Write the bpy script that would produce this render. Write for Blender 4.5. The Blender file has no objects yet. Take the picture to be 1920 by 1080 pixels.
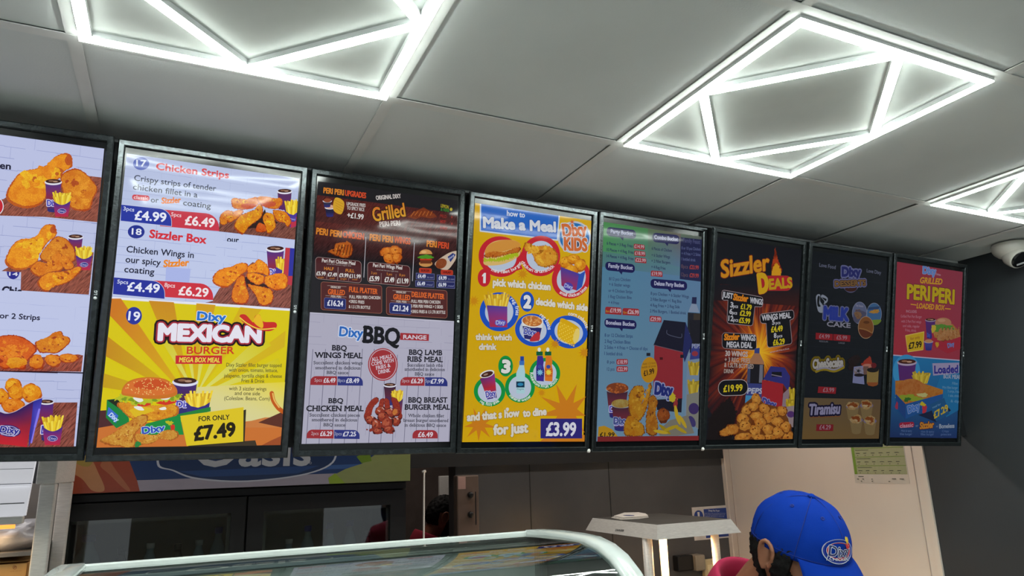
import bpy, bmesh, math, random
from mathutils import Vector, Matrix, noise as mnoise
from mathutils.geometry import tessellate_polygon

S = bpy.context.scene
COL = S.collection
PI = math.pi

# ------------------------------------------------------------------ camera
FPX = 1313.836
YAW, PITCH, ROLL = 0.445868, 0.244074, -0.029763
_f = Vector((math.sin(YAW) * math.cos(PITCH), math.cos(YAW) * math.cos(PITCH), math.sin(PITCH)))
_r = Vector((math.cos(YAW), -math.sin(YAW), 0.0))
_u = _r.cross(_f)
CR = _r * math.cos(ROLL) + _u * math.sin(ROLL)
CU = -_r * math.sin(ROLL) + _u * math.cos(ROLL)
CF = _f
cam_data = bpy.data.cameras.new('camera')
cam_data.sensor_width = 36.0
cam_data.lens = FPX / 1920.0 * 36.0
cam_data.clip_start = 0.02
cam = bpy.data.objects.new('camera', cam_data)
COL.objects.link(cam)
cam.matrix_world = Matrix(((CR.x, CU.x, -CF.x, 0), (CR.y, CU.y, -CF.y, 0), (CR.z, CU.z, -CF.z, 0), (0, 0, 0, 1)))
S.camera = cam

# ------------------------------------------------------------------ view, world, large lights
S.view_settings.view_transform = 'Standard'
S.view_settings.look = 'None'
S.view_settings.gamma = 1.0
S.view_settings.use_curve_mapping = False
S.view_settings.exposure = 0.0
W = bpy.data.worlds.new('world')
S.world = W
W.use_nodes = True
W.node_tree.nodes['Background'].inputs[0].default_value = (0.6, 0.63, 0.66, 1)
W.node_tree.nodes['Background'].inputs[1].default_value = 0.02


def area_light(name, loc, target, size, size_y, power, color):
    l = bpy.data.lights.new(name, 'AREA')
    l.shape = 'RECTANGLE'
    l.size, l.size_y, l.energy, l.color = size, size_y, power, color
    o = bpy.data.objects.new(name, l)
    COL.objects.link(o)
    o.location = loc
    d = Vector(target) - Vector(loc)
    o.rotation_euler = d.to_track_quat('-Z', 'Y').to_euler()
    return o


LAMP = 41.0          # radiance of the ceiling lamps' white bars
# added fill light from the customer side, brightens the ceiling
area_light('customer_side_fill', (0.2, -3.1, -0.3), (0.2, 2.0, 0.2), 4.5, 1.8, 14.0, (0.9, 0.95, 1.0))
# two unseen lights assumed on the kitchen ceiling behind the screens
area_light('unseen_kitchen_light', (0.9, 2.55, 0.74), (0.9, 2.55, -1), 1.2, 0.12, 6.0, (1.0, 0.93, 0.84))
area_light('unseen_kitchen_light', (2.2, 2.55, 0.74), (2.2, 2.55, -1), 1.0, 0.12, 8.5, (1.0, 0.88, 0.79))

area_light('unseen_kitchen_light', (-0.7, 2.5, 0.74), (-0.7, 2.5, -1), 1.0, 0.12, 6.0, (1.0, 0.95, 0.9))  # unseen light added to brighten the left cabinet and fridge
area_light('back_room_light', (1.4, 4.4, 0.74), (1.4, 4.4, -1), 0.6, 0.3, 4.0, (1.0, 0.9, 0.82))

FLOOR_Z = -1.62
CZ = 0.78767        # ceiling (underside of the grid), eye level is 0
GX, GY, GS = -0.22782, 1.37804, 0.6
RWX = 3.04          # right wall
BWY = 3.45          # kitchen back wall

# ------------------------------------------------------------------ helpers
def ray(u, v):
    return CF + CR * ((u - 960.0) / FPX) - CU * ((v - 540.0) / FPX)


def onx(u, v, X):
    d = ray(u, v)
    return d * (X / d.x)


def ony(u, v, Y):
    d = ray(u, v)
    return d * (Y / d.y)


def onz(u, v, Z):
    d = ray(u, v)
    return d * (Z / d.z)


def lin(c):
    if isinstance(c, str):
        c = c.lstrip('#')
        c = [int(c[i:i + 2], 16) / 255.0 for i in (0, 2, 4)]
    return tuple(x / 12.92 if x <= 0.04045 else ((x + 0.055) / 1.055) ** 2.4 for x in c)


def mat(name, color, rough=0.5, metal=0.0, emit=None, strength=0.0, var=0.12, scale=14.0, bump=0.0, bscale=120.0,
        spec=0.5, stretch=None, coat=0.0):
    m = bpy.data.materials.new(name)
    m.use_nodes = True
    nt = m.node_tree
    b = nt.nodes['Principled BSDF']
    c = lin(color)
    tc = nt.nodes.new('ShaderNodeTexCoord')
    src = tc.outputs['Object']
    if stretch:
        mp = nt.nodes.new('ShaderNodeMapping')
        mp.inputs['Scale'].default_value = stretch
        nt.links.new(src, mp.inputs[0])
        src = mp.outputs[0]
    nz = nt.nodes.new('ShaderNodeTexNoise')
    nz.inputs['Scale'].default_value = scale
    nz.inputs['Detail'].default_value = 4.0
    nt.links.new(src, nz.inputs['Vector'])
    rp = nt.nodes.new('ShaderNodeValToRGB')
    rp.color_ramp.elements[0].position = 0.3
    rp.color_ramp.elements[1].position = 0.7
    rp.color_ramp.elements[0].color = tuple(x * (1 - var) for x in c) + (1,)
    rp.color_ramp.elements[1].color = tuple(min(1, x * (1 + var)) for x in c) + (1,)
    nt.links.new(nz.outputs['Fac'], rp.inputs[0])
    nt.links.new(rp.outputs[0], b.inputs['Base Color'])
    b.inputs['Roughness'].default_value = rough
    b.inputs['Metallic'].default_value = metal
    b.inputs['Specular IOR Level'].default_value = spec
    b.inputs['Coat Weight'].default_value = coat
    if emit is not None:
        b.inputs['Emission Color'].default_value = lin(emit) + (1,)
        b.inputs['Emission Strength'].default_value = strength
    if bump:
        n2 = nt.nodes.new('ShaderNodeTexNoise')
        n2.inputs['Scale'].default_value = bscale
        n2.inputs['Detail'].default_value = 3.0
        nt.links.new(src, n2.inputs['Vector'])
        bp = nt.nodes.new('ShaderNodeBump')
        bp.inputs['Strength'].default_value = bump
        bp.inputs['Distance'].default_value = 0.002
        nt.links.new(n2.outputs['Fac'], bp.inputs['Height'])
        nt.links.new(bp.outputs[0], b.inputs['Normal'])
    return m


def glass_mat(name, tint=(0.9, 0.95, 0.93), rough=0.02, mix=0.12):
    """thin pane: mostly see-through with a real mirror part"""
    m = bpy.data.materials.new(name)
    m.use_nodes = True
    nt = m.node_tree
    nt.nodes.remove(nt.nodes['Principled BSDF'])
    out = nt.nodes['Material Output']
    tr = nt.nodes.new('ShaderNodeBsdfTransparent')
    tr.inputs[0].default_value = tint + (1,)
    gl = nt.nodes.new('ShaderNodeBsdfGlossy')
    gl.inputs['Roughness'].default_value = rough
    fr = nt.nodes.new('ShaderNodeFresnel')
    fr.inputs[0].default_value = 1.5
    ad = nt.nodes.new('ShaderNodeMath')
    ad.operation = 'ADD'
    ad.inputs[1].default_value = mix
    ad.use_clamp = True
    nt.links.new(fr.outputs[0], ad.inputs[0])
    mx = nt.nodes.new('ShaderNodeMixShader')
    nt.links.new(ad.outputs[0], mx.inputs[0])
    nt.links.new(tr.outputs[0], mx.inputs[1])
    nt.links.new(gl.outputs[0], mx.inputs[2])
    nt.links.new(mx.outputs[0], out.inputs[0])
    return m


class MB:
    """collects shapes, builds ONE mesh object"""

    def __init__(self):
        self.v, self.f, self.m, self.s = [], [], [], []

    def add(self, vs, fs, mi=0, smooth=False, M=None):
        o = len(self.v)
        for p in vs:
            p = Vector(p)
            self.v.append(M @ p if M is not None else p)
        for f in fs:
            self.f.append([o + i for i in f])
            self.m.append(mi)
            self.s.append(smooth)
        return self

    def box(self, a, b, mi=0, M=None, bev=0.0):
        x0, y0, z0 = [min(p, q) for p, q in zip(a, b)]
        x1, y1, z1 = [max(p, q) for p, q in zip(a, b)]
        if bev <= 0:
            vs = [(x0, y0, z0), (x1, y0, z0), (x1, y1, z0), (x0, y1, z0), (x0, y0, z1), (x1, y0, z1), (x1, y1, z1), (x0, y1, z1)]
            fs = [(0, 3, 2, 1), (4, 5, 6, 7), (0, 1, 5, 4), (1, 2, 6, 5), (2, 3, 7, 6), (3, 0, 4, 7)]
            return self.add(vs, fs, mi, False, M)
        bm = bmesh.new()
        bmesh.ops.create_cube(bm, size=1.0)
        for v in bm.verts:
            v.co = Vector(((x0 + x1) / 2 + v.co.x * (x1 - x0), (y0 + y1) / 2 + v.co.y * (y1 - y0), (z0 + z1) / 2 + v.co.z * (z1 - z0)))
        bev = min(bev, 0.45 * min(x1 - x0, y1 - y0, z1 - z0))
        bmesh.ops.bevel(bm, geom=list(bm.edges), offset=bev, segments=2, profile=0.5, affect='EDGES')
        bm.verts.index_update()
        self.add([v.co.copy() for v in bm.verts], [[v.index for v in f.verts] for f in bm.faces], mi, False, M)
        bm.free()
        return self

    def cyl(self, p0, p1, r0, r1=None, n=20, mi=0, M=None, caps=True):
        r1 = r0 if r1 is None else r1
        return self.tube([p0, p1], [r0, r1], n, mi, M, caps)

    def tube(self, path, rad, n=12, mi=0, M=None, caps=True):
        path = [Vector(p) for p in path]
        if not isinstance(rad, (list, tuple)):
            rad = [rad] * len(path)
        t0 = (path[1] - path[0]).normalized()
        up = Vector((0, 0, 1)) if abs(t0.z) < 0.9 else Vector((1, 0, 0))
        a = t0.cross(up).normalized()
        vs, fs = [], []
        for i, p in enumerate(path):
            if i == 0:
                t = t0
            elif i == len(path) - 1:
                t = (path[i] - path[i - 1]).normalized()
            else:
                t = ((path[i] - path[i - 1]).normalized() + (path[i + 1] - path[i]).normalized()).normalized()
            a = (a - t * a.dot(t)).normalized()
            b = t.cross(a)
            for k in range(n):
                w = 2 * PI * k / n
                vs.append(p + (a * math.cos(w) + b * math.sin(w)) * rad[i])
        for i in range(len(path) - 1):
            for k in range(n):
                q = (k + 1) % n
                fs.append((i * n + k, i * n + q, (i + 1) * n + q, (i + 1) * n + k))
        self.add(vs, fs, mi, True, M)
        if caps:
            o = len(self.v) - len(vs)
            self.f.append([o + k for k in range(n)][::-1])
            self.m.append(mi); self.s.append(False)
            o2 = o + (len(path) - 1) * n
            self.f.append([o2 + k for k in range(n)])
            self.m.append(mi); self.s.append(False)
        return self

    def lathe(self, prof, n=32, mi=0, M=None, cap0=True, cap1=True, smooth=True):
        """prof: (radius, height) pairs, turned about local Z"""
        vs, fs = [], []
        for r, z in prof:
            for k in range(n):
                w = 2 * PI * k / n
                vs.append((r * math.cos(w), r * math.sin(w), z))
        for i in range(len(prof) - 1):
            for k in range(n):
                q = (k + 1) % n
                fs.append((i * n + k, i * n + q, (i + 1) * n + q, (i + 1) * n + k))
        if cap0:
            fs.append(tuple(range(n))[::-1])
        if cap1:
            fs.append(tuple((len(prof) - 1) * n + k for k in range(n)))
        return self.add(vs, fs, mi, smooth, M)

    def prism(self, poly, d, mi=0, M=None, smooth=False):
        """closed outline of 3D points swept along d, both ends capped"""
        n = len(poly)
        d = Vector(d)
        vs = [Vector(p) for p in poly] + [Vector(p) + d for p in poly]
        fs = [(k, (k + 1) % n, n + (k + 1) % n, n + k) for k in range(n)]
        tri = tessellate_polygon([[Vector(p) for p in poly]])
        for t in tri:
            fs.append(tuple(t)[::-1])
            fs.append(tuple(n + i for i in t))
        return self.add(vs, fs, mi, smooth, M)

    def sheet(self, rows, mi=0, smooth=True, M=None, closed=False):
        n = len(rows[0])
        vs = [p for r in rows for p in r]
        fs = []
        for i in range(len(rows) - 1):
            for k in range(n if closed else n - 1):
                q = (k + 1) % n
                fs.append((i * n + k, i * n + q, (i + 1) * n + q, (i + 1) * n + k))
        return self.add(vs, fs, mi, smooth, M)

    def build(self, name, mats, parent=None, recalc=True):
        me = bpy.data.meshes.new(name)
        me.from_pydata([tuple(v) for v in self.v], [], self.f)
        if not isinstance(mats, (list, tuple)):
            mats = [mats]
        for m in mats:
            me.materials.append(m)
        for p, mi, s in zip(me.polygons, self.m, self.s):
            p.material_index = mi
            p.use_smooth = s
        if recalc:
            bm = bmesh.new()
            bm.from_mesh(me)
            bmesh.ops.recalc_face_normals(bm, faces=bm.faces)
            bm.to_mesh(me)
            bm.free()
        me.update()
        o = bpy.data.objects.new(name, me)
        COL.objects.link(o)
        if parent is not None:
            o.parent = parent
        return o


def thing(name, label, cat, loc=(0, 0, 0), group=None, rot=None, M=None):
    o = bpy.data.objects.new(name, None)
    o.empty_display_size = 0.05
    COL.objects.link(o)
    if M is not None:
        o.matrix_world = M
    else:
        o.location = loc
        if rot:
            o.rotation_euler = rot
    o['label'] = label
    o['category'] = cat
    if group:
        o['group'] = group
    return o


def tag(o, label, cat, group=None):
    o['label'] = label
    o['category'] = cat
    if group:
        o['group'] = group
    return o


def struct(o):
    o['kind'] = 'structure'
    return o


_txt = bpy.data.curves.new('lettering', 'FONT')
_txt.resolution_u = 3
_txo = bpy.data.objects.new('lettering', _txt)
_cache = {}


def text_geo(s, bold=0.0, outline=False, shear=0.0):
    """(vertices, faces, edges) of a line of lettering, size 1; cap height is 0.682"""
    k = (s, round(bold, 4), outline, shear)
    if k in _cache:
        return _cache[k]
    _txt.body = s
    _txt.offset = bold
    _txt.shear = shear
    _txt.fill_mode = 'NONE' if outline else 'FRONT'
    me = _txo.to_mesh()
    r = ([v.co.copy() for v in me.vertices], [tuple(p.vertices) for p in me.polygons], [tuple(e.vertices) for e in me.edges])
    _txo.to_mesh_clear()
    _cache[k] = r
    return r

# ------------------------------------------------------------------ the room
M_tile = mat('ceiling_tile_paint', '#ccd0cf', 0.85, var=0.05, scale=3, bump=0.12, bscale=260)
M_grid = mat('ceiling_grid_paint', '#d0d1ce', 0.6, var=0.04)
M_darkwall = mat('dark_wall_panel', '#2c3034', 0.6, var=0.06, scale=4, bump=0.06)
M_kwall = mat('dark_grey_panel', '#4e4f52', 0.33, var=0.10, scale=5, bump=0.04, bscale=30, metal=0.2)
M_black = mat('black_board', '#15171a', 0.55, var=0.10)
M_white = mat('white_cladding', '#d8ccc0', 0.4, var=0.03, scale=2)
M_floor = mat('floor_tile', '#c6c7c4', 0.5, var=0.15, scale=2)
M_plain = mat('plain_wall', '#dddcda', 0.8, var=0.05)
X0, Y0 = -3.0, -3.2

m = MB()
m.box((X0 - .1, Y0 - .1, FLOOR_Z - 0.1), (RWX + .1, 5.4, FLOOR_Z))
struct(m.build('floor', M_floor))

# ceiling: slab, recessed tiles, T grid
m = MB()
m.box((X0 - .1, Y0 - .1, CZ + 0.03), (RWX + .1, 5.4, CZ + 0.12), 0)
LAMPS = [(0, 0), (2, 0), (4, 0), (0, 2), (2, 2), (4, 2), (0, 4), (2, 4), (4, 4), (-2, 0), (-2, 2)]
k0, k1 = int((X0 - GX) / GS) - 1, int((RWX - GX) / GS) + 1
j0, j1 = -1, int((GY - Y0) / GS) + 1
CEIL_END = 1.83
rnd = random.Random(4)
for k in range(k0, k1 + 1):
    for j in range(j0, j1 + 1):
        xa, xb = max(GX + GS * k, X0), min(GX + GS * (k + 1), RWX)
        ya, yb = max(GY - GS * (j + 1), Y0), min(GY - GS * j, CEIL_END)
        if xb - xa < 0.02 or yb - ya < 0.02 or (k, j) in LAMPS:
            continue
        dz = rnd.uniform(0.003, 0.0075)
        g = 0.0105
        m.box((xa + g, ya + g, CZ + dz), (xb - g, yb - g, CZ + 0.02), 0)
for k in range(k0, k1 + 2):
    x = GX + GS * k
    if X0 < x < RWX - 0.01:
        m.box((x - .012, Y0, CZ), (x + .012, CEIL_END, CZ + .002), 1)
for j in range(j0, j1 + 2):
    y = GY - GS * j
    if Y0 < y < CEIL_END:
        m.box((X0, y - .012, CZ - .0004), (RWX, y + .012, CZ + .0016), 1)
m.box((X0, CEIL_END, CZ + .001), (RWX, BWY, CZ + .02), 0)
struct(m.build('ceiling', [M_tile, M_grid]))

m = MB(); m.box((X0 - .1, Y0, FLOOR_Z), (X0, BWY, CZ + .03)); struct(m.build('wall_left', M_plain))
m = MB(); m.box((X0, Y0 - .1, FLOOR_Z), (RWX, Y0, CZ + .03)); struct(m.build('wall_front', mat('shopfront_dark', '#3c3b3a', 0.7)))
# back wall with the opening to a dim back room
BRY = 5.3
m = MB()
m.box((1.30, BWY, FLOOR_Z), (RWX, BWY + .1, CZ + .03), 0)
m.box((X0, BWY, FLOOR_Z), (.80, BWY + .1, CZ + .03), 0)
m.box((.80, BWY, .45), (1.30, BWY + .1, CZ + .03), 0)
# sheet joints of the grey wall cladding
for u, v in ((995, 950), (1144, 930)):
    p = ony(u, v, BWY)
    m.box((p.x - .0025, BWY - .0012, FLOOR_Z), (p.x + .0025, BWY + .001, CZ - .01), 1)
struct(m.build('wall_back', [M_kwall, M_black]))
M_room = mat('back_room_wall', '#5a4f4a', .7)
m = MB(); m.box((.3, BRY, FLOOR_Z), (2.6, BRY + .1, CZ + .03)); m.box((.3, BWY + .1, FLOOR_Z), (.4, BRY, CZ + .03)); m.box((2.5, BWY + .1, FLOOR_Z), (2.6, BRY, CZ + .03)); struct(m.build('wall_back_room', M_room))
m = MB(); m.box((RWX, Y0, FLOOR_Z), (RWX + .1, BWY, CZ + .03)); struct(m.build('wall_right', M_darkwall))
# white cladding on the kitchen end of the right wall, with its edge strips
WY0 = 2.137
m = MB()
m.box((RWX - .006, WY0, FLOOR_Z), (RWX, BWY, CZ - .005), 0)
struct(m.build('wall_right_kitchen', M_white))
m = MB()
m.box((RWX - .010, WY0 - .004, FLOOR_Z), (RWX, WY0 + .018, CZ - .005), 0)
m.box((RWX - .009, WY0 + .05, FLOOR_Z), (RWX - .006, WY0 + .053, CZ - .005), 1)
m.box((RWX - .011, BWY - .028, FLOOR_Z), (RWX, BWY, CZ - .005), 0)
m.box((RWX - .009, BWY - .075, FLOOR_Z), (RWX - .006, BWY - .072, CZ - .005), 1)
struct(m.build('trim_1', [M_white, mat('cladding_joint', '#b0a096', 0.5)]))
# black fascia that the screens hang from
m = MB()
m.box((X0, CEIL_END, 0.62), (RWX, CEIL_END + .10, CZ + .001))
m.box((X0, 1.93, 0.055), (RWX, 1.95, 0.62))
struct(m.build('trim_2', M_black))

# ------------------------------------------------------------------ square ceiling lamps
M_lampw = mat('lamp_white_plastic', '#cfd2d2', 0.45, var=0.02)
M_lampp = mat('lamp_back_plate', '#bfc3bf', 0.7, var=0.03)
M_diff = mat('lamp_diffuser', '#ffffff', 0.5, emit='#f4fff8', strength=LAMP, var=0.0)


def bar(mb, p, q, w, z0, z1, mi):
    p, q = Vector(p), Vector(q)
    d = (q - p).normalized()
    n = Vector((-d.y, d.x, 0)) * (w / 2)
    vs = [p - n, q - n, q + n, p + n]
    lo = [Vector((a.x, a.y, z0)) for a in vs]
    hi = [Vector((a.x, a.y, z1)) for a in vs]
    mb.add(lo + hi, [(0, 3, 2, 1), (4, 5, 6, 7), (0, 1, 5, 4), (1, 2, 6, 5), (2, 3, 7, 6), (3, 0, 4, 7)], mi)


def ceiling_lamp(k, j, label):
    cx, cy = GX + GS * (k + .5), GY - GS * (j + .5)
    t = thing('ceiling_lamp', label, 'ceiling light', (cx, cy, CZ), 'square ceiling lamps')
    m = MB(); m.box((-.297, -.297, .004), (.297, .297, .012)); m.build('back_plate', M_lampp, t)
    h, w = .2785, .0215
    segs = [((-h - w / 2, -h, 0), (h + w / 2, -h, 0)), ((-h - w / 2, h, 0), (h + w / 2, h, 0)),
            ((-h, -h + w / 2, 0), (-h, h - w / 2, 0)), ((h, -h + w / 2, 0), (h, h - w / 2, 0))]
    g = h - .004
    dia = [((-g, 0, 0), (0, g, 0)), ((0, g, 0), (g, 0, 0)), ((g, 0, 0), (0, -g, 0)), ((0, -g, 0), (-g, 0, 0))]
    m, d = MB(), MB()
    for i, (p, q) in enumerate(segs + dia):
        e = 0.0002 * (i >= 4)
        bar(m, p, q, w, -.0075 + e, .004, 0)
        bar(d, p, q, w - .002, -.0100 + e, -.0075 + e, 0)
    m.build('frame', M_lampw, t)
    d.build('diffuser', M_diff, t)


LAMPLAB = {(0, 0): 'square white diamond-barred ceiling lamp above the two left screens, cut by top edge',
           (2, 0): 'square white ceiling lamp with diamond bars shown whole in the middle of the ceiling',
           (4, 0): 'square white ceiling lamp at the right edge near the security camera'}
for k, j in LAMPS:
    ceiling_lamp(k, j, LAMPLAB.get((k, j), 'square white ceiling lamp over the customer side outside the frame'))

# ------------------------------------------------------------------ menu screens
SW, SH = 0.4222, 0.7230            # outer size of a screen
POSE = [[0.02767, 0.20727, -0.0077, -0.38775, 1.76002, 0.38606], [-0.01373, 0.14163, -0.00157, 0.04017, 1.75457, 0.38488],
        [-0.00575, 0.13274, 0.00041, 0.47378, 1.76264, 0.3869], [-0.01774, 0.15962, -0.00713, 0.90187, 1.76292, 0.38202],
        [-0.02163, 0.16259, -0.00326, 1.32775, 1.76381, 0.37858], [-0.01272, 0.21991, -0.00287, 1.75229, 1.75981, 0.37395],
        [0.01226, 0.22869, -0.0069, 2.17640, 1.75274, 0.36931], [0.01507, 0.20886, -0.01999, 2.61441, 1.74578, 0.36909]]
M_bezel = mat('screen_bezel_gloss_black', '#33383a', 0.2, var=0.3, scale=60, bump=0.06, bscale=200, metal=0.65)
M_bezel_lit = mat('screen_bezel_lit_flecked', '#44484a', 0.18, var=0.35, scale=90, bump=0.08, bscale=200, metal=0.85)  # flecked, lighter copy standing in for lamp reflections on some frames
M_case = mat('screen_case_black', '#0e0f11', 0.5)
M_rim = mat('panel_black_border', '#0b0d0f', 0.12, var=0.05)
M_logo = mat('printed_logo_grey', '#c9ccd0', 0.4)
M_steelb = mat('bracket_steel', '#4a4d50', 0.4, metal=0.8)


def pose_matrix(p):
    a, b, g = p[:3]
    ex = Vector((math.cos(a) * math.cos(g), -math.sin(a) * math.cos(g), math.sin(g)))
    n = Vector((math.sin(a), math.cos(a), 0))
    eu = Vector((0, 0, 1)) * math.cos(b) - n * math.sin(b)
    eu = (eu - ex * eu.dot(ex)).normalized()
    en = ex.cross(eu)
    M = Matrix.Identity(4)
    for i in range(3):
        M[i][0], M[i][1], M[i][2], M[i][3] = ex[i], eu[i], en[i], p[3 + i]
    return M


def frame_ring(mb, w, h, b, z0, z1, mi=0, bev=.0025):
    """picture-frame: outer w x h, border b, from z0 (back) to z1 (front) with a chamfered front"""
    def loop(hw, hh, z):
        return [Vector((-hw, -hh, z)), Vector((hw, -hh, z)), Vector((hw, hh, z)), Vector((-hw, hh, z))]
    W2, H2 = w / 2, h / 2
    L = [loop(W2, H2, z0), loop(W2, H2, z1 - bev), loop(W2 - bev, H2 - bev, z1), loop(W2 - b + bev, H2 - b + bev, z1),
         loop(W2 - b, H2 - b, z1 - bev), loop(W2 - b, H2 - b, z0)]
    L.append(L[0])
    mb.sheet(L, mi, False, closed=True)


DZ = -0.0075      # depth of the panel glass behind the bezel front
SCREENS = []
SLAB = ['menu screen cut by the left edge showing chicken pieces on wooden boards',
        'menu screen with chicken strips, sizzler box and yellow Mexican burger advert',
        'menu screen with dark grilled peri peri menu above white BBQ range menu',
        'bright yellow kids menu screen headed Make a Meal',
        'pale green and blue menu screen listing party, family and boneless buckets',
        'menu screen of sizzler deals with orange fire behind a wing pile',
        'dark dessert menu screen with milk cake and tiramisu',
        'rightmost menu screen, red grilled peri peri box above blue loaded box']
LOGO_Y = [0.0, -0.003, -0.003, 0.0, 0.0, 0.0, 0.0, 0.0]
for i, p in enumerate(POSE):
    Mx = pose_matrix(p)
    t = thing('menu_screen', SLAB[i], 'menu screen', M=Mx, group='menu screens hung in a row')
    m = MB(); frame_ring(m, SW, SH, .0150, -.012, 0.0); m.build('bezel', M_bezel_lit if i in (1, 3, 4) else M_bezel, t)
    m = MB(); m.box((-SW / 2 + .002, -SH / 2 + .002, -.045), (SW / 2 - .002, SH / 2 - .002, -.0121), bev=.004)
    m.build('case', M_case, t)
    m = MB(); m.box((-SW / 2 + .0152, -SH / 2 + .0152, -.0118), (SW / 2 - .0152, SH / 2 - .0152, DZ - .0008)); m.build('panel_border', M_rim, t)
    # maker's mark, turned to read upwards on the right bezel
    m = MB()
    vs, fs, _ = text_geo('LG', .018)
    s = .0085
    R90 = Matrix.Translation((SW / 2 - .0046, LOGO_Y[i] + .002, .0003)) @ Matrix.Rotation(PI / 2, 4, 'Z') @ Matrix.Scale(s, 4)
    m.add(vs, fs, 0, False, R90)
    m.lathe([(.0036, 0), (.0036, .0003)], 18, 0, Matrix.Translation((SW / 2 - .0076, LOGO_Y[i] - .0045, .0001)))
    m.build('maker_logo', M_logo, t, recalc=False)
    m = MB()
    m.box((-.09, .12, -.066), (.09, .15, -.0455)); m.box((-.09, -.15, -.066), (.09, -.12, -.0455))
    for sx in (-.07, .07):
        m.box((sx - .015, -.2, -.074), (sx + .015, .22, -.066))
    m.build('bracket', M_steelb, t)
    SCREENS.append((t, Mx, Mx.inverted()))

# ------------------------------------------------------------------ pictures shown on the screens
def display_material(name):
    """lit LCD picture: colour per corner; its alpha picks the printed texture (crumb, wood grain, fire)"""
    m = bpy.data.materials.new(name)
    m.use_nodes = True
    nt = m.node_tree
    N, L = nt.nodes.new, nt.links.new
    b = nt.nodes['Principled BSDF']
    b.inputs['Base Color'].default_value = (0.004, 0.004, 0.005, 1)
    b.inputs['Roughness'].default_value = 0.05
    b.inputs['Specular IOR Level'].default_value = 0.2
    at = N('ShaderNodeAttribute'); at.attribute_name = 'Col'
    tc = N('ShaderNodeTexCoord')

    def noise(scale, detail, st=None, rot=None):
        src = tc.outputs['Object']
        if st:
            mp = N('ShaderNodeMapping'); mp.vector_type = 'TEXTURE'; mp.inputs['Scale'].default_value = st
            if rot:
                mp.inputs['Rotation'].default_value = rot
            L(src, mp.inputs[0]); src = mp.outputs[0]
        n = N('ShaderNodeTexNoise'); n.inputs['Scale'].default_value = scale; n.inputs['Detail'].default_value = detail
        n.inputs['Roughness'].default_value = 0.6
        L(src, n.inputs['Vector'])
        return n.outputs['Fac']

    def ramp(fac, stops):
        r = N('ShaderNodeValToRGB')
        e = r.color_ramp.elements
        while len(e) < len(stops):
            e.new(0.5)
        for k, (p, c) in enumerate(stops):
            e[k].position = p; e[k].color = tuple(c) + (1,)
        L(fac, r.inputs[0])
        return r.outputs[0]

    def mul(c, d):
        x = N('ShaderNodeMix'); x.data_type = 'RGBA'; x.blend_type = 'MULTIPLY'
        x.inputs[0].default_value = 1.0
        L(c, x.inputs[6]); L(d, x.inputs[7])
        return x.outputs[2]

    def sel(lo, hi, a, d):
        g = N('ShaderNodeMath'); g.operation = 'GREATER_THAN'; g.inputs[1].default_value = lo; L(at.outputs['Alpha'], g.inputs[0])
        x = N('ShaderNodeMix'); x.data_type = 'RGBA'
        L(g.outputs[0], x.inputs[0]); L(a, x.inputs[6]); L(d, x.inputs[7])
        return x.outputs[2]
    base = at.outputs['Color']
    crumb = mul(mul(base, ramp(noise(420, 5), [(0.30, (0.80, 0.48, 0.22)), (0.45, (0.97, 0.84, 0.70)), (0.58, (1, 1, 1)), (0.75, (1.15, 1.42, 1.7))])),
                ramp(noise(60, 2), [(0.36, (0.90, 0.70, 0.50)), (0.56, (1, 1, 1)), (1, (1, 1, 1))]))
    wood = mul(base, ramp(noise(150, 4, (.31, 2.86, 1), (0, 0, -0.6)), [(0.30, (0.25, 0.18, 0.16)), (0.5, (0.9, 0.9, 0.9)), (0.72, (1.6, 1.7, 1.7))]))
    fire = mul(base, ramp(noise(9, 5, (1.6, .5, 1), (0, 0, .35)), [(0.33, (0.05, 0.02, 0.02)), (0.5, (0.75, 0.5, 0.5)), (0.7, (1.6, 1.5, 1.2))]))
    c = sel(0.05, 0, base, crumb)
    c = sel(0.45, 0, c, wood)
    c = sel(0.75, 0, c, fire)
    L(c, b.inputs['Emission Color'])
    b.inputs['Emission Strength'].default_value = 1.0
    return m


CRUMB, WOOD, FIRE = 0.25, 0.6, 0.9


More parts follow.
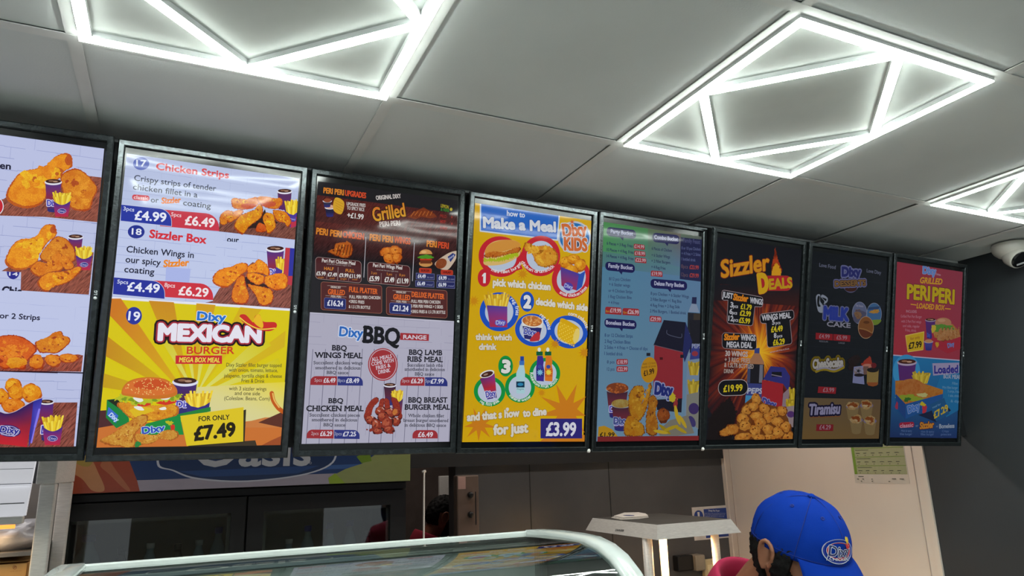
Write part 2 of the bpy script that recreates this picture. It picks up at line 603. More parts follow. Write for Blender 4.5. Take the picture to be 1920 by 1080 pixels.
class Art:
    def __init__(self, i, seed=1, dim=1.0):
        self.t, self.M, self.Mi = SCREENS[i]
        self.v, self.f, self.c = [], [], []
        self.zl = DZ
        self.o = (0.0, 0.0, 1.0)
        self.rnd = random.Random(seed)
        self.dim = dim
        self.dz = DZ
        self.cam = self.Mi @ Vector((0, 0, 0))
        self.hw, self.hh = SW / 2 - .0185, SH / 2 - .0305

    def z(self, ox, oy, s):
        self.o = (ox, oy, s)

    def L(self, x, y):
        """point of a detail view of the photo -> point of the screen plane"""
        u, v = self.o[0] + x / self.o[2], self.o[1] + y / self.o[2]
        d = self.Mi.to_3x3() @ ray(u, v)
        k = (self.dz - self.cam.z) / d.z
        p = self.cam + d * k
        return Vector((p.x, p.y, 0))

    def add(self, pts, faces, cols, tex=0.0, up=True):
        """cols: one colour or a list with one per point"""
        if up:
            self.zl += 0.000022
        o = len(self.v)
        one = not (isinstance(cols, list) and len(cols) == len(pts) and not isinstance(cols[0], float))
        cl = lin(cols) if one else [lin(c) for c in cols]
        for p in pts:
            self.v.append((max(-self.hw, min(self.hw, p.x)), max(-self.hh, min(self.hh, p.y)), self.zl))
        d = self.dim
        for f in faces:
            self.f.append([o + k for k in f])
            self.c.append([tuple(x * d for x in (cl if one else cl[k])) + (tex,) for k in f])

    def lpoly(self, pts, col, tex=0.0, up=True):
        tri = tessellate_polygon([pts])
        self.add(pts, tri, col, tex, up)

    def poly(self, pts, col, tex=0.0, smooth=False, jag=0.0):
        """closed outline in view coordinates"""
        P = [self.L(*p) for p in pts]
        if smooth:
            P = self.spline(P)
        if jag:
            P = self.rough(P, jag / self.o[2] * .0016)
        self.lpoly(P, col, tex)
        return P

    def spline(self, P, closed=True, k=6):
        out = []
        n = len(P)
        for i in range(n if closed else n - 1):
            if closed:
                a, b, c, d = P[i - 1], P[i], P[(i + 1) % n], P[(i + 2) % n]
            else:
                a, b, c, d = P[max(0, i - 1)], P[i], P[i + 1], P[min(n - 1, i + 2)]
            for s in range(k):
                t = s / k
                out.append(0.5 * ((2 * b) + (c - a) * t + (2 * a - 5 * b + 4 * c - d) * t * t + (3 * b - a - 3 * c + d) * t ** 3))
        if not closed:
            out.append(P[-1])
        return out

    def rough(self, P, amp):
        out = []
        n = len(P)
        for i in range(n):
            a, b = P[i], P[(i + 1) % n]
            k = max(1, int((b - a).length / .0018))
            d = (b - a)
            nn = Vector((-d.y, d.x, 0)).normalized() if d.length > 1e-9 else Vector((0, 0, 0))
            for s in range(k):
                out.append(a + d * (s / k) + nn * self.rnd.uniform(-amp, amp))
        return out

    def rect(self, x0, y0, x1, y1, col, tex=0.0):
        self.poly([(x0, y0), (x1, y0), (x1, y1), (x0, y1)], col, tex)

    def grad(self, pts, cols, tex=0.0, n=1):
        """quad with a colour at each corner (TL TR BR BL)"""
        P = [self.L(*p) for p in pts]
        self.add(P, [(0, 1, 2, 3)], cols, tex)

    def full(self, ya, yb, col, tex=0.0):
        """band of the whole picture between two local heights"""
        h = self.hw
        P = [Vector((-h, ya, 0)), Vector((h, ya, 0)), Vector((h, yb, 0)), Vector((-h, yb, 0))]
        if isinstance(col, list):
            self.add(P, [(0, 1, 2, 3)], col, tex)
        else:
            self.add(P, [(0, 1, 2, 3)], col, tex)

    def ell(self, cx, cy, rx, ry, col, rot=0.0, n=40, tex=0.0, a0=0.0, a1=360.0):
        pts = []
        c, s = math.cos(math.radians(rot)), math.sin(math.radians(rot))
        for k in range(n + (a1 - a0 < 360)):
            w = math.radians(a0 + (a1 - a0) * k / n)
            x, y = rx * math.cos(w), ry * math.sin(w)
            pts.append((cx + x * c - y * s, cy + x * s + y * c))
        self.poly(pts, col, tex)

    def ring(self, cx, cy, rx, ry, w, col, rot=0.0, n=48):
        c, s = math.cos(math.radians(rot)), math.sin(math.radians(rot))
        P = []
        for k in range(n):
            a = 2 * PI * k / n
            for q in (0, w):
                x, y = (rx - q) * math.cos(a), (ry - q) * math.sin(a)
                P.append(self.L(cx + x * c - y * s, cy + x * s + y * c))
        self.add(P, [(2 * k, 2 * k + 1, 2 * ((k + 1) % n) + 1, 2 * ((k + 1) % n)) for k in range(n)], col)

    def stroke(self, pts, w, col, closed=False, smooth=False, w1=None):
        """line of width w (view units), joints rounded"""
        P = [self.L(*p) for p in pts]
        if smooth:
            P = self.spline(P, closed)
        k = (self.L(pts[0][0] + 10, pts[0][1]) - self.L(*pts[0])).length / 10
        self.zl += 0.000022
        n = len(P)
        for i in range(n if closed else n - 1):
            r = w * k / 2
            if w1 is not None:
                r = (w + (w1 - w) * i / (n - 1)) * k / 2
            self._seg(P[i], P[(i + 1) % n], r, col)

    def _seg(self, a, b, r, col):
        d = b - a
        if d.length < 1e-9:
            return
        d.normalize()
        nn = Vector((-d.y, d.x, 0))
        q = .7071 * r
        P = [a - nn * r, b - nn * r, b - nn * q + d * q, b + d * r, b + nn * q + d * q, b + nn * r, a + nn * r, a + nn * q - d * q, a - d * r, a - nn * q - d * q]
        self.add(P, [tuple(range(10))], col, 0.0, False)

    def _frame(self, x0, y0, x1, y1, h):
        a, b, t = self.L(x0, y0), self.L(x1, y1), self.L(x0, y0 - h)
        X = b - a
        n = Vector((-X.y, X.x, 0)).normalized()
        return a, X, n * abs((t - a).dot(n))

    def text(self, s, x0, y0, x1, y1, h, col, bold=0.0, out=(), sh=0.0, slab=False, top=None, sink=0.0):
        """lettering whose baseline runs from (x0,y0) to (x1,y1) with capitals h high; out: [(colour, width/h), ...] widest first"""
        a, X, Y = self._frame(x0, y0, x1, y1, h)
        vs, fs, _ = text_geo(s, 0.0, False, sh)
        if not vs:
            return
        xa, xb = min(v.x for v in vs), max(v.x for v in vs)
        sx = 1.0 / max(xb - xa, 1e-6)

        def mp(v):
            return a + X * ((v.x - xa) * sx) + Y * ((v.y - sink) / .682)
        ev = es = None
        if out or bold > .004 or slab:
            ev, _, es = text_geo(s, 0.0, True, sh)
        H = Y.length
        for c, w in out:
            self.zl += 0.000022
            for e in es:
                self._seg(mp(ev[e[0]]), mp(ev[e[1]]), (w + bold) * H, c)
        P = [mp(v) for v in vs]
        if top is None:
            self.add(P, fs, col)
        else:
            ys = [min(1, max(0, v.y / .682)) for v in vs]
            cb, ct = lin(col), lin(top)
            self.zl += 0.000022
            o = len(self.v)
            for p in P:
                self.v.append((p.x, p.y, self.zl))
            for f in fs:
                self.f.append([o + k for k in f])
                self.c.append([tuple((cb[q] * (1 - ys[k]) + ct[q] * ys[k]) * self.dim for q in range(3)) + (0.0,) for k in f])
        if bold > .004:
            for e in es:
                self._seg(mp(ev[e[0]]), mp(ev[e[1]]), bold * 1.6 * H, col)
        if slab:
            w, th = .075, .085
            for e in es:
                p, q = ev[e[0]], ev[e[1]]
                if abs(p.y - q.y) < .004 and .04 < abs(p.x - q.x) < .75:
                    yb = None
                    if abs(p.y) < .03:
                        yb = (p.y, th)
                    elif abs(p.y - .682) < .03 or abs(p.y - .47) < .03 or abs(p.y - .70) < .03:
                        yb = (p.y, -th)
                    if yb:
                        l, r = min(p.x, q.x), max(p.x, q.x)
                        if r - l < .26:
                            V = [Vector((l - w, yb[0], 0)), Vector((r + w, yb[0], 0)), Vector((r + w, yb[0] + yb[1], 0)), Vector((l - w, yb[0] + yb[1], 0))]
                        else:
                            V = [Vector((l - w, yb[0], 0)), Vector((l + .1, yb[0], 0)), Vector((l + .1, yb[0] + yb[1], 0)), Vector((l - w, yb[0] + yb[1], 0))]
                        self.add([mp(v) for v in V], [(0, 1, 2, 3)], col, 0.0, False)

    def arc(self, s, cx, cy, rx, ry, a0, a1, h, col, inward=False, bold=.02):
        """lettering set along an ellipse from angle a0 to a1 (degrees, 0 = right, 90 = down in the view)"""
        adv = []
        for ch in s:
            if ch == ' ':
                adv.append(.25)
                continue
            vs, _, _ = text_geo(ch)
            adv.append(max(v.x for v in vs) - min(v.x for v in vs) + .07)
        tot = sum(adv)
        pos = 0
        for ch, ad in zip(s, adv):
            if ch != ' ':
                am = math.radians(a0 + (a1 - a0) * (pos + ad / 2) / tot)
                px, py = cx + rx * math.cos(am), cy + ry * math.sin(am)
                tx, ty = -rx * math.sin(am), ry * math.cos(am)
                if a1 < a0:
                    tx, ty = -tx, -ty
                l = math.hypot(tx, ty)
                tx, ty = tx / l, ty / l
                w = abs(math.radians(a1 - a0)) * l * (ad - .07) / tot
                vs, fs, _ = text_geo(ch)
                xa, xb = min(v.x for v in vs), max(v.x for v in vs)
                nx, ny = ty, -tx
                P = []
                for v in vs:
                    q = (v.x - xa) / (xb - xa) - .5
                    g = v.y / .682 * h
                    P.append(self.L(px + tx * w * q + nx * g, py + ty * w * q + ny * g))
                self.add(P, fs, col, 0.0, False)
                ev, _, es = text_geo(ch, 0.0, True)
                E = []
                for v in ev:
                    q = (v.x - xa) / (xb - xa) - .5
                    g = v.y / .682 * h
                    E.append(self.L(px + tx * w * q + nx * g, py + ty * w * q + ny * g))
                r = (self.L(cx + 10, cy) - self.L(cx, cy)).length / 10 * h * bold * 1.3
                for a, b in es:
                    self._seg(E[a], E[b], r, col)
            pos += ad
        self.zl += 0.000022

    # ---- food pictures
    def blob(self, cx, cy, rx, ry, col, jag=.12, tex=CRUMB, rot=0.0, n=34):
        ph = [self.rnd.uniform(0, 6.28) for _ in range(4)]
        c, s = math.cos(math.radians(rot)), math.sin(math.radians(rot))
        pts = []
        for k in range(n):
            w = 2 * PI * k / n
            r = 1 + jag * (.45 * math.sin(2 * w + ph[0]) + .4 * math.sin(3 * w + ph[1]) + .3 * math.sin(7 * w + ph[2]) + self.rnd.uniform(-.35, .35))
            x, y = rx * r * math.cos(w), ry * r * math.sin(w)
            pts.append((cx + x * c - y * s, cy + x * s + y * c))
        self.poly(pts, col, tex)

    def piece(self, cx, cy, rx, ry, rot=0.0, cols=('#c0601a', '#ea981e', '#f2b82c'), jag=.14):
        """fried piece: dark rim, body, lit upper part, crumb flecks"""
        self.blob(cx + rx * .03, cy + ry * .06, rx * 1.03, ry * 1.03, cols[0], jag, CRUMB, rot)
        self.blob(cx - rx * .02, cy - ry * .04, rx * .93, ry * .9, cols[1], jag, CRUMB, rot)
        self.blob(cx - rx * .18, cy - ry * .22, rx * .55, ry * .5, cols[2], jag * 1.3, CRUMB, rot)
        for _ in range(4):
            a, q = self.rnd.uniform(0, 6.28), self.rnd.uniform(.2, .75)
            self.blob(cx + rx * q * math.cos(a), cy + ry * q * math.sin(a), rx * .14, ry * .13, self.rnd.choice(cols), .3, CRUMB, rot, 12)

    def chick(self, pts, cols=('#c0601a', '#ee9e1c', '#f6c02c'), n=26, jag=2.0, s=None):
        """fried piece with a traced outline"""
        P = [self.L(*p) for p in pts]
        c = sum(P, Vector((0, 0, 0))) / len(P)
        Q = self.spline(P, True, 4)
        k = (self.L(pts[0][0] + 10, pts[0][1]) - self.L(*pts[0])).length / 10
        self.lpoly(self.rough(Q, jag * k), cols[0], CRUMB)
        self.lpoly(self.rough([c + (p - c) * .93 + Vector((-.0003, .0008, 0)) for p in Q], jag * k), cols[1], CRUMB)
        xs, ys = [p[0] for p in pts], [p[1] for p in pts]
        w, h = max(xs) - min(xs), max(ys) - min(ys)
        s = s or min(w, h)
        for q in range(n):
            a = self.rnd.choice(P)
            t = self.rnd.uniform(0, .72)
            p = c + (a - c) * t
            r = s * k * self.rnd.uniform(.035, .09)
            e = self.rnd.uniform(1.0, 2.4)
            w0 = self.rnd.uniform(0, 3.14)
            pts2 = []
            for g in range(9):
                an = 2 * PI * g / 9
                rr = r * self.rnd.uniform(.7, 1.2)
                x, y = rr * e * math.cos(an), rr * math.sin(an)
                pts2.append(p + Vector((x * math.cos(w0) - y * math.sin(w0), x * math.sin(w0) + y * math.cos(w0), 0)))
            self.lpoly(pts2, self.rnd.choice([cols[0], cols[2], cols[2], cols[2], cols[1]]), CRUMB, q % 4 == 0)

    def fries(self, x, y, w, h, n=9, cols=('#f0d02c', '#d9b023', '#f6df4e', '#c89a20'), lean=.25):
        """bunch of chips standing in (x,y)-(x+w,y+h)"""
        self.poly([(x + w * .02, y + h * .15), (x + w * .98, y + h * .12), (x + w * .8, y + h), (x + w * .2, y + h)], cols[3])
        for r in range(2):
            for k in range(n):
                t = (k + .5) / n + self.rnd.uniform(-.04, .04)
                bx = x + w * (.18 + .64 * t)
                tx = x + w * (t * (1 + lean * .3) - lean * .15)
                ty = y + h * (self.rnd.uniform(0, .2) if r == 0 else self.rnd.uniform(.25, .45))
                q = w / n * .42
                self.poly([(tx - q, ty), (tx + q, ty - q * .3), (bx + q, y + h), (bx - q, y + h)], cols[(k + r) % 3])

    def frybox(self, x, y, w, h, logo=True, c0='#3a2a86', c1='#c0243c'):
        """scooped carton: (x,y) top left, fries rise above it"""
        self.fries(x - w * .02, y - h * .62, w * 1.04, h * .95, 9)
        P = [(x, y)]
        P += [(x + w * (k / 8), y + h * .26 * math.sin(PI * k / 8)) for k in range(1, 8)]
        P += [(x + w, y), (x + w * .86, y + h), (x + w * .12, y + h)]
        pts = [self.L(*p) for p in P]
        ys = [p[1] for p in P]
        a, b = min(ys), max(ys)
        ca, cb = lin(c0), lin(c1)

        def mixc(t):
            t = min(1, max(0, (t - .2) / .5))
            return tuple((1.055 * (ca[q] * (1 - t) + cb[q] * t) ** (1 / 2.4) - .055) for q in range(3))
        self.add(pts, tessellate_polygon([pts]), [mixc((v - a) / (b - a)) for v in ys])
        if logo:
            self.ell(x + w * .5, y + h * .64, w * .25, h * .16, '#2a2a80')
            self.ring(x + w * .5, y + h * .64, w * .25, h * .16, w * .03, '#a9a4d8')
            self.text('Dixy', x + w * .33, y + h * .7, x + w * .67, y + h * .7, h * .12, '#b8b4e0', .02)

    def cup(self, x, y, w, h, taper=.12, c0='#3c2c86', c1='#8a2440', logo=True, rim='#e4e2ee'):
        """paper cup: (x,y) is the left end of the rim, w wide, h high"""
        e = w * .16
        self.grad([(x + w * .03, y), (x + w * .97, y), (x + w * (1 - taper), y + h * .55), (x + w * taper * .8, y + h * .55)], [c0, c0, c1, c1])
        self.grad([(x + w * taper * .8, y + h * .55), (x + w * (1 - taper), y + h * .55), (x + w * (1 - taper * 1.5), y + h), (x + w * taper * 1.4, y + h)], [c1, c1, '#2a2a72', '#2a2a72'])
        self.ell(x + w * .5, y + h, w * (.5 - taper * 1.4), e * .6, '#2a2a72')
        self.ell(x + w * .5, y + e * .35, w * .5, e * 1.05, rim)
        self.ell(x + w * .5, y, w * .45, e * .78, '#3c1c14')
        self.ell(x + w * .38, y - e * .1, w * .16, e * .3, '#8a6048')
        self.ell(x + w * .62, y + e * .1, w * .14, e * .28, '#b08a72')
        if logo:
            self.text('Dixy', x + w * .16, y + h * .84, x + w * .84, y + h * .84, h * .2, '#4a48b0', .03, [('#dcd8f4', .12)])

    def burst(self, cx, cy, r0, r1, n, col, sy=1.0, a0=0.0):
        P = []
        for k in range(2 * n):
            a = a0 + PI * k / n
            r = r1 if k % 2 == 0 else r0
            P.append((cx + r * math.cos(a), cy + sy * r * math.sin(a)))
        self.poly(P, col)

    def tab(self, x0, y0, x1, y1, col, rl=0.0, rr=0.0, slope=0.0, border=None):
        """price tab with rounded upper corners; slope = drop of the right side"""
        P = []
        h = y1 - y0
        if rl:
            P += [(x0 + rl - rl * math.cos(PI / 2 * k / 6), y0 + min(h, rl) - min(h, rl) * math.sin(PI / 2 * k / 6)) for k in range(7)]
        else:
            P += [(x0, y0)]
        if rr:
            P += [(x1 - rr + rr * math.sin(PI / 2 * k / 6), y0 + min(h, rr) - min(h, rr) * math.cos(PI / 2 * k / 6)) for k in range(7)]
        else:
            P += [(x1, y0)]
        P += [(x1, y1), (x0, y1)]
        P = [(px, py + slope * (px - x0) / max(1e-6, x1 - x0)) for px, py in P]
        if border:
            self.stroke(P, border[1], border[0], True)
        self.poly(P, col)

    def rrect(self, x0, y0, x1, y1, r, col, slope=0.0, border=None):
        P = []
        for cx, cy, s in ((x1 - r, y0 + r, -90), (x1 - r, y1 - r, 0), (x0 + r, y1 - r, 90), (x0 + r, y0 + r, 180)):
            for k in range(6):
                a = math.radians(s + 90 * k / 5)
                P.append((cx + r * math.cos(a), cy + r * math.sin(a)))
        P = [(px, py + slope * (px - x0) / (x1 - x0)) for px, py in P]
        if border:
            self.stroke(P, border[1], border[0], True)
        self.poly(P, col)

    def bricks(self, x0, x1, y0, y1, rows, per, col, w=.0005):
        """thin mortar lines in local coordinates"""
        self.zl += 0.000022
        for r in range(rows + 1):
            y = y0 + (y1 - y0) * r / rows
            x = x0
            while x < x1 - .004:
                k = self.rnd.uniform(.02, .05)
                b = min(x1, x + k)
                if self.rnd.random() < .78:
                    dy = self.rnd.uniform(-.0008, .0008)
                    self._seg(Vector((x, y + dy, 0)), Vector((b, y + dy + self.rnd.uniform(-.0008, .0008), 0)), w * self.rnd.uniform(.5, 1.3), col)
                x = b
            if r < rows:
                off = (r % 2) * per / 2
                x = x0 + off
                while x < x1:
                    if self.rnd.random() < .8 and x > x0 + .002:
                        self._seg(Vector((x, y, 0)), Vector((x, y0 + (y1 - y0) * (r + 1) / rows, 0)), w * .55, col)
                    x += per

    def done(self, name='display', material=None):
        me = bpy.data.meshes.new(name)
        me.from_pydata(self.v, [], self.f)
        ca = me.color_attributes.new('Col', 'FLOAT_COLOR', 'CORNER')
        flat = []
        for p, cs in zip(me.polygons, self.c):
            for c in cs:
                flat.extend(c)
        ca.data.foreach_set('color', flat)
        # every face looks out of the screen
        bm = bmesh.new(); bm.from_mesh(me); bm.normal_update()
        bmesh.ops.reverse_faces(bm, faces=[f for f in bm.faces if f.normal.z < 0])
        bm.to_mesh(me); bm.free()
        me.materials.append(material or display_material('screen_picture'))
        o = bpy.data.objects.new(name, me)
        COL.objects.link(o)
        o.parent = self.t
        return o


def print_material(name, rough=0.35, emit=0.0):
    """printed surface: colour per corner"""
    m = bpy.data.materials.new(name)
    m.use_nodes = True
    nt = m.node_tree
    b = nt.nodes['Principled BSDF']
    at = nt.nodes.new('ShaderNodeAttribute'); at.attribute_name = 'Col'
    nz = nt.nodes.new('ShaderNodeTexNoise'); nz.inputs['Scale'].default_value = 25
    rp = nt.nodes.new('ShaderNodeValToRGB')
    rp.color_ramp.elements[0].color = (.86, .86, .86, 1); rp.color_ramp.elements[1].color = (1, 1, 1, 1)
    mx = nt.nodes.new('ShaderNodeMix'); mx.data_type = 'RGBA'; mx.blend_type = 'MULTIPLY'; mx.inputs[0].default_value = 1
    nt.links.new(nz.outputs['Fac'], rp.inputs[0]); nt.links.new(at.outputs['Color'], mx.inputs[6]); nt.links.new(rp.outputs[0], mx.inputs[7])
    nt.links.new(mx.outputs[2], b.inputs['Base Color'])
    b.inputs['Roughness'].default_value = rough
    if emit:
        nt.links.new(mx.outputs[2], b.inputs['Emission Color'])
        b.inputs['Emission Strength'].default_value = emit
    return m


class Print(Art):
    """the same drawing tools on any flat surface; M maps (right, up, out) to the world"""

    def __init__(self, M, parent, seed=1, hw=9.0, hh=9.0):
        self.t, self.M, self.Mi = parent, M, M.inverted()
        self.v, self.f, self.c = [], [], []
        self.dz = 0.0
        self.zl = 0.0004
        self.o = (0.0, 0.0, 1.0)
        self.rnd = random.Random(seed)
        self.dim = 1.0
        self.cam = self.Mi @ Vector((0, 0, 0))
        self.hw, self.hh = hw, hh

    def text(self, s, x0, y0, x1, y1, h, col, bold=0.0, out=(), **k):
        # ink lies in single layers here, so bold and outline come from offset letters
        base, _, _ = text_geo(s)
        for c, w in list(out) + [(col, None)]:
            a, X, Y = self._frame(x0, y0, x1, y1, h)
            vs, fs, _ = text_geo(s, min(bold, .02) if w is None else min(.05, .02 + w * .35))
            xa, xb = min(v.x for v in base), max(v.x for v in base)
            self.add([a + X * ((v.x - xa) / (xb - xa)) + Y * (v.y / .682) for v in vs], fs, c)


def plane_m(o, ex, eu):
    ex, eu = Vector(ex).normalized(), Vector(eu).normalized()
    en = ex.cross(eu)
    M = Matrix.Identity(4)
    for i in range(3):
        M[i][0], M[i][1], M[i][2], M[i][3] = ex[i], eu[i], en[i], o[i]
    return M


def art_1():
    A = Art(0, 11, .90)
    A.z(0, 0, 1)
    b1 = A.L(181.7, 419).y
    b2 = A.L(167, 553).y
    b3a, b3 = A.L(152.6, 698).y, A.L(152.2, 701).y
    WH, MO = '#c0c7ea', '#98a0d0'
    hh, hw = A.hh, A.hw
    A.full(hh, b1, WH)
    A.full(b1, b2, WH); A.full(b2, b3, '#c4ccee'); A.full(b3a, b3, '#2a1420'); A.full(b3, -hh, WH)
    A.bricks(-hw, hw, b1, hh, 7, .085, MO)
    A.bricks(-hw, hw, b2, b1, 7, .085, MO)
    A.bricks(-hw, hw, b3 + .06, b2, 4, .12, '#aab4e0', .0003)
    A.bricks(-hw, hw, -hh + .05, b3, 6, .085, '#9aa4d0')
    # chicken pieces and drink
    A.z(0, 240, 6)
    A.poly([(-900, 960), (40, 800), (90, 765), (500, 650), (1000, 540), (1170, 560), (1100, 1060), (500, 1000)], '#94503f', WOOD)
    A.ell(-40, 880, 82, 100, '#e8e4f0'); A.ell(-42, 880, 74, 92, '#c8202e')
    A.text('en', 0, 455, 118, 466, 72, '#23233c', .03)
    DK = ('#c4641a', '#f0a01c', '#f6c424')
    A.chick([(690, 290), (770, 288), (815, 350), (810, 440), (720, 490), (680, 560), (560, 640), (520, 780), (440, 870), (300, 905), (160, 870), (75, 800), (75, 720), (130, 620), (210, 520), (310, 475), (440, 450), (540, 410), (600, 340)], DK, 46, 5)
    A.blob(770, 360, 38, 60, '#c05a1e', .2)
    A.chick([(680, 560), (760, 480), (850, 455), (940, 490), (1040, 590), (1100, 690), (1050, 800), (1010, 920), (900, 935), (790, 890), (720, 760)], ('#b8561c', '#e0901f', '#eca22a'), 40, 5)
    A.cup(503, 600, 195, 330)
    A.frybox(600, 820, 195, 180)
    A.z(0, 400, 6)
    A.poly([(20, 650), (110, 598), (340, 560), (800, 420), (1055, 440), (1000, 915), (235, 868), (240, 655)], '#94503f', WOOD)
    A.ell(150, 665, 70, 76, '#26268c', a0=0, a1=180); A.rect(78, 655, 222, 668, '#26268c')
    A.text('14', 105, 700, 200, 704, 38, '#e0e0f0', .03)
    A.rect(0, 595, 238, 655, WH)
    A.poly([(20, 650), (110, 598), (340, 600), (240, 662)], '#94503f', WOOD)
    A.text('Chic', 24, 910, 236, 922, 88, '#1c1c34', .035)
    A.poly([(-20, 866), (300, 880), (300, 960), (-20, 950)], '#c4ccee')
    A.chick([(530, 128), (610, 128), (640, 200), (630, 260), (560, 310), (500, 380), (440, 470), (430, 540), (340, 610), (210, 640), (110, 610), (60, 550), (80, 470), (150, 350), (240, 290), (350, 280), (430, 240), (470, 170)], DK, 40, 5)
    A.blob(600, 180, 30, 48, '#c05a1e', .2)
    A.cup(765, 260, 175, 230, logo=False)
    A.frybox(855, 470, 185, 170)
    A.chick([(450, 480), (540, 350), (640, 262), (730, 280), (800, 340), (850, 430), (840, 540), (700, 560), (520, 550)], ('#a84c1c', '#dd8c22', '#e89c28'), 26, 5)
    A.chick([(340, 640), (420, 550), (560, 570), (600, 470), (690, 450), (720, 530), (700, 640), (560, 670), (440, 715)], ('#b0501a', '#e38c20', '#efa52c'), 26, 5)
    A.chick([(690, 500), (740, 470), (840, 600), (760, 640), (700, 590)], ('#b0501a', '#e38c20', '#efa52c'), 10, 5)
    A.chick([(425, 770), (520, 680), (660, 660), (790, 640), (890, 598), (925, 625), (860, 710), (740, 790), (600, 830), (540, 880), (470, 860)], ('#b0501a', '#ec981c', '#f4b824'), 30, 5)
    A.z(0, 560, 7.2)
    A.poly([(-900, 800), (420, 800), (1060, 750), (1125, 765), (1100, 985), (-900, 960)], '#9a4c3c', WOOD)
    A.text('or 2 Strips', 0, 262, 540, 290, 72, '#20203a', .02)
    RD = ('#a83c14', '#dd6a1c', '#eb8e22')
    A.chick([(-300, 760), (-160, 570), (0, 505), (120, 488), (260, 500), (390, 560), (510, 670), (440, 780), (370, 860), (330, 955), (160, 935), (60, 950), (-60, 880)], RD, 70, 6)
    A.blob(230, 860, 130, 75, '#e8a21c', .2)
    A.chick([(480, 590), (640, 520), (720, 460), (830, 440), (860, 500), (930, 515), (955, 580), (880, 660), (760, 740), (640, 730), (530, 720)], ('#a8441a', '#dd8a1c', '#eba224'), 40, 6)
    A.piece(500, 850, 95, 105, 0, ('#a8441a', '#e0861c', '#ec9c22'))
    A.piece(720, 830, 110, 85, 0, ('#a8441a', '#e0861c', '#ec9c22'))
    A.piece(930, 800, 125, 65, 0, ('#a8441a', '#e0861c', '#ec9c22'))
    A.z(0, 690, 6.75)
    A.poly([(-900, 980), (520, 435), (985, 432), (935, 1040), (-900, 1040)], '#8e4c40', WOOD)
    NG = ('#c0641c', '#e89a22', '#f2b830')
    A.piece(170, 215, 105, 90, 0, NG, .08); A.piece(20, 350, 95, 100, 0, NG, .08)
    A.piece(210, 300, 100, 100, 0, NG, .08); A.piece(405, 310, 125, 120, 0, NG, .08); A.piece(170, 470, 140, 95, 0, ('#c0641c', '#e48a24', '#ec9c30'), .08)
    A.cup(500, 420, 190, 480)
    A.grad([(400, 430), (545, 370), (500, 620), (370, 1010)], ['#2a2a90', '#3434a0', '#5a50d0', '#2c2c98'])
    A.stroke([(505, 520), (450, 740), (405, 940)], 26, '#8a7cf0', w1=10)
    P = [(-120, 520), (0, 545), (90, 570), (200, 545), (330, 470), (430, 415), (400, 700), (345, 1010), (200, 975), (0, 955), (-120, 940)]
    cols = ['#231a5a', '#241a5c', '#2a1c5c', '#2a1c5c', '#2a1c60', '#2c1e68', '#8c2038', '#c4202e', '#c8202e', '#c8202e', '#c8202e']
    pts = [A.L(*p) for p in P]
    A.add(pts, tessellate_polygon([pts]), cols)
    A.stroke([(-120, 520), (0, 545), (90, 570), (200, 545), (330, 470), (430, 415), (545, 372)], 9, '#c9b8c8', smooth=True)
    A.ell(120, 790, 150, 75, '#28206c', 6)
    A.ring(120, 790, 132, 64, 8, '#b9b0e0', 6)
    A.text('Dixy', 5, 805, 235, 830, 78, '#2c2c90', .03, [('#d6d2ee', .10)])
    A.text('CHICKEN', 20, 838, 190, 858, 18, '#c4c0e4', .02)
    A.frybox(545, 735, 255, 235)
    return A.done()


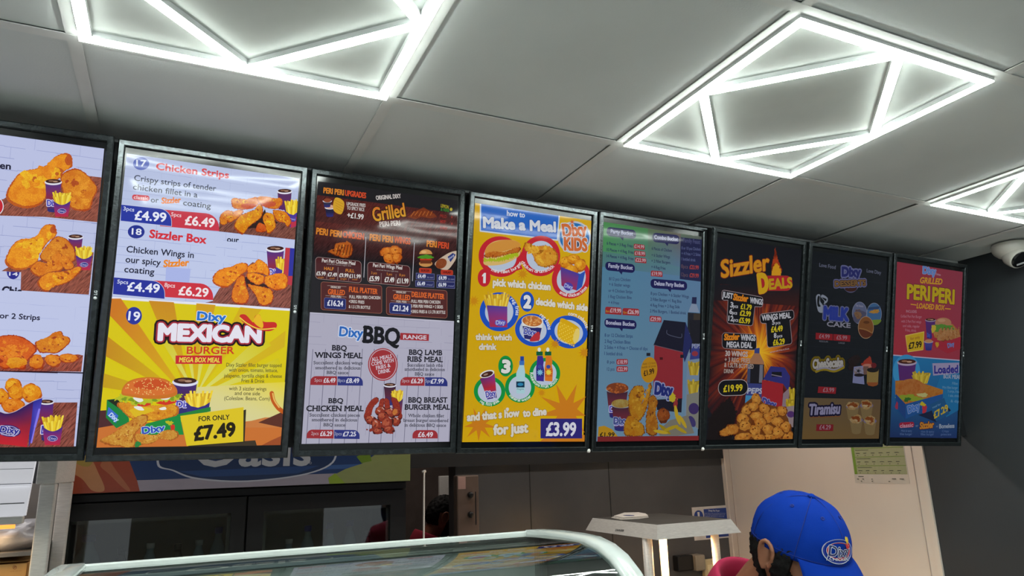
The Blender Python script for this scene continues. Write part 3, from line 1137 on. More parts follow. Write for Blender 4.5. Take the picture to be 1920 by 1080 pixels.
def art_2():
    A = Art(1, 22, .95)
    WH, MO = '#b9c4e4', '#98a4cc'
    hh, hw = A.hh, A.hw
    A.z(150, 240, 3.375)
    c1 = (A.L(250, 588).y + A.L(1370, 708).y) / 2
    c2 = A.L(195, 1066).y
    A.full(hh, c1, WH); A.full(c1, c2, '#c0caea'); A.full(c2, c2 - .006, '#e4e6f2'); A.full(c2 - .006, -hh, '#d8c600')
    A.bricks(-hw, hw, c1, hh, 9, .075, MO, .0003)
    A.bricks(-hw, hw, c2, c1, 9, .075, '#94a0d0', .0004)
    # upper panel
    A.ell(387, 226, 51, 40, '#5b6bb8')
    A.text('17', 357, 240, 418, 244, 38, '#dfe6f4', .02)
    A.text('Chicken Strips', 482, 262, 940, 318, 42, '#d04048', .03)
    A.text('Crispy strips of tender', 342, 332, 860, 400, 36, '#33394e', .01)
    A.text('chicken fillet in a', 335, 388, 742, 440, 36, '#343a50', .01)
    A.rrect(330, 420, 440, 455, 16, '#cf4552', 8); A.text('classic', 340, 448, 432, 456, 22, '#f0d8dc', .02)
    A.text('or', 448, 470, 497, 474, 34, '#343a50', .01)
    A.text('Sizzler', 518, 478, 640, 472, 36, '#e88030', .03, sh=.15)
    A.text('coating', 652, 488, 826, 510, 34, '#242a40', .01)
    A.z(390, 330, 9)
    A.poly([(190, 780), (560, 640), (1540, 690), (1505, 1078), (185, 935)], '#7c4a3e', WOOD)
    A.cup(1165, 250, 255, 520, c0='#57305f', c1='#5b2560')
    A.fries(1300, 390, 240, 300, 8)
    A.poly([(1300, 590), (1370, 640), (1440, 660), (1535, 620), (1525, 860), (1390, 870)], '#4a3494')
    A.poly([(1400, 780), (1530, 690), (1520, 850), (1395, 880)], '#b83048')
    A.ell(1430, 730, 60, 45, '#4a3c98'); A.text('Dixy', 1390, 745, 1475, 745, 28, '#a8a0d8', .02)
    YC = ('#a8481a', '#dc8a1c', '#ecc41e')
    A.chick([(385, 440), (400, 390), (470, 375), (600, 395), (740, 380), (820, 360), (860, 460), (760, 540), (560, 570), (430, 540)], ('#b85a26', '#dd8a24', '#eac020'), 30, 8, 150)
    A.blob(680, 510, 140, 45, '#cc5c34', .2)
    A.chick([(820, 370), (920, 345), (1040, 360), (1150, 385), (1210, 370), (1260, 430), (1220, 510), (1150, 560), (1000, 540), (880, 470)], ('#b85a26', '#dc8a24', '#eac020'), 30, 8, 150)
    A.blob(1030, 480, 130, 45, '#c85a38', .2)
    A.chick([(320, 580), (440, 600), (540, 570), (600, 600), (520, 700), (400, 780), (310, 790), (280, 830), (220, 820), (190, 730), (230, 640)], YC, 26, 8, 150)
    A.chick([(1090, 590), (1200, 580), (1310, 610), (1380, 700), (1400, 790), (1340, 870), (1290, 800), (1160, 760)], YC, 22, 8, 150)
    A.poly([(640, 900), (860, 720), (960, 560), (980, 640), (1180, 790), (1000, 900), (760, 880)], '#2c1c18')
    A.chick([(800, 900), (860, 800), (950, 830), (990, 930), (850, 950)], ('#9c3a14', '#d06020', '#d88020'), 10, 8, 90)
    A.chick([(440, 840), (520, 690), (680, 610), (800, 560), (850, 475), (910, 490), (930, 600), (880, 720), (700, 850), (620, 960), (560, 985), (480, 920)], ('#a8481a', '#e09a1c', '#ecc820'), 34, 8, 170)
    A.chick([(920, 720), (980, 620), (1100, 650), (1130, 760), (1140, 870), (1060, 960), (1000, 970), (970, 860)], ('#a8481a', '#e09a1c', '#ecc820'), 24, 8, 170)
    # price tabs
    A.z(150, 240, 3.375)
    A.tab(258, 486, 578, 588, '#2b3aa0', 0, 72, 34)
    A.tab(506, 516, 880, 622, '#c8394a', 0, 84, 32)
    A.tab(258, 486, 578, 588, '#2b3aa0', 0, 72, 34, ('#c8cee8', 6))
    A.text('3pcs', 274, 522, 342, 530, 24, '#d8def4', .01)
    A.text('£4.99', 348, 580, 543, 595, 56, '#e6eaf8', .025)
    A.text('5pcs', 576, 558, 640, 566, 24, '#f0d4d8', .01)
    A.text('£6.49', 665, 612, 848, 630, 56, '#f2e4e8', .025)
    # middle panel
    A.ell(356, 658, 53, 42, '#25328f'); A.text('18', 328, 674, 388, 678, 38, '#e4e8f6', .02)
    A.text('Sizzler Box', 440, 694, 795, 732, 50, '#d2333f', .032)
    A.text('our', 930, 722, 1003, 728, 36, '#20243a', .02); A.poly([(900, 716), (1060, 728), (1060, 745), (900, 735)], '#c0caea')
    A.text('Chicken Wings in', 294, 786, 718, 824, 40, '#20243a', .015)
    A.text('our spicy', 288, 850, 508, 872, 40, '#20243a', .015)
    A.text('Sizzler', 530, 880, 690, 872, 42, '#ec8a22', .035, sh=.15)
    A.text('coating', 280, 912, 468, 930, 40, '#20243a', .015)
    A.poly([(545, 880), (700, 892), (690, 985), (540, 975)], '#aab6e8')
    A.z(380, 440, 7.716)
    A.poly([(150, 930), (240, 780), (660, 450), (720, 400), (1340, 560), (1290, 1070), (40, 985), (150, 960)], '#8a4e42', WOOD)
    A.cup(915, 200, 270, 470)
    A.fries(1055, 320, 135, 240, 5)
    A.poly([(1060, 470), (1150, 520), (1140, 600), (1040, 590)], '#4a3494')
    A.poly([(1195, 190), (1262, 195), (1235, 600), (1165, 560)], '#bc3640'); A.poly([(1262, 195), (1350, 205), (1325, 600), (1235, 600)], '#2c2f9c')
    A.poly([(1230, 600), (1325, 605), (1315, 740), (1225, 720)], '#b83444')
    OC = ('#bc5414', '#ee941a', '#f4b224')
    A.chick([(155, 600), (240, 510), (420, 460), (540, 410), (640, 420), (660, 500), (560, 590), (450, 690), (340, 770), (220, 740), (150, 690)], OC, 40, 8, 190)
    A.chick([(640, 470), (740, 420), (800, 355), (860, 380), (930, 440), (970, 530), (940, 600), (880, 570), (740, 550), (650, 560)], OC, 30, 8, 170)
    A.poly([(600, 620), (700, 600), (960, 760), (900, 830), (640, 760)], '#341c18')
    A.chick([(640, 570), (760, 560), (880, 600), (890, 680), (820, 730), (720, 700), (650, 640)], OC, 26, 8, 170)
    A.chick([(890, 620), (1000, 580), (1140, 560), (1220, 610), (1220, 740), (1160, 790), (1020, 800), (900, 720)], OC, 30, 8, 170)
    A.chick([(470, 690), (540, 600), (600, 600), (620, 740), (670, 880), (640, 980), (560, 1010), (450, 980), (415, 880)], ('#ac3c14', '#e0801a', '#ecaa22'), 30, 8, 170)
    A.chick([(640, 720), (760, 740), (880, 760), (990, 800), (1020, 880), (1000, 980), (900, 1035), (810, 1000), (760, 880)], ('#ac3c14', '#e4901c', '#eeaa22'), 30, 8, 170)
    A.z(150, 240, 3.375)
    A.tab(466, 966, 842, 1066, '#cc2f3e', 0, 80, 24)
    A.tab(210, 946, 535, 1052, '#232f9a', 0, 72, 30, ('#c8cee8', 6))
    A.text('5pcs', 236, 984, 304, 990, 24, '#d8def4', .01)
    A.text('£4.49', 300, 1030, 500, 1044, 54, '#e6eaf8', .025)
    A.text('8pcs', 534, 1006, 600, 1012, 26, '#f0d4d8', .01)
    A.text('£6.29', 624, 1056, 808, 1070, 54, '#f2e4e8', .025)
    # yellow Mexican burger advert
    A.z(150, 540, 3.177)
    cx, cy = 690, 640
    bot, top = A.L(90, 960), A.L(190, 70)
    c = A.L(cx, cy)
    A.z(0, 0, 1)
    for q1, q2, co, ci in (((206.5, 592), (227, 560), '#cc7618', '#d8b406'), ((279, 564), (326, 567), '#c98a14', '#d8b806'), ((202, 631), (198, 668), '#c48a10', '#d4bc04'),
                           ((368, 569), (404, 572), '#d09c10', '#d8bc06'), ((450, 576), (490, 580), '#d2ac0c', '#d6be06'), ((193, 700), (189, 726), '#c49c0c', '#d2be04'), ((535, 620), (533, 650), '#d2b010', '#d6c006')):
        A.add([A.L(358, 752), A.L(*q1), A.L(*q2)], [(0, 1, 2)], [ci, co, co])
        if q1[1] > 590 and q1[0] < 210 and q2[1] < 590:
            A.add([A.L(*q1), A.L(*q2), A.L(210, 560)], [(0, 1, 2)], co)
    A.z(150, 540, 3.177)
    for a, b in ((236, 243), (254, 260), (270, 277), (288, 297), (312, 322), (332, 340)):
        Q = [c]
        for w in (a, b):
            Q.append(c + Vector((math.cos(math.radians(w)), -math.sin(math.radians(w)), 0)) * (.16 if a < 300 else .2))
        A.add(Q, [(0, 1, 2)], ['#dcdc70', '#d2c404', '#d2c404'])
    A.grad([(700, 590), (1240, 560), (1215, 800), (640, 800)], ['#dcd48a', '#e2d030', '#d8d290', '#d6d0a0'])
    A.poly([(120, 730), (240, 720), (240, 840), (95, 845)], '#4a2426')
    A.poly([(88, 962), (105, 832), (300, 800), (980, 795), (1060, 785), (1210, 800), (1203, 945)], '#c8702c')
    A.poly([(980, 800), (1100, 770), (1180, 770), (1215, 800), (1212, 830), (980, 830)], '#c87a3c')
    A.poly([(1060, 800), (1140, 765), (1216, 735), (1213, 830)], '#5a2c1c')
    A.poly([(1080, 945), (1140, 905), (1208, 880), (1203, 943)], '#9a4a20')
    A.ell(322, 166, 47, 52, '#24319a'); A.text('19', 288, 192, 354, 196, 52, '#e6e8f8', .02)
    A.text('MEXICAN', 470, 308, 1070, 322, 92, '#e6e4f0', .06, [('#241418', .26), ('#a83040', .13)])
    A.text('Dixy', 698, 190, 864, 200, 48, '#2870c8', .04, [('#d8e4f8', .10)])
    A.poly([(950, 165), (985, 160), (1030, 205), (1040, 170), (1068, 158), (1090, 200), (1160, 205), (1168, 235), (1120, 258), (1030, 240), (970, 205)], '#c8281e', smooth=True)
    A.poly([(1035, 205), (1045, 168), (1068, 160), (1090, 215), (1080, 240)], '#e8b81e', smooth=True)
    A.stroke([(952, 178), (1000, 215), (1070, 245), (1160, 240)], 7, '#ecd048', smooth=True)
    A.text('BURGER', 636, 392, 916, 392, 42, '#cc3a1a', .02)
    A.rect(569, 402, 845, 452, '#c82428'); A.text('MEGA BOX MEAL', 590, 441, 832, 443, 28, '#e8dc50', .02, sh=.1)
    for s, x0, x1, y in (('Dixy Sizzler fillet burger topped', 870, 1198, 468), ('with onion, tomato, lettuce,', 886, 1176, 498), ('jalapeno, tortilla chips & cheese', 856, 1200, 532), ('Fries & Drink', 960, 1097, 562), ('with 3 sizzler wings', 886, 1108, 608), ('and one side', 920, 1070, 636), ('(Coleslaw. Beans, Corn)', 858, 1128, 666)):
        A.text(s, x0, y, x1, y + 3, 22, '#4a4426', .005)
    A.stroke([(1140, 625), (1150, 670), (1180, 715), (1215, 740)], 26, '#c05a1c', smooth=True); A.stroke([(1146, 628), (1156, 668), (1184, 710)], 8, '#e8b860', smooth=True)
    # box with burger
    A.z(180, 690, 6.75)
    A.poly([(140, 400), (320, 380), (420, 640), (420, 680), (260, 760), (128, 625)], '#10803a')
    A.poly([(145, 405), (330, 385), (330, 480), (280, 500)], '#1c2410')
    A.poly([(160, 490), (285, 600), (255, 695), (140, 590)], '#3a68c8'); A.text('Dixy', 160, 600, 262, 680, 70, '#c8ddf4', .03)
    A.cup(965, 160, 325, 400, c0='#3a2478', c1='#4a2050', rim='#dcdcf2')
    A.fries(1130, 285, 330, 260, 10)
    A.poly([(1145, 430), (1200, 480), (1290, 500), (1380, 470), (1440, 430), (1430, 500), (1280, 540), (1150, 560)], '#33287c')
    A.poly([(1000, 590), (1448, 490), (1450, 545), (1070, 640)], '#1f8034')
    A.chick([(262, 460), (340, 430), (700, 470), (1020, 470), (1030, 590), (900, 640), (740, 670), (560, 640), (450, 640), (330, 540)], ('#b8701a', '#dda022', '#e8b428'), 40, 6, 170)
    A.poly([(420, 530), (540, 480), (700, 500), (730, 540), (500, 630)], '#dcb818')
    A.poly([(480, 490), (560, 480), (610, 530), (540, 530)], '#e8e8e0', smooth=True); A.poly([(800, 510), (870, 490), (890, 520), (830, 530)], '#e8e8e0', smooth=True)
    A.poly([(520, 450), (600, 430), (720, 440), (640, 480), (540, 480)], '#cc3018', smooth=True)
    A.poly([(760, 440), (880, 405), (1010, 405), (1000, 440), (880, 465)], '#d03418', smooth=True)
    A.poly([(230, 400), (330, 325), (460, 370), (700, 385), (900, 370), (1090, 330), (1060, 390), (960, 420), (760, 420), (720, 440), (500, 470), (440, 430), (330, 420)], '#b4be24', jag=14)
    for x, y in ((450, 400), (520, 430), (740, 400), (960, 385), (1030, 350), (360, 390)):
        A.blob(x, y, 38, 22, '#7c9818', .4, 0)
    A.poly([(470, 375), (560, 370), (600, 410), (540, 430)], '#e8e8e0', smooth=True); A.poly([(820, 390), (900, 360), (950, 365), (900, 400)], '#e8e8e0', smooth=True)
    A.poly([(328, 330), (345, 240), (420, 165), (560, 122), (760, 118), (900, 150), (1000, 230), (1030, 300), (1000, 350), (860, 385), (600, 385), (420, 355)], '#c8701e', smooth=True)
    A.poly([(345, 310), (365, 240), (440, 175), (580, 132), (760, 128), (880, 160), (980, 240), (1000, 300), (860, 340), (600, 345), (430, 330)], '#d6702a', smooth=True)
    A.poly([(480, 230), (560, 160), (740, 140), (860, 170), (930, 230), (840, 260), (640, 270)], '#c84e1a', smooth=True)
    for _ in range(80):
        a, q = A.rnd.uniform(0, 6.28), A.rnd.uniform(0, 1) ** .6
        A.ell(680 + 310 * q * math.cos(a), 235 + 100 * q * math.sin(a), 9, 5, '#f0cc78', A.rnd.uniform(0, 180), 8)
    A.poly([(570, 790), (640, 700), (1060, 590), (1110, 840), (700, 840), (560, 830)], '#128a3c')
    A.text('Dixy', 590, 832, 870, 790, 84, '#2c50b8', .04, [('#c8e0f0', .1)])
    A.blob(970, 750, 30, 42, '#c8321e', .2, 0); A.blob(930, 690, 40, 30, '#b8b818', .4, 0)
    GC = ('#a8641c', '#cc9838', '#dab050')
    A.chick([(45, 920), (150, 860), (280, 780), (380, 700), (540, 600), (640, 590), (660, 660), (560, 760), (480, 860), (500, 980), (400, 1020), (300, 985), (180, 975)], GC, 60, 7, 170)
    A.chick([(490, 900), (500, 830), (640, 840), (760, 850), (860, 790), (1000, 785), (1050, 850), (960, 910), (820, 890), (700, 950), (560, 960)], GC, 40, 7, 120)
    A.blob(530, 960, 42, 36, '#28803a', .3, 0)
    A.poly([(1160, 1000), (1180, 970), (2010, 910), (2030, 980)], '#3a3020')
    A.z(150, 540, 3.177)
    A.poly([(975, 725), (987, 722), (978, 918), (650, 946), (640, 935)], '#2c2814')
    A.poly([(597, 760), (972, 708), (970, 912), (635, 938)], '#dcc31a')
    A.text('FOR ONLY', 706, 792, 888, 780, 28, '#2c2812', .02)
    A.text('£7.49', 684, 905, 922, 875, 78, '#241f10', .04)
    return A.done()


art_1()
art_2()


def art_3():
    A = Art(2, 33, .84)
    hh, hw = A.hh, A.hw
    A.z(540, 300, 3.6)
    ys = (A.L(140, 1040).y + A.L(1128, 1078).y) / 2
    A.full(hh, ys, '#1c1a1e')
    y1, y2 = A.L(680, 300).y, A.L(680, 470).y
    y3 = A.L(680, 700).y
    A.full(hh - .05, y1, ['#1e1c20', '#1e1c20', '#5a201c', '#451c1a'], WOOD)
    A.full(y1, y2, ['#5a201c', '#451c1a', '#5e241e', '#46201c'], WOOD)
    A.full(y2, y3, ['#5e241e', '#46201c', '#1d181a', '#1d181a'], WOOD)
    OR, OR2 = '#d8842a', '#cc4a26'
    A.text('PERI PERI', 240, 222, 375, 238, 36, OR, .03); A.text('UPGRADES', 385, 240, 525, 258, 36, OR2, .03)
    A.cup(248, 318, 70, 60, c0='#2c2c44', c1='#1c1c3c', logo=False); A.ell(282, 316, 26, 14, '#d8a890')
    A.cup(234, 274, 62, 40, c0='#2c2c44', c1='#2c2c44', logo=False); A.ell(266, 273, 26, 14, '#8c4428')
    A.poly([(320, 255), (378, 285), (360, 365), (305, 335)], '#d8a428', smooth=True)
    for k in range(4):
        A.stroke([(316 + k * 3, 270 + k * 18), (372 - k * 2, 298 + k * 18)], 3, '#b8801c')
    A.text('UPGRADE FRIES', 395, 306, 522, 318, 22, '#c8c0bc', .02)
    A.text('TO SPICY RICE', 398, 334, 514, 346, 22, '#c8c0bc', .02)
    A.text('+£1.99', 400, 388, 508, 402, 34, '#d8d4d0', .025)
    A.text('ORIGINAL DIXY', 596, 270, 762, 256, 28, '#ccc4c0', .025)
    A.text('Grilled', 582, 415, 800, 378, 92, '#d8a02c', .015, sh=.12, top='#d8502a', out=[('#3c1412', .06)])
    A.text('PERI PERI', 620, 450, 757, 440, 32, '#d0c4be', .025)
    A.poly([(805, 385), (850, 350), (915, 320), (990, 365), (1005, 385), (960, 395), (900, 385), (860, 400)], '#7c3a1a', CRUMB)
    for k in range(6):
        A.stroke([(830 + k * 26, 380 - k % 2 * 6), (852 + k * 24, 348)], 4, '#b86a2c')
    A.text('LEMON', 1030, 318, 1082, 330, 22, '#a89820', .02); A.text('& HERB', 1030, 342, 1085, 352, 20, '#3c7a2c', .02)
    A.text('MILD', 1026, 386, 1068, 392, 20, '#8c2c24', .02); A.text('HOT', 1026, 424, 1062, 430, 20, '#a82820', .02); A.text('X-HOT', 1024, 464, 1075, 472, 18, '#a82820', .02)
    A.ell(1100, 334, 9, 11, '#b8a82c'); A.ell(1105, 386, 4, 9, '#983028'); A.ell(1105, 430, 6, 8, '#983028')
    A.text('PERI PERI', 190, 500, 358, 522, 42, OR, .03); A.text('CHICKEN', 368, 522, 510, 538, 42, '#d05a28', .03)
    A.text('PERI PERI', 551, 542, 705, 558, 42, OR, .03); A.text('WINGS', 715, 558, 824, 570, 42, '#cc5a28', .03)
    A.text('PERI', 936, 584, 1002, 590, 40, OR, .03); A.text('PERI', 1012, 592, 1082, 600, 40, '#cc4a28', .03)
    A.stroke([(525, 522), (511, 792)], 4, '#c0bcc4'); A.stroke([(852, 560), (839, 816)], 4, '#c0bcc4')
    GR = ('#6c2c10', '#b8641c', '#d88c30')
    A.chick([(266, 618), (310, 600), (320, 565), (390, 555), (400, 545), (435, 575), (432, 640), (390, 665), (330, 650), (300, 638)], GR, 24, 3, 80)
    for k in range(5):
        A.stroke([(325 + k * 22, 640), (345 + k * 20, 575)], 5, '#4a1c0c')
    WG = ('#8c3c10', '#cc7420', '#e09034')
    A.piece(668, 620, 48, 34, -15, WG); A.piece(725, 620, 42, 44, 0, WG); A.piece(685, 665, 45, 36, 20, WG); A.piece(735, 660, 32, 36, 0, WG)
    # burger and wrap
    A.ell(928, 700, 45, 22, '#c89050'); A.rect(890, 664, 966, 700, '#6c3418'); A.blob(928, 655, 46, 16, '#4c9024', .3, 0); A.rect(888, 668, 970, 676, '#c0341c')
    A.ell(928, 636, 44, 32, '#cc9050', a0=180, a1=360); A.ell(915, 622, 18, 9, '#e0b070')
    A.poly([(995, 690), (1080, 630), (1140, 616), (1142, 650), (1085, 735), (1040, 740), (1000, 720)], '#c8b4a0', smooth=True)
    A.ell(1032, 700, 40, 32, '#8a4a28', -35, tex=CRUMB); A.poly([(1075, 655), (1110, 628), (1130, 640), (1095, 690)], '#2c3c78')
    A.text('Dixy', 1080, 680, 1122, 645, 16, '#c0c4e0', .02)

    def panel(x0, y0, x1, y1, sl):
        A.rrect(x0, y0, x1, y1, 22, '#4a1c1e', sl, ('#a8908c', 5))
    panel(186, 656, 492, 800, 30)
    A.text('Peri Peri Chicken Meal', 228, 690, 452, 710, 24, '#d8d0cc', .02)
    A.text('served with fries and a regular drink', 260, 706, 425, 720, 9, '#b0a4a0', .0)
    A.text('HALF', 243, 742, 306, 746, 20, OR, .025); A.text('FULL', 388, 756, 446, 760, 20, OR, .025)
    A.stroke([(337, 725), (333, 815)], 3, '#a8908c'); A.stroke([(262, 765), (259, 805)], 2, '#a8908c'); A.stroke([(410, 772), (407, 815)], 2, '#a8908c')
    for s, x0, x1, y in (('£5.99', 191, 252, 778), ('£7.49', 268, 328, 785), ('£9.99', 345, 405, 790), ('£11.99', 413, 488, 796)):
        A.text(s, x0, y, x1, y + 3, 25, '#e0dcd8', .025)
    for s, x0, x1, y in (('single', 200, 240, 798), ('meal', 280, 312, 804), ('single', 352, 394, 808), ('meal', 432, 466, 812)):
        A.text(s, x0, y, x1, y, 12, '#d08030', .0)
    panel(537, 690, 820, 826, 28)
    A.text('Peri Peri Wings Meal', 572, 722, 768, 740, 24, '#d8d0cc', .02)
    A.text('served with fries and a regular drink', 596, 745, 742, 758, 9, '#b0a4a0', .0)
    for s, x0, x1, y in (('3 pcs', 560, 598, 770), ('5 pcs', 664, 700, 778), ('8 pcs', 750, 788, 784)):
        A.text(s, x0, y, x1, y + 2, 16, '#cc8030', .01)
    A.stroke([(628, 765), (626, 835)], 2, '#a8908c'); A.stroke([(727, 772), (725, 840)], 2, '#a8908c')
    for s, x0, x1, y in (('£5.99', 548, 614, 817), ('£7.49', 651, 714, 824), ('£11.99', 734, 810, 832)):
        A.text(s, x0, y, x1, y + 2, 32, '#e0dcd8', .025)
    for x0, x1, y, s in ((884, 966, 730, 'BURGER'), (1030, 1110, 742, 'WRAP')):
        A.rrect(x0, y, x1, y + 32, 8, '#b0301e', 4, ('#d87040', 2)); A.text(s, x0 + 14, y + 24, x1 - 14, y + 26, 14, '#3c0c0c', .02)
    for x0, x1, y, s, k in ((862, 985, 764, '£4.49', 'its own'), (858, 983, 814, '£6.49', 'meal'), (1003, 1124, 776, '£4.99', 'its own'), (1001, 1123, 822, '£6.99', 'meal')):
        A.poly([(x0, y), (x1, y + 6), (x1, y + 46), (x0, y + 40)], '#23275c')
        A.stroke([(x0, y), (x1, y + 6), (x1, y + 46), (x0, y + 40)], 2, '#7c80b0', True)
        A.text(s, x0 + 12, y + 32, x0 + 64, y + 34, 24, '#d8dcec', .025); A.text(k, x0 + 74, y + 34, x0 + 116, y + 36, 13, '#8c90b8', .0, sh=.2)
    for x0, y0, x1, y1, p, ttl, ls in ((222, 824, 630, 1010, '£16.24', 'FULL PLATTER', (('FULL PERI PERI CHICKEN', 412, 620, 934), ('+2REG FRIES', 408, 512, 964), ('& 1.5 LTR BOTTLE', 408, 552, 1000))),
                                       (662, 858, 1070, 1042, '£21.24', 'DELUXE PLATTER', (('FULL PERI PERI CHICKEN', 830, 1024, 964), ('5 PERI PERI WINGS + 2 SIDES', 828, 1042, 996), ('+2REG FRIES & 1.5 LTR BOTTLE', 826, 1058, 1032)))):
        A.rrect(x0, y0, x1, y1, 16, '#50201e', 26, ('#b07058', 4))
        ax = x0 + 40
        A.stroke([(ax + 2, y0 + 24), (ax + 130, y0 + 32)], 2, '#b8a8a0'); A.text('ORIGINAL DIXY', ax + 24, y0 + 40, ax + 92, y0 + 45, 13, '#c8bcb4', .02)
        A.text('GRILLED', ax + 6, y0 + 82, ax + 118, y0 + 90, 34, '#d8642a', .03)
        A.stroke([(ax - 10, y0 + 92), (ax + 22, y0 + 94)], 2, '#b8a8a0'); A.stroke([(ax + 100, y0 + 100), (ax + 130, y0 + 102)], 2, '#b8a8a0')
        A.text('PERI PERI', ax + 26, y0 + 104, ax + 94, y0 + 108, 14, '#d0c4bc', .02)
        A.rrect(ax - 18, y0 + 106, ax + 125, y0 + 176, 10, '#1d2668', 9, ('#8890c0', 3))
        A.text(p, ax + 2, y0 + 158, ax + 106, y0 + 165, 36, '#e0e2f0', .025)
        A.text(ttl, x0 + 188 - (x0 > 600) * 18, y0 + 66, x0 + 378 + (x0 > 600) * 10, y0 + 82, 34, '#d8642a', .03)
        for s, xa, xb, y in ls:
            A.text(s, xa, y, xb, y + 7, 20, '#d0c8c4', .02)
    # lower half: white boards, BBQ range
    A.z(540, 570, 3.6)
    A.full(ys, ys - .003, '#c4c2d4'); A.full(ys - .003, -hh, '#b3b1c5')
    ym = A.L(600, 290).y
    A.bricks(-hw, hw, ym, ys - .004, 4, .07, '#9896ae', .0005)
    for k in range(13):
        x = -hw + 2 * hw * (k + .35) / 12.4
        if x < hw:
            A.zl += 1e-5
            A._seg(Vector((x, -hh, 0)), Vector((x + .002, ym - A.rnd.uniform(0, .02), 0)), .0007, '#6a6880')
            for _ in range(5):
                x2, y2 = x + A.rnd.uniform(.005, .028), A.rnd.uniform(-hh, ym - .04)
                A._seg(Vector((x2, y2, 0)), Vector((x2 + .001, y2 + A.rnd.uniform(.01, .03), 0)), .0004, '#9c9ab2')
    A.text('Dixy', 344, 215, 500, 228, 62, '#2a70c4', .03, [('#d4dcf0', .12)], top='#2a50a8')
    A.text('BBQ', 506, 258, 745, 275, 108, '#17171d', .035, slab=True)
    A.poly([(755, 195), (948, 204), (946, 250), (753, 242)], '#a02830'); A.text('RANGE', 775, 235, 930, 240, 26, '#d4ccd8', .03)
    K = '#1c1c26'

    def slab(s, x0, x1, y, h, dy=4, b=.03, c=K):
        A.text(s, x0, y, x1, y + dy, h, c, b, slab=True)
    slab('BBQ', 296, 392, 312, 34); slab('WINGS MEAL', 180, 498, 362, 36)
    slab('BBQ LAMB', 815, 1036, 342, 34); slab('RIBS MEAL', 804, 1040, 388, 34)
    slab('BBQ', 272, 368, 668, 32, 0); slab('CHICKEN MEAL', 122, 506, 722, 36, 0)
    slab('BBQ BREAST', 810, 1070, 664, 34, 0); slab('BURGER MEAL', 786, 1088, 712, 34, 0)
    for s, x0, x1, y in (('Succulent chicken wings', 170, 500, 406), ('smothered in delicious', 182, 486, 440), ('BBQ sauce', 260, 404, 472),
                         ('Succulent lamb ribs', 802, 1040, 422), ('smothered in delicious', 784, 1054, 450), ('BBQ sauce', 854, 982, 482),
                         ('Succulent chicken pieces', 142, 482, 758), ('smothered in delicious', 158, 464, 790), ('BBQ sauce', 238, 382, 824),
                         ('Whole chicken fillet', 808, 1048, 762), ('breast burger smothered', 776, 1076, 794), ('in delicious BBQ sauce', 784, 1062, 826)):
        slab(s, x0, x1, y, 21, 2, .012, '#363644')
    A.ell(637, 408, 100, 110, '#a02a30'); A.ring(637, 408, 93, 103, 5, '#c8b0bc')
    for s, x0, y0, x1, y1 in (('ALL MEALS', 564, 388, 698, 362), ('COME WITH', 562, 418, 710, 390), ('FRIES &', 594, 444, 688, 424), ('DRINK', 608, 472, 686, 458)):
        A.text(s, x0, y0, x1, y1, 24, '#d8ccd8', .015, slab=True)

    def tabs(x0, xm, x1, y0, y1, a, pa, b=None, pb=None):
        A.tab(x0, y0, xm, y1, '#9c2830', 40, 0, 2)
        A.text(pa, xm - 90, y1 - 16, xm - 12, y1 - 16, 30, '#dcd2dc', .025)
        A.text(a, xm - 152, y1 - 22, xm - 102, y1 - 22, 22, '#c8b4bc', .0)
        if b:
            A.tab(xm + 4, y0 + 2, x1, y1 + 3, '#28307c', 0, 40, 2)
            A.text(b, xm + 6, y1 - 20, xm + 54, y1 - 20, 22, '#b0b4cc', .0)
            A.text(pb, x1 - 112, y1 - 14, x1 - 26, y1 - 14, 30, '#d6d6e6', .025)
    tabs(148, 328, 502, 486, 546, '5pcs', '£6.49', '8pcs', '£8.49')
    tabs(754, 917, 1072, 492, 550, '3pcs', '£6.29', '5pcs', '£7.99')
    tabs(124, 305, 480, 846, 905, '2pcs', '£6.29', '3pcs', '£7.25')
    A.tab(836, 850, 1006, 906, '#9c2830', 36, 36, 0); A.text('£6.49', 874, 895, 972, 896, 32, '#dcd2dc', .025)
    A.z(670, 710, 9)
    A.cup(432, 100, 215, 330, c0='#2e1c34', c1='#5a2038', logo=False)
    A.frybox(570, 330, 190, 260, False, '#3c2c5c', '#8c2434')
    RB = ('#5a180e', '#96301e', '#b84a30')
    for pts in ([(280, 315), (345, 330), (345, 390), (260, 480), (230, 600), (150, 700), (100, 660), (120, 560), (170, 430)], [(380, 350), (440, 340), (430, 480), (380, 600), (330, 560), (350, 450)],
                [(440, 340), (520, 350), (540, 500), (530, 560), (470, 560)], [(560, 320), (640, 330), (700, 420), (720, 540), (750, 640), (700, 690), (640, 560), (590, 450)]):
        A.chick(pts, RB, 14, 5, 60)
    for x, y, rx, ry, r in ((210, 690, 90, 80, 20), (370, 530, 90, 70, -20), (540, 570, 100, 80, 10), (640, 560, 60, 70, 0), (420, 640, 90, 90, 0), (640, 720, 75, 75, 30), (310, 780, 80, 120, -15), (490, 760, 100, 130, 10), (330, 880, 80, 55, 0), (520, 850, 90, 60, 0)):
        A.piece(x, y, rx, ry, r, ('#4a140c', '#8e3220', '#b45c42'), .16)
    for x, y in ((350, 540), (560, 510), (240, 640), (660, 670), (540, 660), (420, 500), (300, 720)):
        A.blob(x, y, 26, 9, '#d0a498', .4, 0, 40)
    A.blob(620, 560, 40, 50, '#c8803c', .2); A.blob(150, 855, 16, 12, '#7c2418', .2, 0); A.blob(230, 860, 45, 28, '#8a2c1c', .3, 0); A.blob(540, 905, 50, 22, '#8a2c1c', .3, 0)
    return A.done()


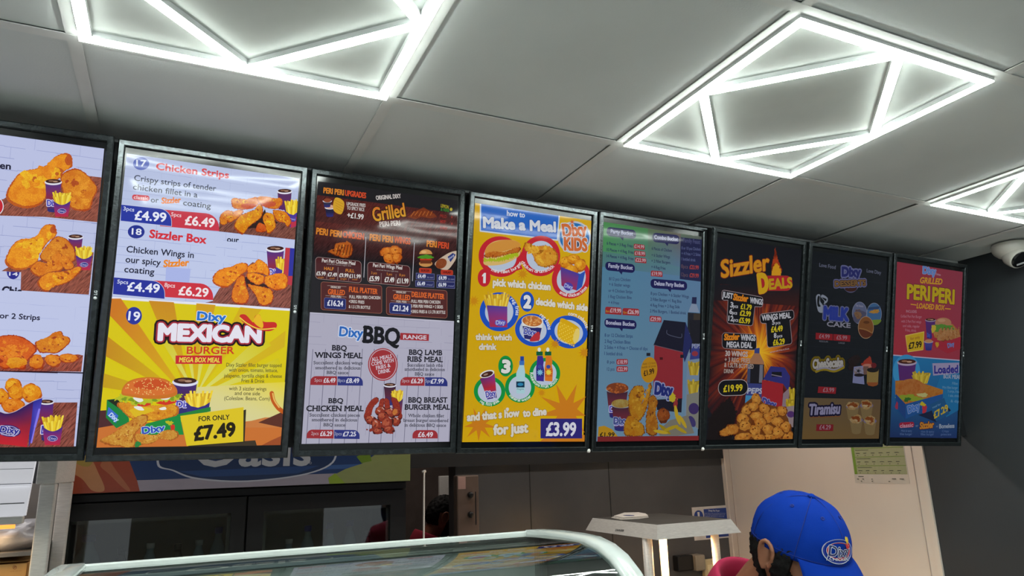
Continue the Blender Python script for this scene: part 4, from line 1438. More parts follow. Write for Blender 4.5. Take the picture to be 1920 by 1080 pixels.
def art_4():
    A = Art(3, 44, .84)
    hh, hw = A.hh, A.hw
    Y = '#d2a60a'
    A.full(hh, -hh, Y)
    A.z(850, 350, 4.154)
    for x, y in ((540, 680), (160, 890)):
        A.burst(x, y, 20, 46, 10, '#c8860e')
    A.poly([(216, 130), (825, 214), (810, 414), (212, 345)], '#2464c0')
    A.stroke([(212, 130), (210, 345), (810, 416), (825, 214)], 10, '#c4d0dc')
    A.text('how to', 418, 226, 556, 240, 40, '#ccd4e4', .03)
    A.text('Make a Meal', 236, 316, 795, 352, 78, '#d0d4dc', .05, [('#1c54ac', .1)])

    def circ(cx, cy, rx, ry, w, col, rot=0):
        A.ell(cx, cy, rx, ry, col, rot); A.ell(cx, cy, rx - w, ry - w * .95, '#b8c4d8', rot)
    A.ell(942, 395, 130, 126, '#b9bfca', 10); A.ell(942, 395, 115, 112, '#1c6cb0', 10); A.ell(942, 395, 80, 80, '#1c2c4c')
    A.text('Dixy', 858, 392, 1040, 378, 98, '#cc6a34', .04, [('#c8ccd4', .1)])
    A.text('KIDS', 866, 492, 1040, 500, 96, '#cc6a34', .04, [('#c8ccd4', .1)])
    A.burst(925, 275, 8, 22, 6, '#c86030')
    circ(365, 545, 170, 158, 42, '#c02430', 15); circ(680, 540, 152, 158, 42, '#c02430', 10); circ(918, 715, 148, 160, 40, '#c02430', 35)
    A.poly([(375, 660), (525, 600), (540, 640), (380, 690)], '#c02430')
    # sub roll, drumstick, bites
    A.poly([(240, 560), (260, 470), (340, 420), (480, 420), (518, 470), (510, 540), (400, 600), (280, 615), (236, 600)], '#d8b46c', smooth=True)
    A.poly([(244, 505), (290, 445), (400, 415), (500, 428), (520, 465), (440, 490), (330, 520), (260, 530)], '#d0903c', smooth=True)
    A.poly([(238, 555), (330, 560), (440, 525), (510, 495), (508, 540), (400, 575), (300, 585), (240, 580)], '#a8b81c', jag=10)
    A.chick([(244, 530), (300, 505), (400, 510), (515, 470), (512, 510), (430, 525), (330, 550), (250, 550)], ('#90401c', '#c07428', '#d09038'), 16, 4, 50)
    A.chick([(548, 450), (575, 435), (640, 462), (740, 460), (810, 520), (800, 600), (700, 630), (640, 590), (610, 520), (560, 500)], ('#a8701a', '#d8a030', '#e4b83c'), 34, 5, 140)
    NG = ('#b47018', '#dc9c20', '#eab42c')
    A.piece(870, 590, 42, 45, 0, NG, .1); A.piece(935, 565, 48, 40, 0, NG, .1); A.piece(985, 610, 46, 48, 0, NG, .1); A.piece(915, 650, 52, 45, 0, NG, .1)
    A.grad([(832, 625), (985, 680), (960, 810), (840, 770)], ['#4a3c94', '#46389a', '#a42c50', '#9c2c50'])
    A.poly([(832, 625), (890, 690), (985, 680), (1027, 655), (1000, 780), (960, 810), (900, 700)], '#2c50b0')
    A.grad([(836, 640), (975, 690), (955, 808), (845, 775)], ['#4c3a90', '#543894', '#a02c4c', '#9a2c4c'])
    A.ell(893, 778, 38, 32, '#4a3ca0', 20); A.text('Dixy', 862, 782, 925, 800, 30, '#a8b0dc', .03)
    A.arc('mini fillet burger', 380, 535, 168, 140, 122, 24, 26, '#e0d8d8')
    A.arc('chicken drumstick', 668, 540, 152, 132, 160, 38, 26, '#e0d8d8')
    A.arc('small chicken bites', 912, 720, 146, 138, 128, 28, 26, '#e0d8d8')
    A.ell(238, 710, 50, 70, '#c02430'); A.poly([(222, 690), (238, 672), (252, 672), (250, 752), (230, 752), (231, 696), (222, 702)], '#dcdcdc')
    A.text('pick which chicken', 308, 770, 752, 806, 54, '#d8d4cc', .045, [('#b08c28', .1)])
    circ(355, 975, 152, 152, 42, '#1c50bc', 25)
    A.fries(240, 815, 190, 175, 11, ('#e0b82c', '#cca024', '#ecd050', '#b88c1c'))
    A.z(850, 590, 4.0)
    A.grad([(248, -70), (402, -60), (402, 95), (272, 92)], ['#4c3c98', '#54409c', '#b02c4c', '#a82c48'])
    A.ell(352, 62, 44, 26, '#5c4cb0'); A.text('Dixy', 318, 74, 384, 72, 30, '#b0b8e0', .03)
    A.z(850, 350, 4.154)
    A.ell(572, 896, 54, 78, '#1c50bc', 0)
    A.text('2', 548, 940, 596, 944, 90, '#dcdce0', .06, [('#123478', .1)])
    A.text('decide which side', 640, 918, 1040, 968, 52, '#d8d4cc', .045, [('#b08c28', .1)])
    A.arc('reg. fries', 355, 975, 128, 128, -50, 12, 28, '#dce0e8', bold=.02)
    A.z(850, 590, 4.0)
    circ(595, 115, 136, 122, 34, '#1c50bc', 15); circ(862, 130, 142, 122, 34, '#1c50bc', 15)
    A.z(850, 350, 4.154)
    A.arc('reg. beans', 610, 1115, 122, 122, -62, 0, 30, '#dce0e8')
    A.arc('corn cobette', 895, 1120, 132, 118, -92, -8, 28, '#dce0e8')
    A.z(850, 590, 4.0)
    A.poly([(510, 55), (668, 80), (640, 195), (535, 185)], '#dcdcd8', smooth=False)
    A.poly([(516, 85), (660, 100), (638, 198), (530, 180)], '#27296c')
    A.text('Dixy', 524, 142, 610, 158, 44, '#3c48a0', .03, [('#c8cce8', .12)])
    A.poly([(600, 150), (640, 130), (640, 190), (570, 198)], '#b83038', smooth=True)
    A.ell(590, 52, 82, 46, '#e0e0dc', 6); A.ell(588, 48, 74, 40, '#b86a30', 6)
    for _ in range(60):
        a, q = A.rnd.uniform(0, 6.28), A.rnd.random() ** .5
        A.ell(588 + 68 * q * math.cos(a), 48 + 36 * q * math.sin(a), 7, 5, A.rnd.choice(['#d89048', '#c87838', '#e0a868']), A.rnd.uniform(0, 180), 10)
    A.poly([(815, 28), (930, 92), (935, 140), (905, 222), (790, 175), (775, 110), (790, 60)], '#d8a80c', smooth=True)
    for r in range(9):
        for c in range(9):
            A.ell(800 + c * 14 + r * -2.2, 62 + c * 6.5 + r * 15, 6, 6.5, ['#ecc83c', '#e0b41c'][(r + c) % 2], 0, 8)
    A.ell(915, 160, 22, 58, '#e4cc6c', 12)
    A.text('think which', 162, 188, 428, 192, 44, '#d4cfc4', .045, [('#a88424', .1)])
    A.text('drink', 188, 262, 314, 262, 44, '#d4cfc4', .045, [('#a88424', .1)])
    for x, y, r in ((755, 220, 40), (975, 285, 48), (655, 585, 32)):
        A.burst(x, y, r * .45, r, 10, '#c8860e')
    G = '#109040'
    circ(265, 575, 118, 112, 30, G, 8); circ(492, 545, 112, 114, 28, G, 8); circ(678, 440, 116, 116, 28, G, 8)
    A.ell(385, 385, 55, 78, G); A.text('3', 358, 430, 412, 434, 88, '#dcdcd8', .06, [('#0c5c2c', .1)])
    A.grad([(192, 480), (302, 440), (312, 540), (222, 560)], ['#5a2c6c', '#6c3490', '#b82838', '#a82434'])
    A.grad([(222, 560), (312, 540), (318, 622), (248, 635)], ['#b82838', '#b82838', '#2c2c78', '#3c3c98'])
    A.text('Dixy', 240, 620, 312, 605, 44, '#4444a0', .03, [('#d4d4ec', .12)])
    A.ell(246, 444, 56, 26, '#dcdcdc', -18); A.ell(246, 446, 46, 19, '#442018', -18); A.ell(236, 448, 18, 7, '#9c8070', -18)
    A.poly([(490, 345), (526, 345), (522, 380), (530, 430), (528, 590), (466, 590), (464, 440), (486, 385)], '#a8d0d8', smooth=False)
    A.rect(494, 312, 522, 346, '#24449c'); A.rect(488, 346, 524, 378, '#3c70b8'); A.rect(464, 500, 526, 545, '#14344c'); A.ell(495, 522, 22, 12, '#2c84b0')
    A.text('Pingwa', 470, 564, 520, 562, 14, '#506878', .0)
    for x, c1, c2 in ((640, '#3c2c90', '#28307c'), (704, '#d87820', '#c8601c')):
        A.poly([(x - 18, 308), (x + 22, 308), (x + 30, 350), (x + 26, 380), (x + 34, 420), (x + 30, 500), (x - 26, 495), (x - 28, 400), (x - 22, 360)], c1, smooth=False)
        A.poly([(x - 24, 405), (x + 32, 405), (x + 28, 465), (x - 24, 462)], c2); A.burst(x + 2, 432, 14, 26, 9, '#7cb8d8' if x < 680 else '#e8d040')
        A.rect(x - 26, 276, x + 22, 306, '#0c5c38'); A.ell(x - 4, 262, 12, 16, '#dce4dc'); A.ell(x, 390, 16, 14, '#34489c')
    A.arc('reg. fizzy drink', 262, 575, 108, 104, 132, 44, 22, '#dce4dc'); A.arc('mineral water', 495, 548, 104, 102, 145, 38, 22, '#dce4dc'); A.arc('Robinsons Fruit Shoot', 675, 440, 108, 108, 184, 22, 22, '#dce4dc')
    O = '#c87a18'
    A.burst(840, 720, 80, 225, 9, O, .95, PI / 2); A.burst(185, 820, 50, 135, 9, O, .95, .2)
    A.poly([(640, 950), (700, 900), (975, 900), (975, 955)], O)
    A.text('and that s how', 98, 795, 486, 760, 56, '#d4cfc4', .045, [('#a88424', .1)])
    A.text(',', 390, 712, 406, 708, 60, '#d4cfc4', .045)
    A.text('to dine', 516, 764, 688, 748, 54, '#d4cfc4', .045, [('#a88424', .1)])
    A.text('for just', 296, 898, 550, 878, 72, '#d4cfc4', .045, [('#a88424', .1)])
    A.rect(645, 778, 956, 926, '#2c2474'); A.text('£3.99', 688, 904, 906, 904, 96, '#d4d4e0', .03)
    return A.done()


art_3()
art_4()


def art_5():
    A = Art(4, 55, 0.70)
    hh, hw = A.hh, A.hw
    A.z(1100, 390, 4.696)
    ym = A.L(500, 560).y
    A.full(hh, ym, ['#4e8a52', '#5c6058', '#5d7f9c', '#527f88'])
    A.grad([(148, 120), (540, 160), (540, 440), (135, 380)], ['#4c9450', '#4a8a50', '#56807c', '#4f9860'])
    A.grad([(540, 160), (830, 200), (820, 520), (540, 450)], ['#5c7450', '#6c6258', '#5c7a96', '#568078'])
    A.full(ym, -hh, ['#5486a4', '#5d80a4', '#6c88a0', '#6d90aa'])
    N = '#1c1c54'

    def head(s, x0, y0, x1, y1, sl, tx0, tx1):
        A.rrect(x0, y0, x1, y1, (y1 - y0) * .42, N, sl)
        t = (x0 + x1) / 2
        A.poly([(t - 12, y1 + sl * .5 - 4), (t + 22, y1 + sl * .5 - 2), (t + 14, y1 + sl * .5 + 26)], N)
        A.text(s, tx0, y1 - 28 + sl * (tx0 - x0) / (x1 - x0), tx1, y1 - 28 + sl * (tx1 - x0) / (x1 - x0), 34, '#b4b8d4', .03)
    head('Party Bucket', 176, 165, 434, 245, 30, 212, 408)
    head('Family Bucket', 164, 470, 424, 548, 26, 192, 404)
    head('Combo Bucket', 578, 216, 818, 298, 24, 596, 804)
    head('Deluxe Party Bucket', 562, 622, 884, 704, 24, 596, 856)
    head('Boneless Bucket', 156, 970, 438, 1050, 20, 170, 420)
    D = '#2a2c5c'
    for s, x0, x1, y in (('6 Pieces + 3 Reg. Fries', 176, 404, 322), ('10 Pieces + 4 Reg. Fries', 175, 412, 378), ('14 Pieces + 4 Reg. Fries', 174, 412, 434)):
        A.text(s, x0, y, x1, y + 26, 26, D, .012)
    for s, x0, x1, y in (('£14.99', 418, 508, 314), ('£18.99', 422, 514, 374), ('£22.99', 428, 522, 434)):
        A.tab(x0 - 4, y, x1 + 2, y + 44, '#9c2a30', 12, 12, 10); A.text(s, x0 + 2, y + 36, x1 - 4, y + 44, 29, '#c8a8b0', .025)
    for s, x0, x1, y, dy in (('8/12 pcs Chicken', 196, 384, 636, 10), ('+ 6 Sizzler wings', 196, 380, 684, 12), ('or 4 Chicken Strips', 192, 402, 738, 14), ('1 Reg Chicken Bite', 190, 394, 792, 10), ('+ 4 Fries', 190, 284, 844, 6)):
        A.text(s, x0, y, x1, y + dy, 27, '#34406c', .008)
    A.tab(162, 868, 306, 932, '#9c2a30', 18, 18, 10); A.text('8pcs', 168, 916, 200, 918, 18, '#c8942c', .01); A.text('£19.99', 206, 918, 300, 924, 36, '#d0b0b8', .025)
    A.tab(314, 880, 462, 942, '#9c2a30', 18, 18, 8); A.text('12pcs', 320, 926, 354, 929, 18, '#c8942c', .01); A.text('£26.99', 360, 930, 456, 938, 36, '#d0b0b8', .025)
    for s, x0, x1, y, dy in (('6 Pieces of Chicken', 572, 748, 368, 20), ('+ 6 Sizzler Wings', 570, 732, 426, 18), ('+ 2 Fillet Burgers', 569, 734, 478, 16), ('+ 4 Reg Fries', 568, 692, 530, 14)):
        A.text(s, x0, y, x1, y + dy, 26, '#2c3458', .01)
    A.tab(564, 550, 666, 600, '#9c2a30', 14, 14, 8); A.text('£19.99', 572, 592, 658, 598, 32, '#c4a4b0', .025)
    A.poly([(826, 258), (1025, 280), (1015, 650), (818, 626)], '#23264c')
    A.text('Family Feast', 848, 300, 996, 318, 36, '#4c5078', .02)
    for s, x0, x1, y in (('8 or 10 pcs Chicken', 834, 1000, 364), ('+ 4 Fries + 2 Sides', 834, 1000, 412), ('1 bottled drink', 832, 956, 460)):
        A.text(s, x0, y, x1, y + 12, 26, '#5c6490', .01)
    for s, p, y in (('8pcs', '£23.99', 528), ('12pcs', '£29.99', 600)):
        A.text(s, 830, y, 890, y + 6, 32, '#5c4a58', .015); A.text(p, 905, y + 8, 984, y + 14, 34, '#a8403c', .025)
    for s, x0, x1, y, dy in (('8 pcs Chicken + 6 Sizzler Wings', 562, 898, 764, 30), ('2 Fillet Burger +1 Reg Bite', 560, 832, 816, 20), ('4 Reg Fries + 2 Reg Side', 558, 816, 868, 16), ('2 Mini Burgers, 1 Bottled drink', 556, 872, 918, 20)):
        A.text(s, x0, y, x1, y + dy, 27, '#2c3860', .008)
    A.tab(552, 948, 656, 1000, '#9c2a30', 14, 14, 8); A.text('£29.99', 560, 992, 648, 998, 33, '#c4a4b0', .025)
    A.poly([(926, 785), (966, 785), (964, 846), (922, 842)], '#23264c')
    A.poly([(922, 842), (964, 846), (990, 920), (892, 915)], '#8494ac')
    A.poly([(888, 920), (998, 928), (985, 1300), (880, 1300)], '#23242c'); A.poly([(940, 930), (998, 930), (990, 1200), (930, 1200)], '#3c342c')
    A.z(1100, 600, 4.154)
    for s, x0, x1, y, dy in (('8 or 12 Chicken Strips', 138, 356, 130, 8), ('2 Reg Chicken Bites', 138, 338, 178, 8), ('2 Sides + 4 Fries + Choose of dips', 136, 472, 224, 12), ('1 bottled drink', 136, 278, 272, 6)):
        A.text(s, x0, y, x1, y + dy, 26, '#2c4070', .008)
    for s, p, y in (('8 pcs', '£18.99', 338), ('12 pcs', '£22.99', 394)):
        A.text(s, 156, y, 214, y, 24, '#34446c', .008); A.rrect(230, y - 34, 318, y + 10, 10, '#9c2a30'); A.text(p, 238, y + 2, 312, y + 2, 28, '#c4a4b0', .025)
    # box, bottle, fries on the right
    A.poly([(790, 100), (900, 120), (880, 850), (760, 800)], '#7488a0')
    A.poly([(800, 0), (890, 0), (885, 180), (800, 260)], '#1c1c24'); A.poly([(815, 185), (880, 190), (876, 300), (800, 310)], '#343c80'); A.text('PEPSI', 818, 218, 895, 220, 32, '#9098b4', .03); A.ell(840, 262, 24, 20, '#8c3440')
    A.poly([(768, 18), (820, 170), (760, 330), (742, 250)], '#22285c')
    A.poly([(598, 0), (768, 18), (745, 250), (518, 195)], '#17182a')
    A.poly([(525, 196), (748, 252), (742, 620), (515, 580)], '#8c2830')
    A.stroke([(622, 80), (630, 112), (728, 138), (738, 108)], 5, '#4a4e64', smooth=True)
    A.stroke([(518, 195), (745, 250)], 4, '#6c5460')
    A.rect(566, 290, 590, 310, '#4a1418'); A.rect(726, 270, 752, 295, '#1c1824')
    A.poly([(540, 620), (740, 610), (735, 720), (545, 700)], '#1a1826')
    A.text('Dixy', 528, 575, 660, 592, 88, '#232c70', .05, [('#8c94bc', .14)]); A.text('CHICKEN', 540, 612, 640, 614, 20, '#8c90b0', .02)
    A.blob(670, 610, 28, 40, '#b8a828', .4, 0); A.blob(690, 650, 16, 40, '#8c2c30', .3, 0)
    A.fries(785, 320, 90, 110, 5, ('#b0982c', '#a08824', '#c0a838', '#7c681c')); A.fries(780, 460, 95, 130, 5, ('#b0982c', '#a08824', '#c0a838', '#7c681c'))
    A.poly([(775, 580), (875, 560), (870, 850), (770, 760)], '#7c7c74'); A.ell(830, 690, 40, 44, '#3c2c60'); A.ell(815, 790, 26, 46, '#3c3468', -25)
    A.cup(145, 530, 180, 220, c0='#262230', c1='#6c2838', rim='#98a4b0'); A.ell(235, 530, 86, 42, '#7c3c20')
    for _ in range(50):
        a, q = A.rnd.uniform(0, 6.28), A.rnd.random() ** .5
        A.ell(235 + 80 * q * math.cos(a), 532 + 38 * q * math.sin(a), 9, 7, A.rnd.choice(['#9c5020', '#b06030', '#803c18']), 0, 9)
    A.cup(185, 650, 160, 200, c0='#262230', c1='#6c2838', rim='#98a4b0'); A.ell(262, 650, 74, 34, '#a09050', tex=CRUMB)
    A.text('Dixy', 205, 808, 310, 806, 50, '#3c4484', .03, [('#8c98b8', .12)])
    DK = ('#7c4c14', '#b0801c', '#c09428')
    A.piece(590, 740, 50, 55, 0, ('#5c2c14', '#84481c', '#945424'))
    A.chick([(330, 560), (380, 510), (435, 520), (440, 580), (420, 660), (470, 560), (480, 495), (500, 510), (480, 620), (440, 740), (380, 800), (330, 740), (318, 640)], DK, 46, 5, 110)
    A.chick([(480, 600), (520, 585), (545, 640), (530, 720), (550, 820), (530, 900), (460, 880), (455, 760), (470, 680)], ('#6c3c18', '#a06c1c', '#b07c24'), 30, 5, 90)
    A.chick([(290, 790), (330, 740), (400, 790), (440, 830), (430, 900), (290, 895)], DK, 20, 5, 90)
    A.poly([(550, 860), (640, 780), (780, 740), (830, 880), (700, 900), (560, 900)], '#787468')
    for x, y, r in ((600, 850, 40), (650, 840, -20), (700, 760, 70), (740, 790, 60), (570, 870, 10), (720, 850, 30), (690, 720, 80)):
        A.ell(x, y, 60, 14, A.rnd.choice(['#a8901c', '#b89c24', '#988014']), r, 10)
    A.ell(478, 388, 64, 100, '#b88414', 5); A.rect(458, 256, 488, 280, '#1c1c28')
    A.text('Add 1.5 litre', 428, 350, 528, 340, 16, '#5c3c14', .0); A.text('bottle of drink', 422, 376, 532, 364, 16, '#5c3c14', .0)
    A.text('£1.99', 440, 436, 520, 414, 40, '#3c2412', .03); A.text('', 0, 0, 1, 1, 1, '#000000')
    A.poly([(80, 905), (85, 830), (130, 822), (190, 850), (235, 905)], '#b88a18', smooth=False); A.text('£1.99', 95, 905, 208, 905, 30, '#1c1c14', .03)
    A.z(1100, 600, 4.154)
    yb = A.L(400, 904).y
    A.full(yb, -hh, '#7c2426')
    return A.done()


def art_6():
    A = Art(5, 66, 0.72)
    hh, hw = A.hh, A.hw
    A.z(1310, 420, 4.909)
    A.full(hh, -hh, '#15161c')
    c = A.L(560, 1180)
    yl = A.L(300, 720).y
    # burst of fire: radial streaks, bright in the middle
    n = 150
    rr = [.0, .035, .075, .13, .30]
    pal = [['#e6b422'], ['#dc9a18', '#d08014', '#e0a81c'], ['#b05c14', '#c87018', '#984014'], ['#6a2016', '#84301a', '#481614'], ['#1c1114', '#3a1414', '#18161a', '#541a14']]
    jit = [A.rnd.uniform(.75, 1.3) for _ in range(n)]
    cs = [[A.rnd.choice(pal[k]) for _ in range(n)] for k in range(5)]
    pts, cols = [], []
    for k in range(5):
        for q in range(n):
            w = 2 * PI * q / n
            r = rr[k] * (jit[q] if k < 4 else 1)
            pts.append(c + Vector((math.cos(w) * r * .9, math.sin(w) * r, 0))); cols.append(cs[k][q])
    A.add(pts, [(k * n + q, k * n + (q + 1) % n, (k + 1) * n + (q + 1) % n, (k + 1) * n + q) for k in range(4) for q in range(n)], cols)
    A.full(hh, A.L(300, 560).y, '#15161c')
    A.grad([(130, 560), (960, 560), (960, 760), (130, 700)], ['#15161c', '#15161c', '#381814', '#1c1418'])
    A.z(1310, 630, 4.909)
    A.poly([(80, 975), (90, 760), (210, 620), (290, 560), (350, 700), (300, 980)], '#18100f', jag=14)
    A.z(1310, 420, 4.909)
    A.poly([(665, 420), (690, 300), (705, 215), (730, 330), (765, 420), (755, 500), (670, 500)], '#a8441c', FIRE, jag=8)
    A.poly([(672, 440), (700, 370), (722, 360), (760, 430), (750, 490), (675, 490)], '#d09418', jag=10)
    A.text('Sizzler', 212, 492, 655, 420, 155, '#c8861c', .03, [('#74281a', .06)], sh=.1)
    A.rrect(550, 478, 860, 612, 55, '#a82028', 0, ('#743028', 6))
    A.text('D', 562, 632, 640, 618, 168, '#c89c1c', .06, [('#8c2c1c', .06)])
    A.text('EALS', 652, 600, 860, 582, 90, '#b8901c', .045)

    def tee(x0, y0, x1, y1, h, bx0, bx1, by, sl):
        P = [(x0, y0), (x1, y1), (x1, y1 + h), (bx1, y1 + h * .95), (bx1 - 20, by + sl), (bx0, by), (bx0 + 10, y0 + h), (x0, y0 + h)]
        A.stroke(P, 44, '#8c7c80', True); A.stroke(P, 34, '#111116', True); A.poly(P, '#111116')
    tee(232, 634, 572, 696, 42, 280, 500, 890, 22)
    WT, YL = '#b4b4bc', '#c8b420'
    A.text('JUST', 216, 672, 312, 690, 50, WT, .035); A.text('Sizzler', 318, 698, 452, 715, 56, '#d07c1c', .05, sh=.1); A.text('WINGS', 470, 724, 586, 744, 50, WT, .035)
    for a, b, p, y in (('3', 'pcs', '£1.79', 764), ('6', 'pcs', '£2.99', 824), ('12', 'pcs', '£5.99', 890)):
        w = 24 if len(a) == 1 else 44
        xx = 290 - (y - 764) * .14
        A.text(a, xx, y, xx + w, y + 4, 46, WT, .035); A.text(b, xx + w + 2, y + 6, xx + w + 46, y + 10, 32, WT, .02); A.text(p, 386 - (y - 764) * .12, y + 16, 484 - (y - 764) * .12, y + 28, 46, YL, .035)
    P = [(582, 854), (856, 818), (858, 850), (818, 868), (838, 1080), (650, 1110), (638, 890), (586, 888)]
    A.stroke(P, 44, '#8c7c80', True); A.stroke(P, 34, '#111116', True); A.poly(P, '#111116')
    A.text('WINGS MEAL', 582, 890, 846, 862, 50, WT, .035)
    A.text('5', 676, 926, 698, 924, 42, WT, .03); A.text('pcs', 708, 924, 750, 920, 28, WT, .02); A.text('£4.49', 668, 996, 772, 984, 50, YL, .035)
    A.text('8', 692, 1048, 714, 1046, 42, WT, .03); A.text('pcs', 722, 1046, 768, 1040, 28, WT, .02)
    A.z(1310, 630, 4.909)
    A.text('£6.29', 686, 86, 790, 72, 50, YL, .035); A.text('served with Fries & Drink', 656, 156, 832, 122, 14, '#b0a0a0', .01)
    A.rrect(216, -30, 528, 110, 30, '#111116', 18, ('#8c7c80', 7))
    A.text('Sizzler', 234, 36, 372, 32, 54, '#d07c1c', .05, sh=.1); A.text('WINGS', 386, 38, 518, 44, 50, WT, .035); A.text('MEGA DEAL', 256, 102, 490, 110, 50, WT, .035)
    # bottle and box
    A.poly([(512, 115), (560, 108), (558, 160), (510, 158)], '#34407c')
    A.poly([(508, 158), (560, 160), (600, 240), (602, 420), (575, 640), (428, 620), (440, 400), (460, 240)], '#9c6c4c', smooth=False)
    A.poly([(450, 255), (600, 262), (596, 440), (442, 436)], '#1a181e'); A.poly([(448, 260), (476, 262), (470, 430), (444, 430)], '#3c4464'); A.poly([(560, 265), (590, 265), (586, 430), (552, 430)], '#6c6c78')
    A.poly([(442, 434), (590, 440), (575, 650), (424, 620)], '#343c78'); A.text('PEPSI', 444, 528, 600, 530, 48, '#a4a8bc', .04, sh=.15); A.poly([(430, 545), (500, 550), (480, 630), (424, 620)], '#3c84b0')
    A.poly([(660, 278), (790, 290), (838, 370), (830, 520), (775, 440), (590, 400)], '#2c2c70'); A.rect(670, 330, 762, 374, '#14141c'); A.stroke([(670, 356), (762, 374)], 6, '#7c7084')
    A.poly([(580, 405), (775, 440), (765, 660), (575, 620)], '#942028'); A.poly([(838, 470), (775, 530), (765, 650), (820, 650)], '#847078')
    A.text('Dixy', 578, 636, 700, 668, 70, '#3c3c80', .05, [('#8488b4', .12)])
    A.fries(828, 470, 70, 130, 4, ('#b09820', '#a08818', '#c0a830', '#7c681c')); A.fries(800, 570, 90, 130, 4, ('#b09820', '#a08818', '#c0a830', '#7c681c'))
    A.poly([(805, 650), (890, 640), (880, 840), (800, 820)], '#8a7a7c'); A.ell(845, 720, 36, 30, '#4c2c64')
    A.text('30 WINGS', 242, 182, 446, 190, 46, '#b0a4a0', .035); A.text('+ 3 REG. FRIES', 236, 236, 468, 246, 40, '#a89890', .02)
    A.text('& 1.5LTR BOTTLED', 232, 284, 500, 300, 40, '#a89890', .02); A.text('DRINK', 230, 340, 318, 342, 36, '#a89890', .02)
    A.rrect(180, 410, 446, 548, 62, '#101014', -8, ('#b0a8a8', 8)); A.text('£19.99', 226, 514, 398, 502, 58, YL, .035)
    # pile of wings
    WC = ('#6c3c14', '#b07a30', '#c48e3c')
    A.poly([(330, 970), (350, 760), (420, 620), (520, 540), (600, 620), (760, 660), (820, 760), (860, 960)], '#6c4018', CRUMB)
    for x, y, rx, ry, r in ((800, 920, 70, 60, 0), (525, 585, 45, 60, 0), (440, 680, 50, 50, 0), (500, 650, 50, 45, 20), (600, 670, 52, 50, 0), (690, 710, 45, 50, 0), (760, 690, 45, 50, 0), (400, 760, 55, 55, 0), (530, 740, 60, 50, 0),
                            (640, 750, 55, 50, 0), (720, 790, 60, 50, 0), (560, 800, 60, 55, 0), (420, 825, 60, 50, 0), (790, 840, 50, 55, 0), (630, 860, 55, 50, 0), (510, 880, 55, 65, 0), (720, 890, 55, 55, 0), (400, 930, 80, 45, -15), (300, 855, 65, 48, 0), (640, 935, 60, 36, 0), (550, 935, 55, 36, 0)):
        A.piece(x, y, rx, ry, r, WC, .15)
    A.chick([(182, 880), (240, 840), (300, 815), (360, 830), (350, 890), (280, 910), (200, 920)], WC, 14, 5, 70)
    yb = A.L(500, 968).y
    return A.done()


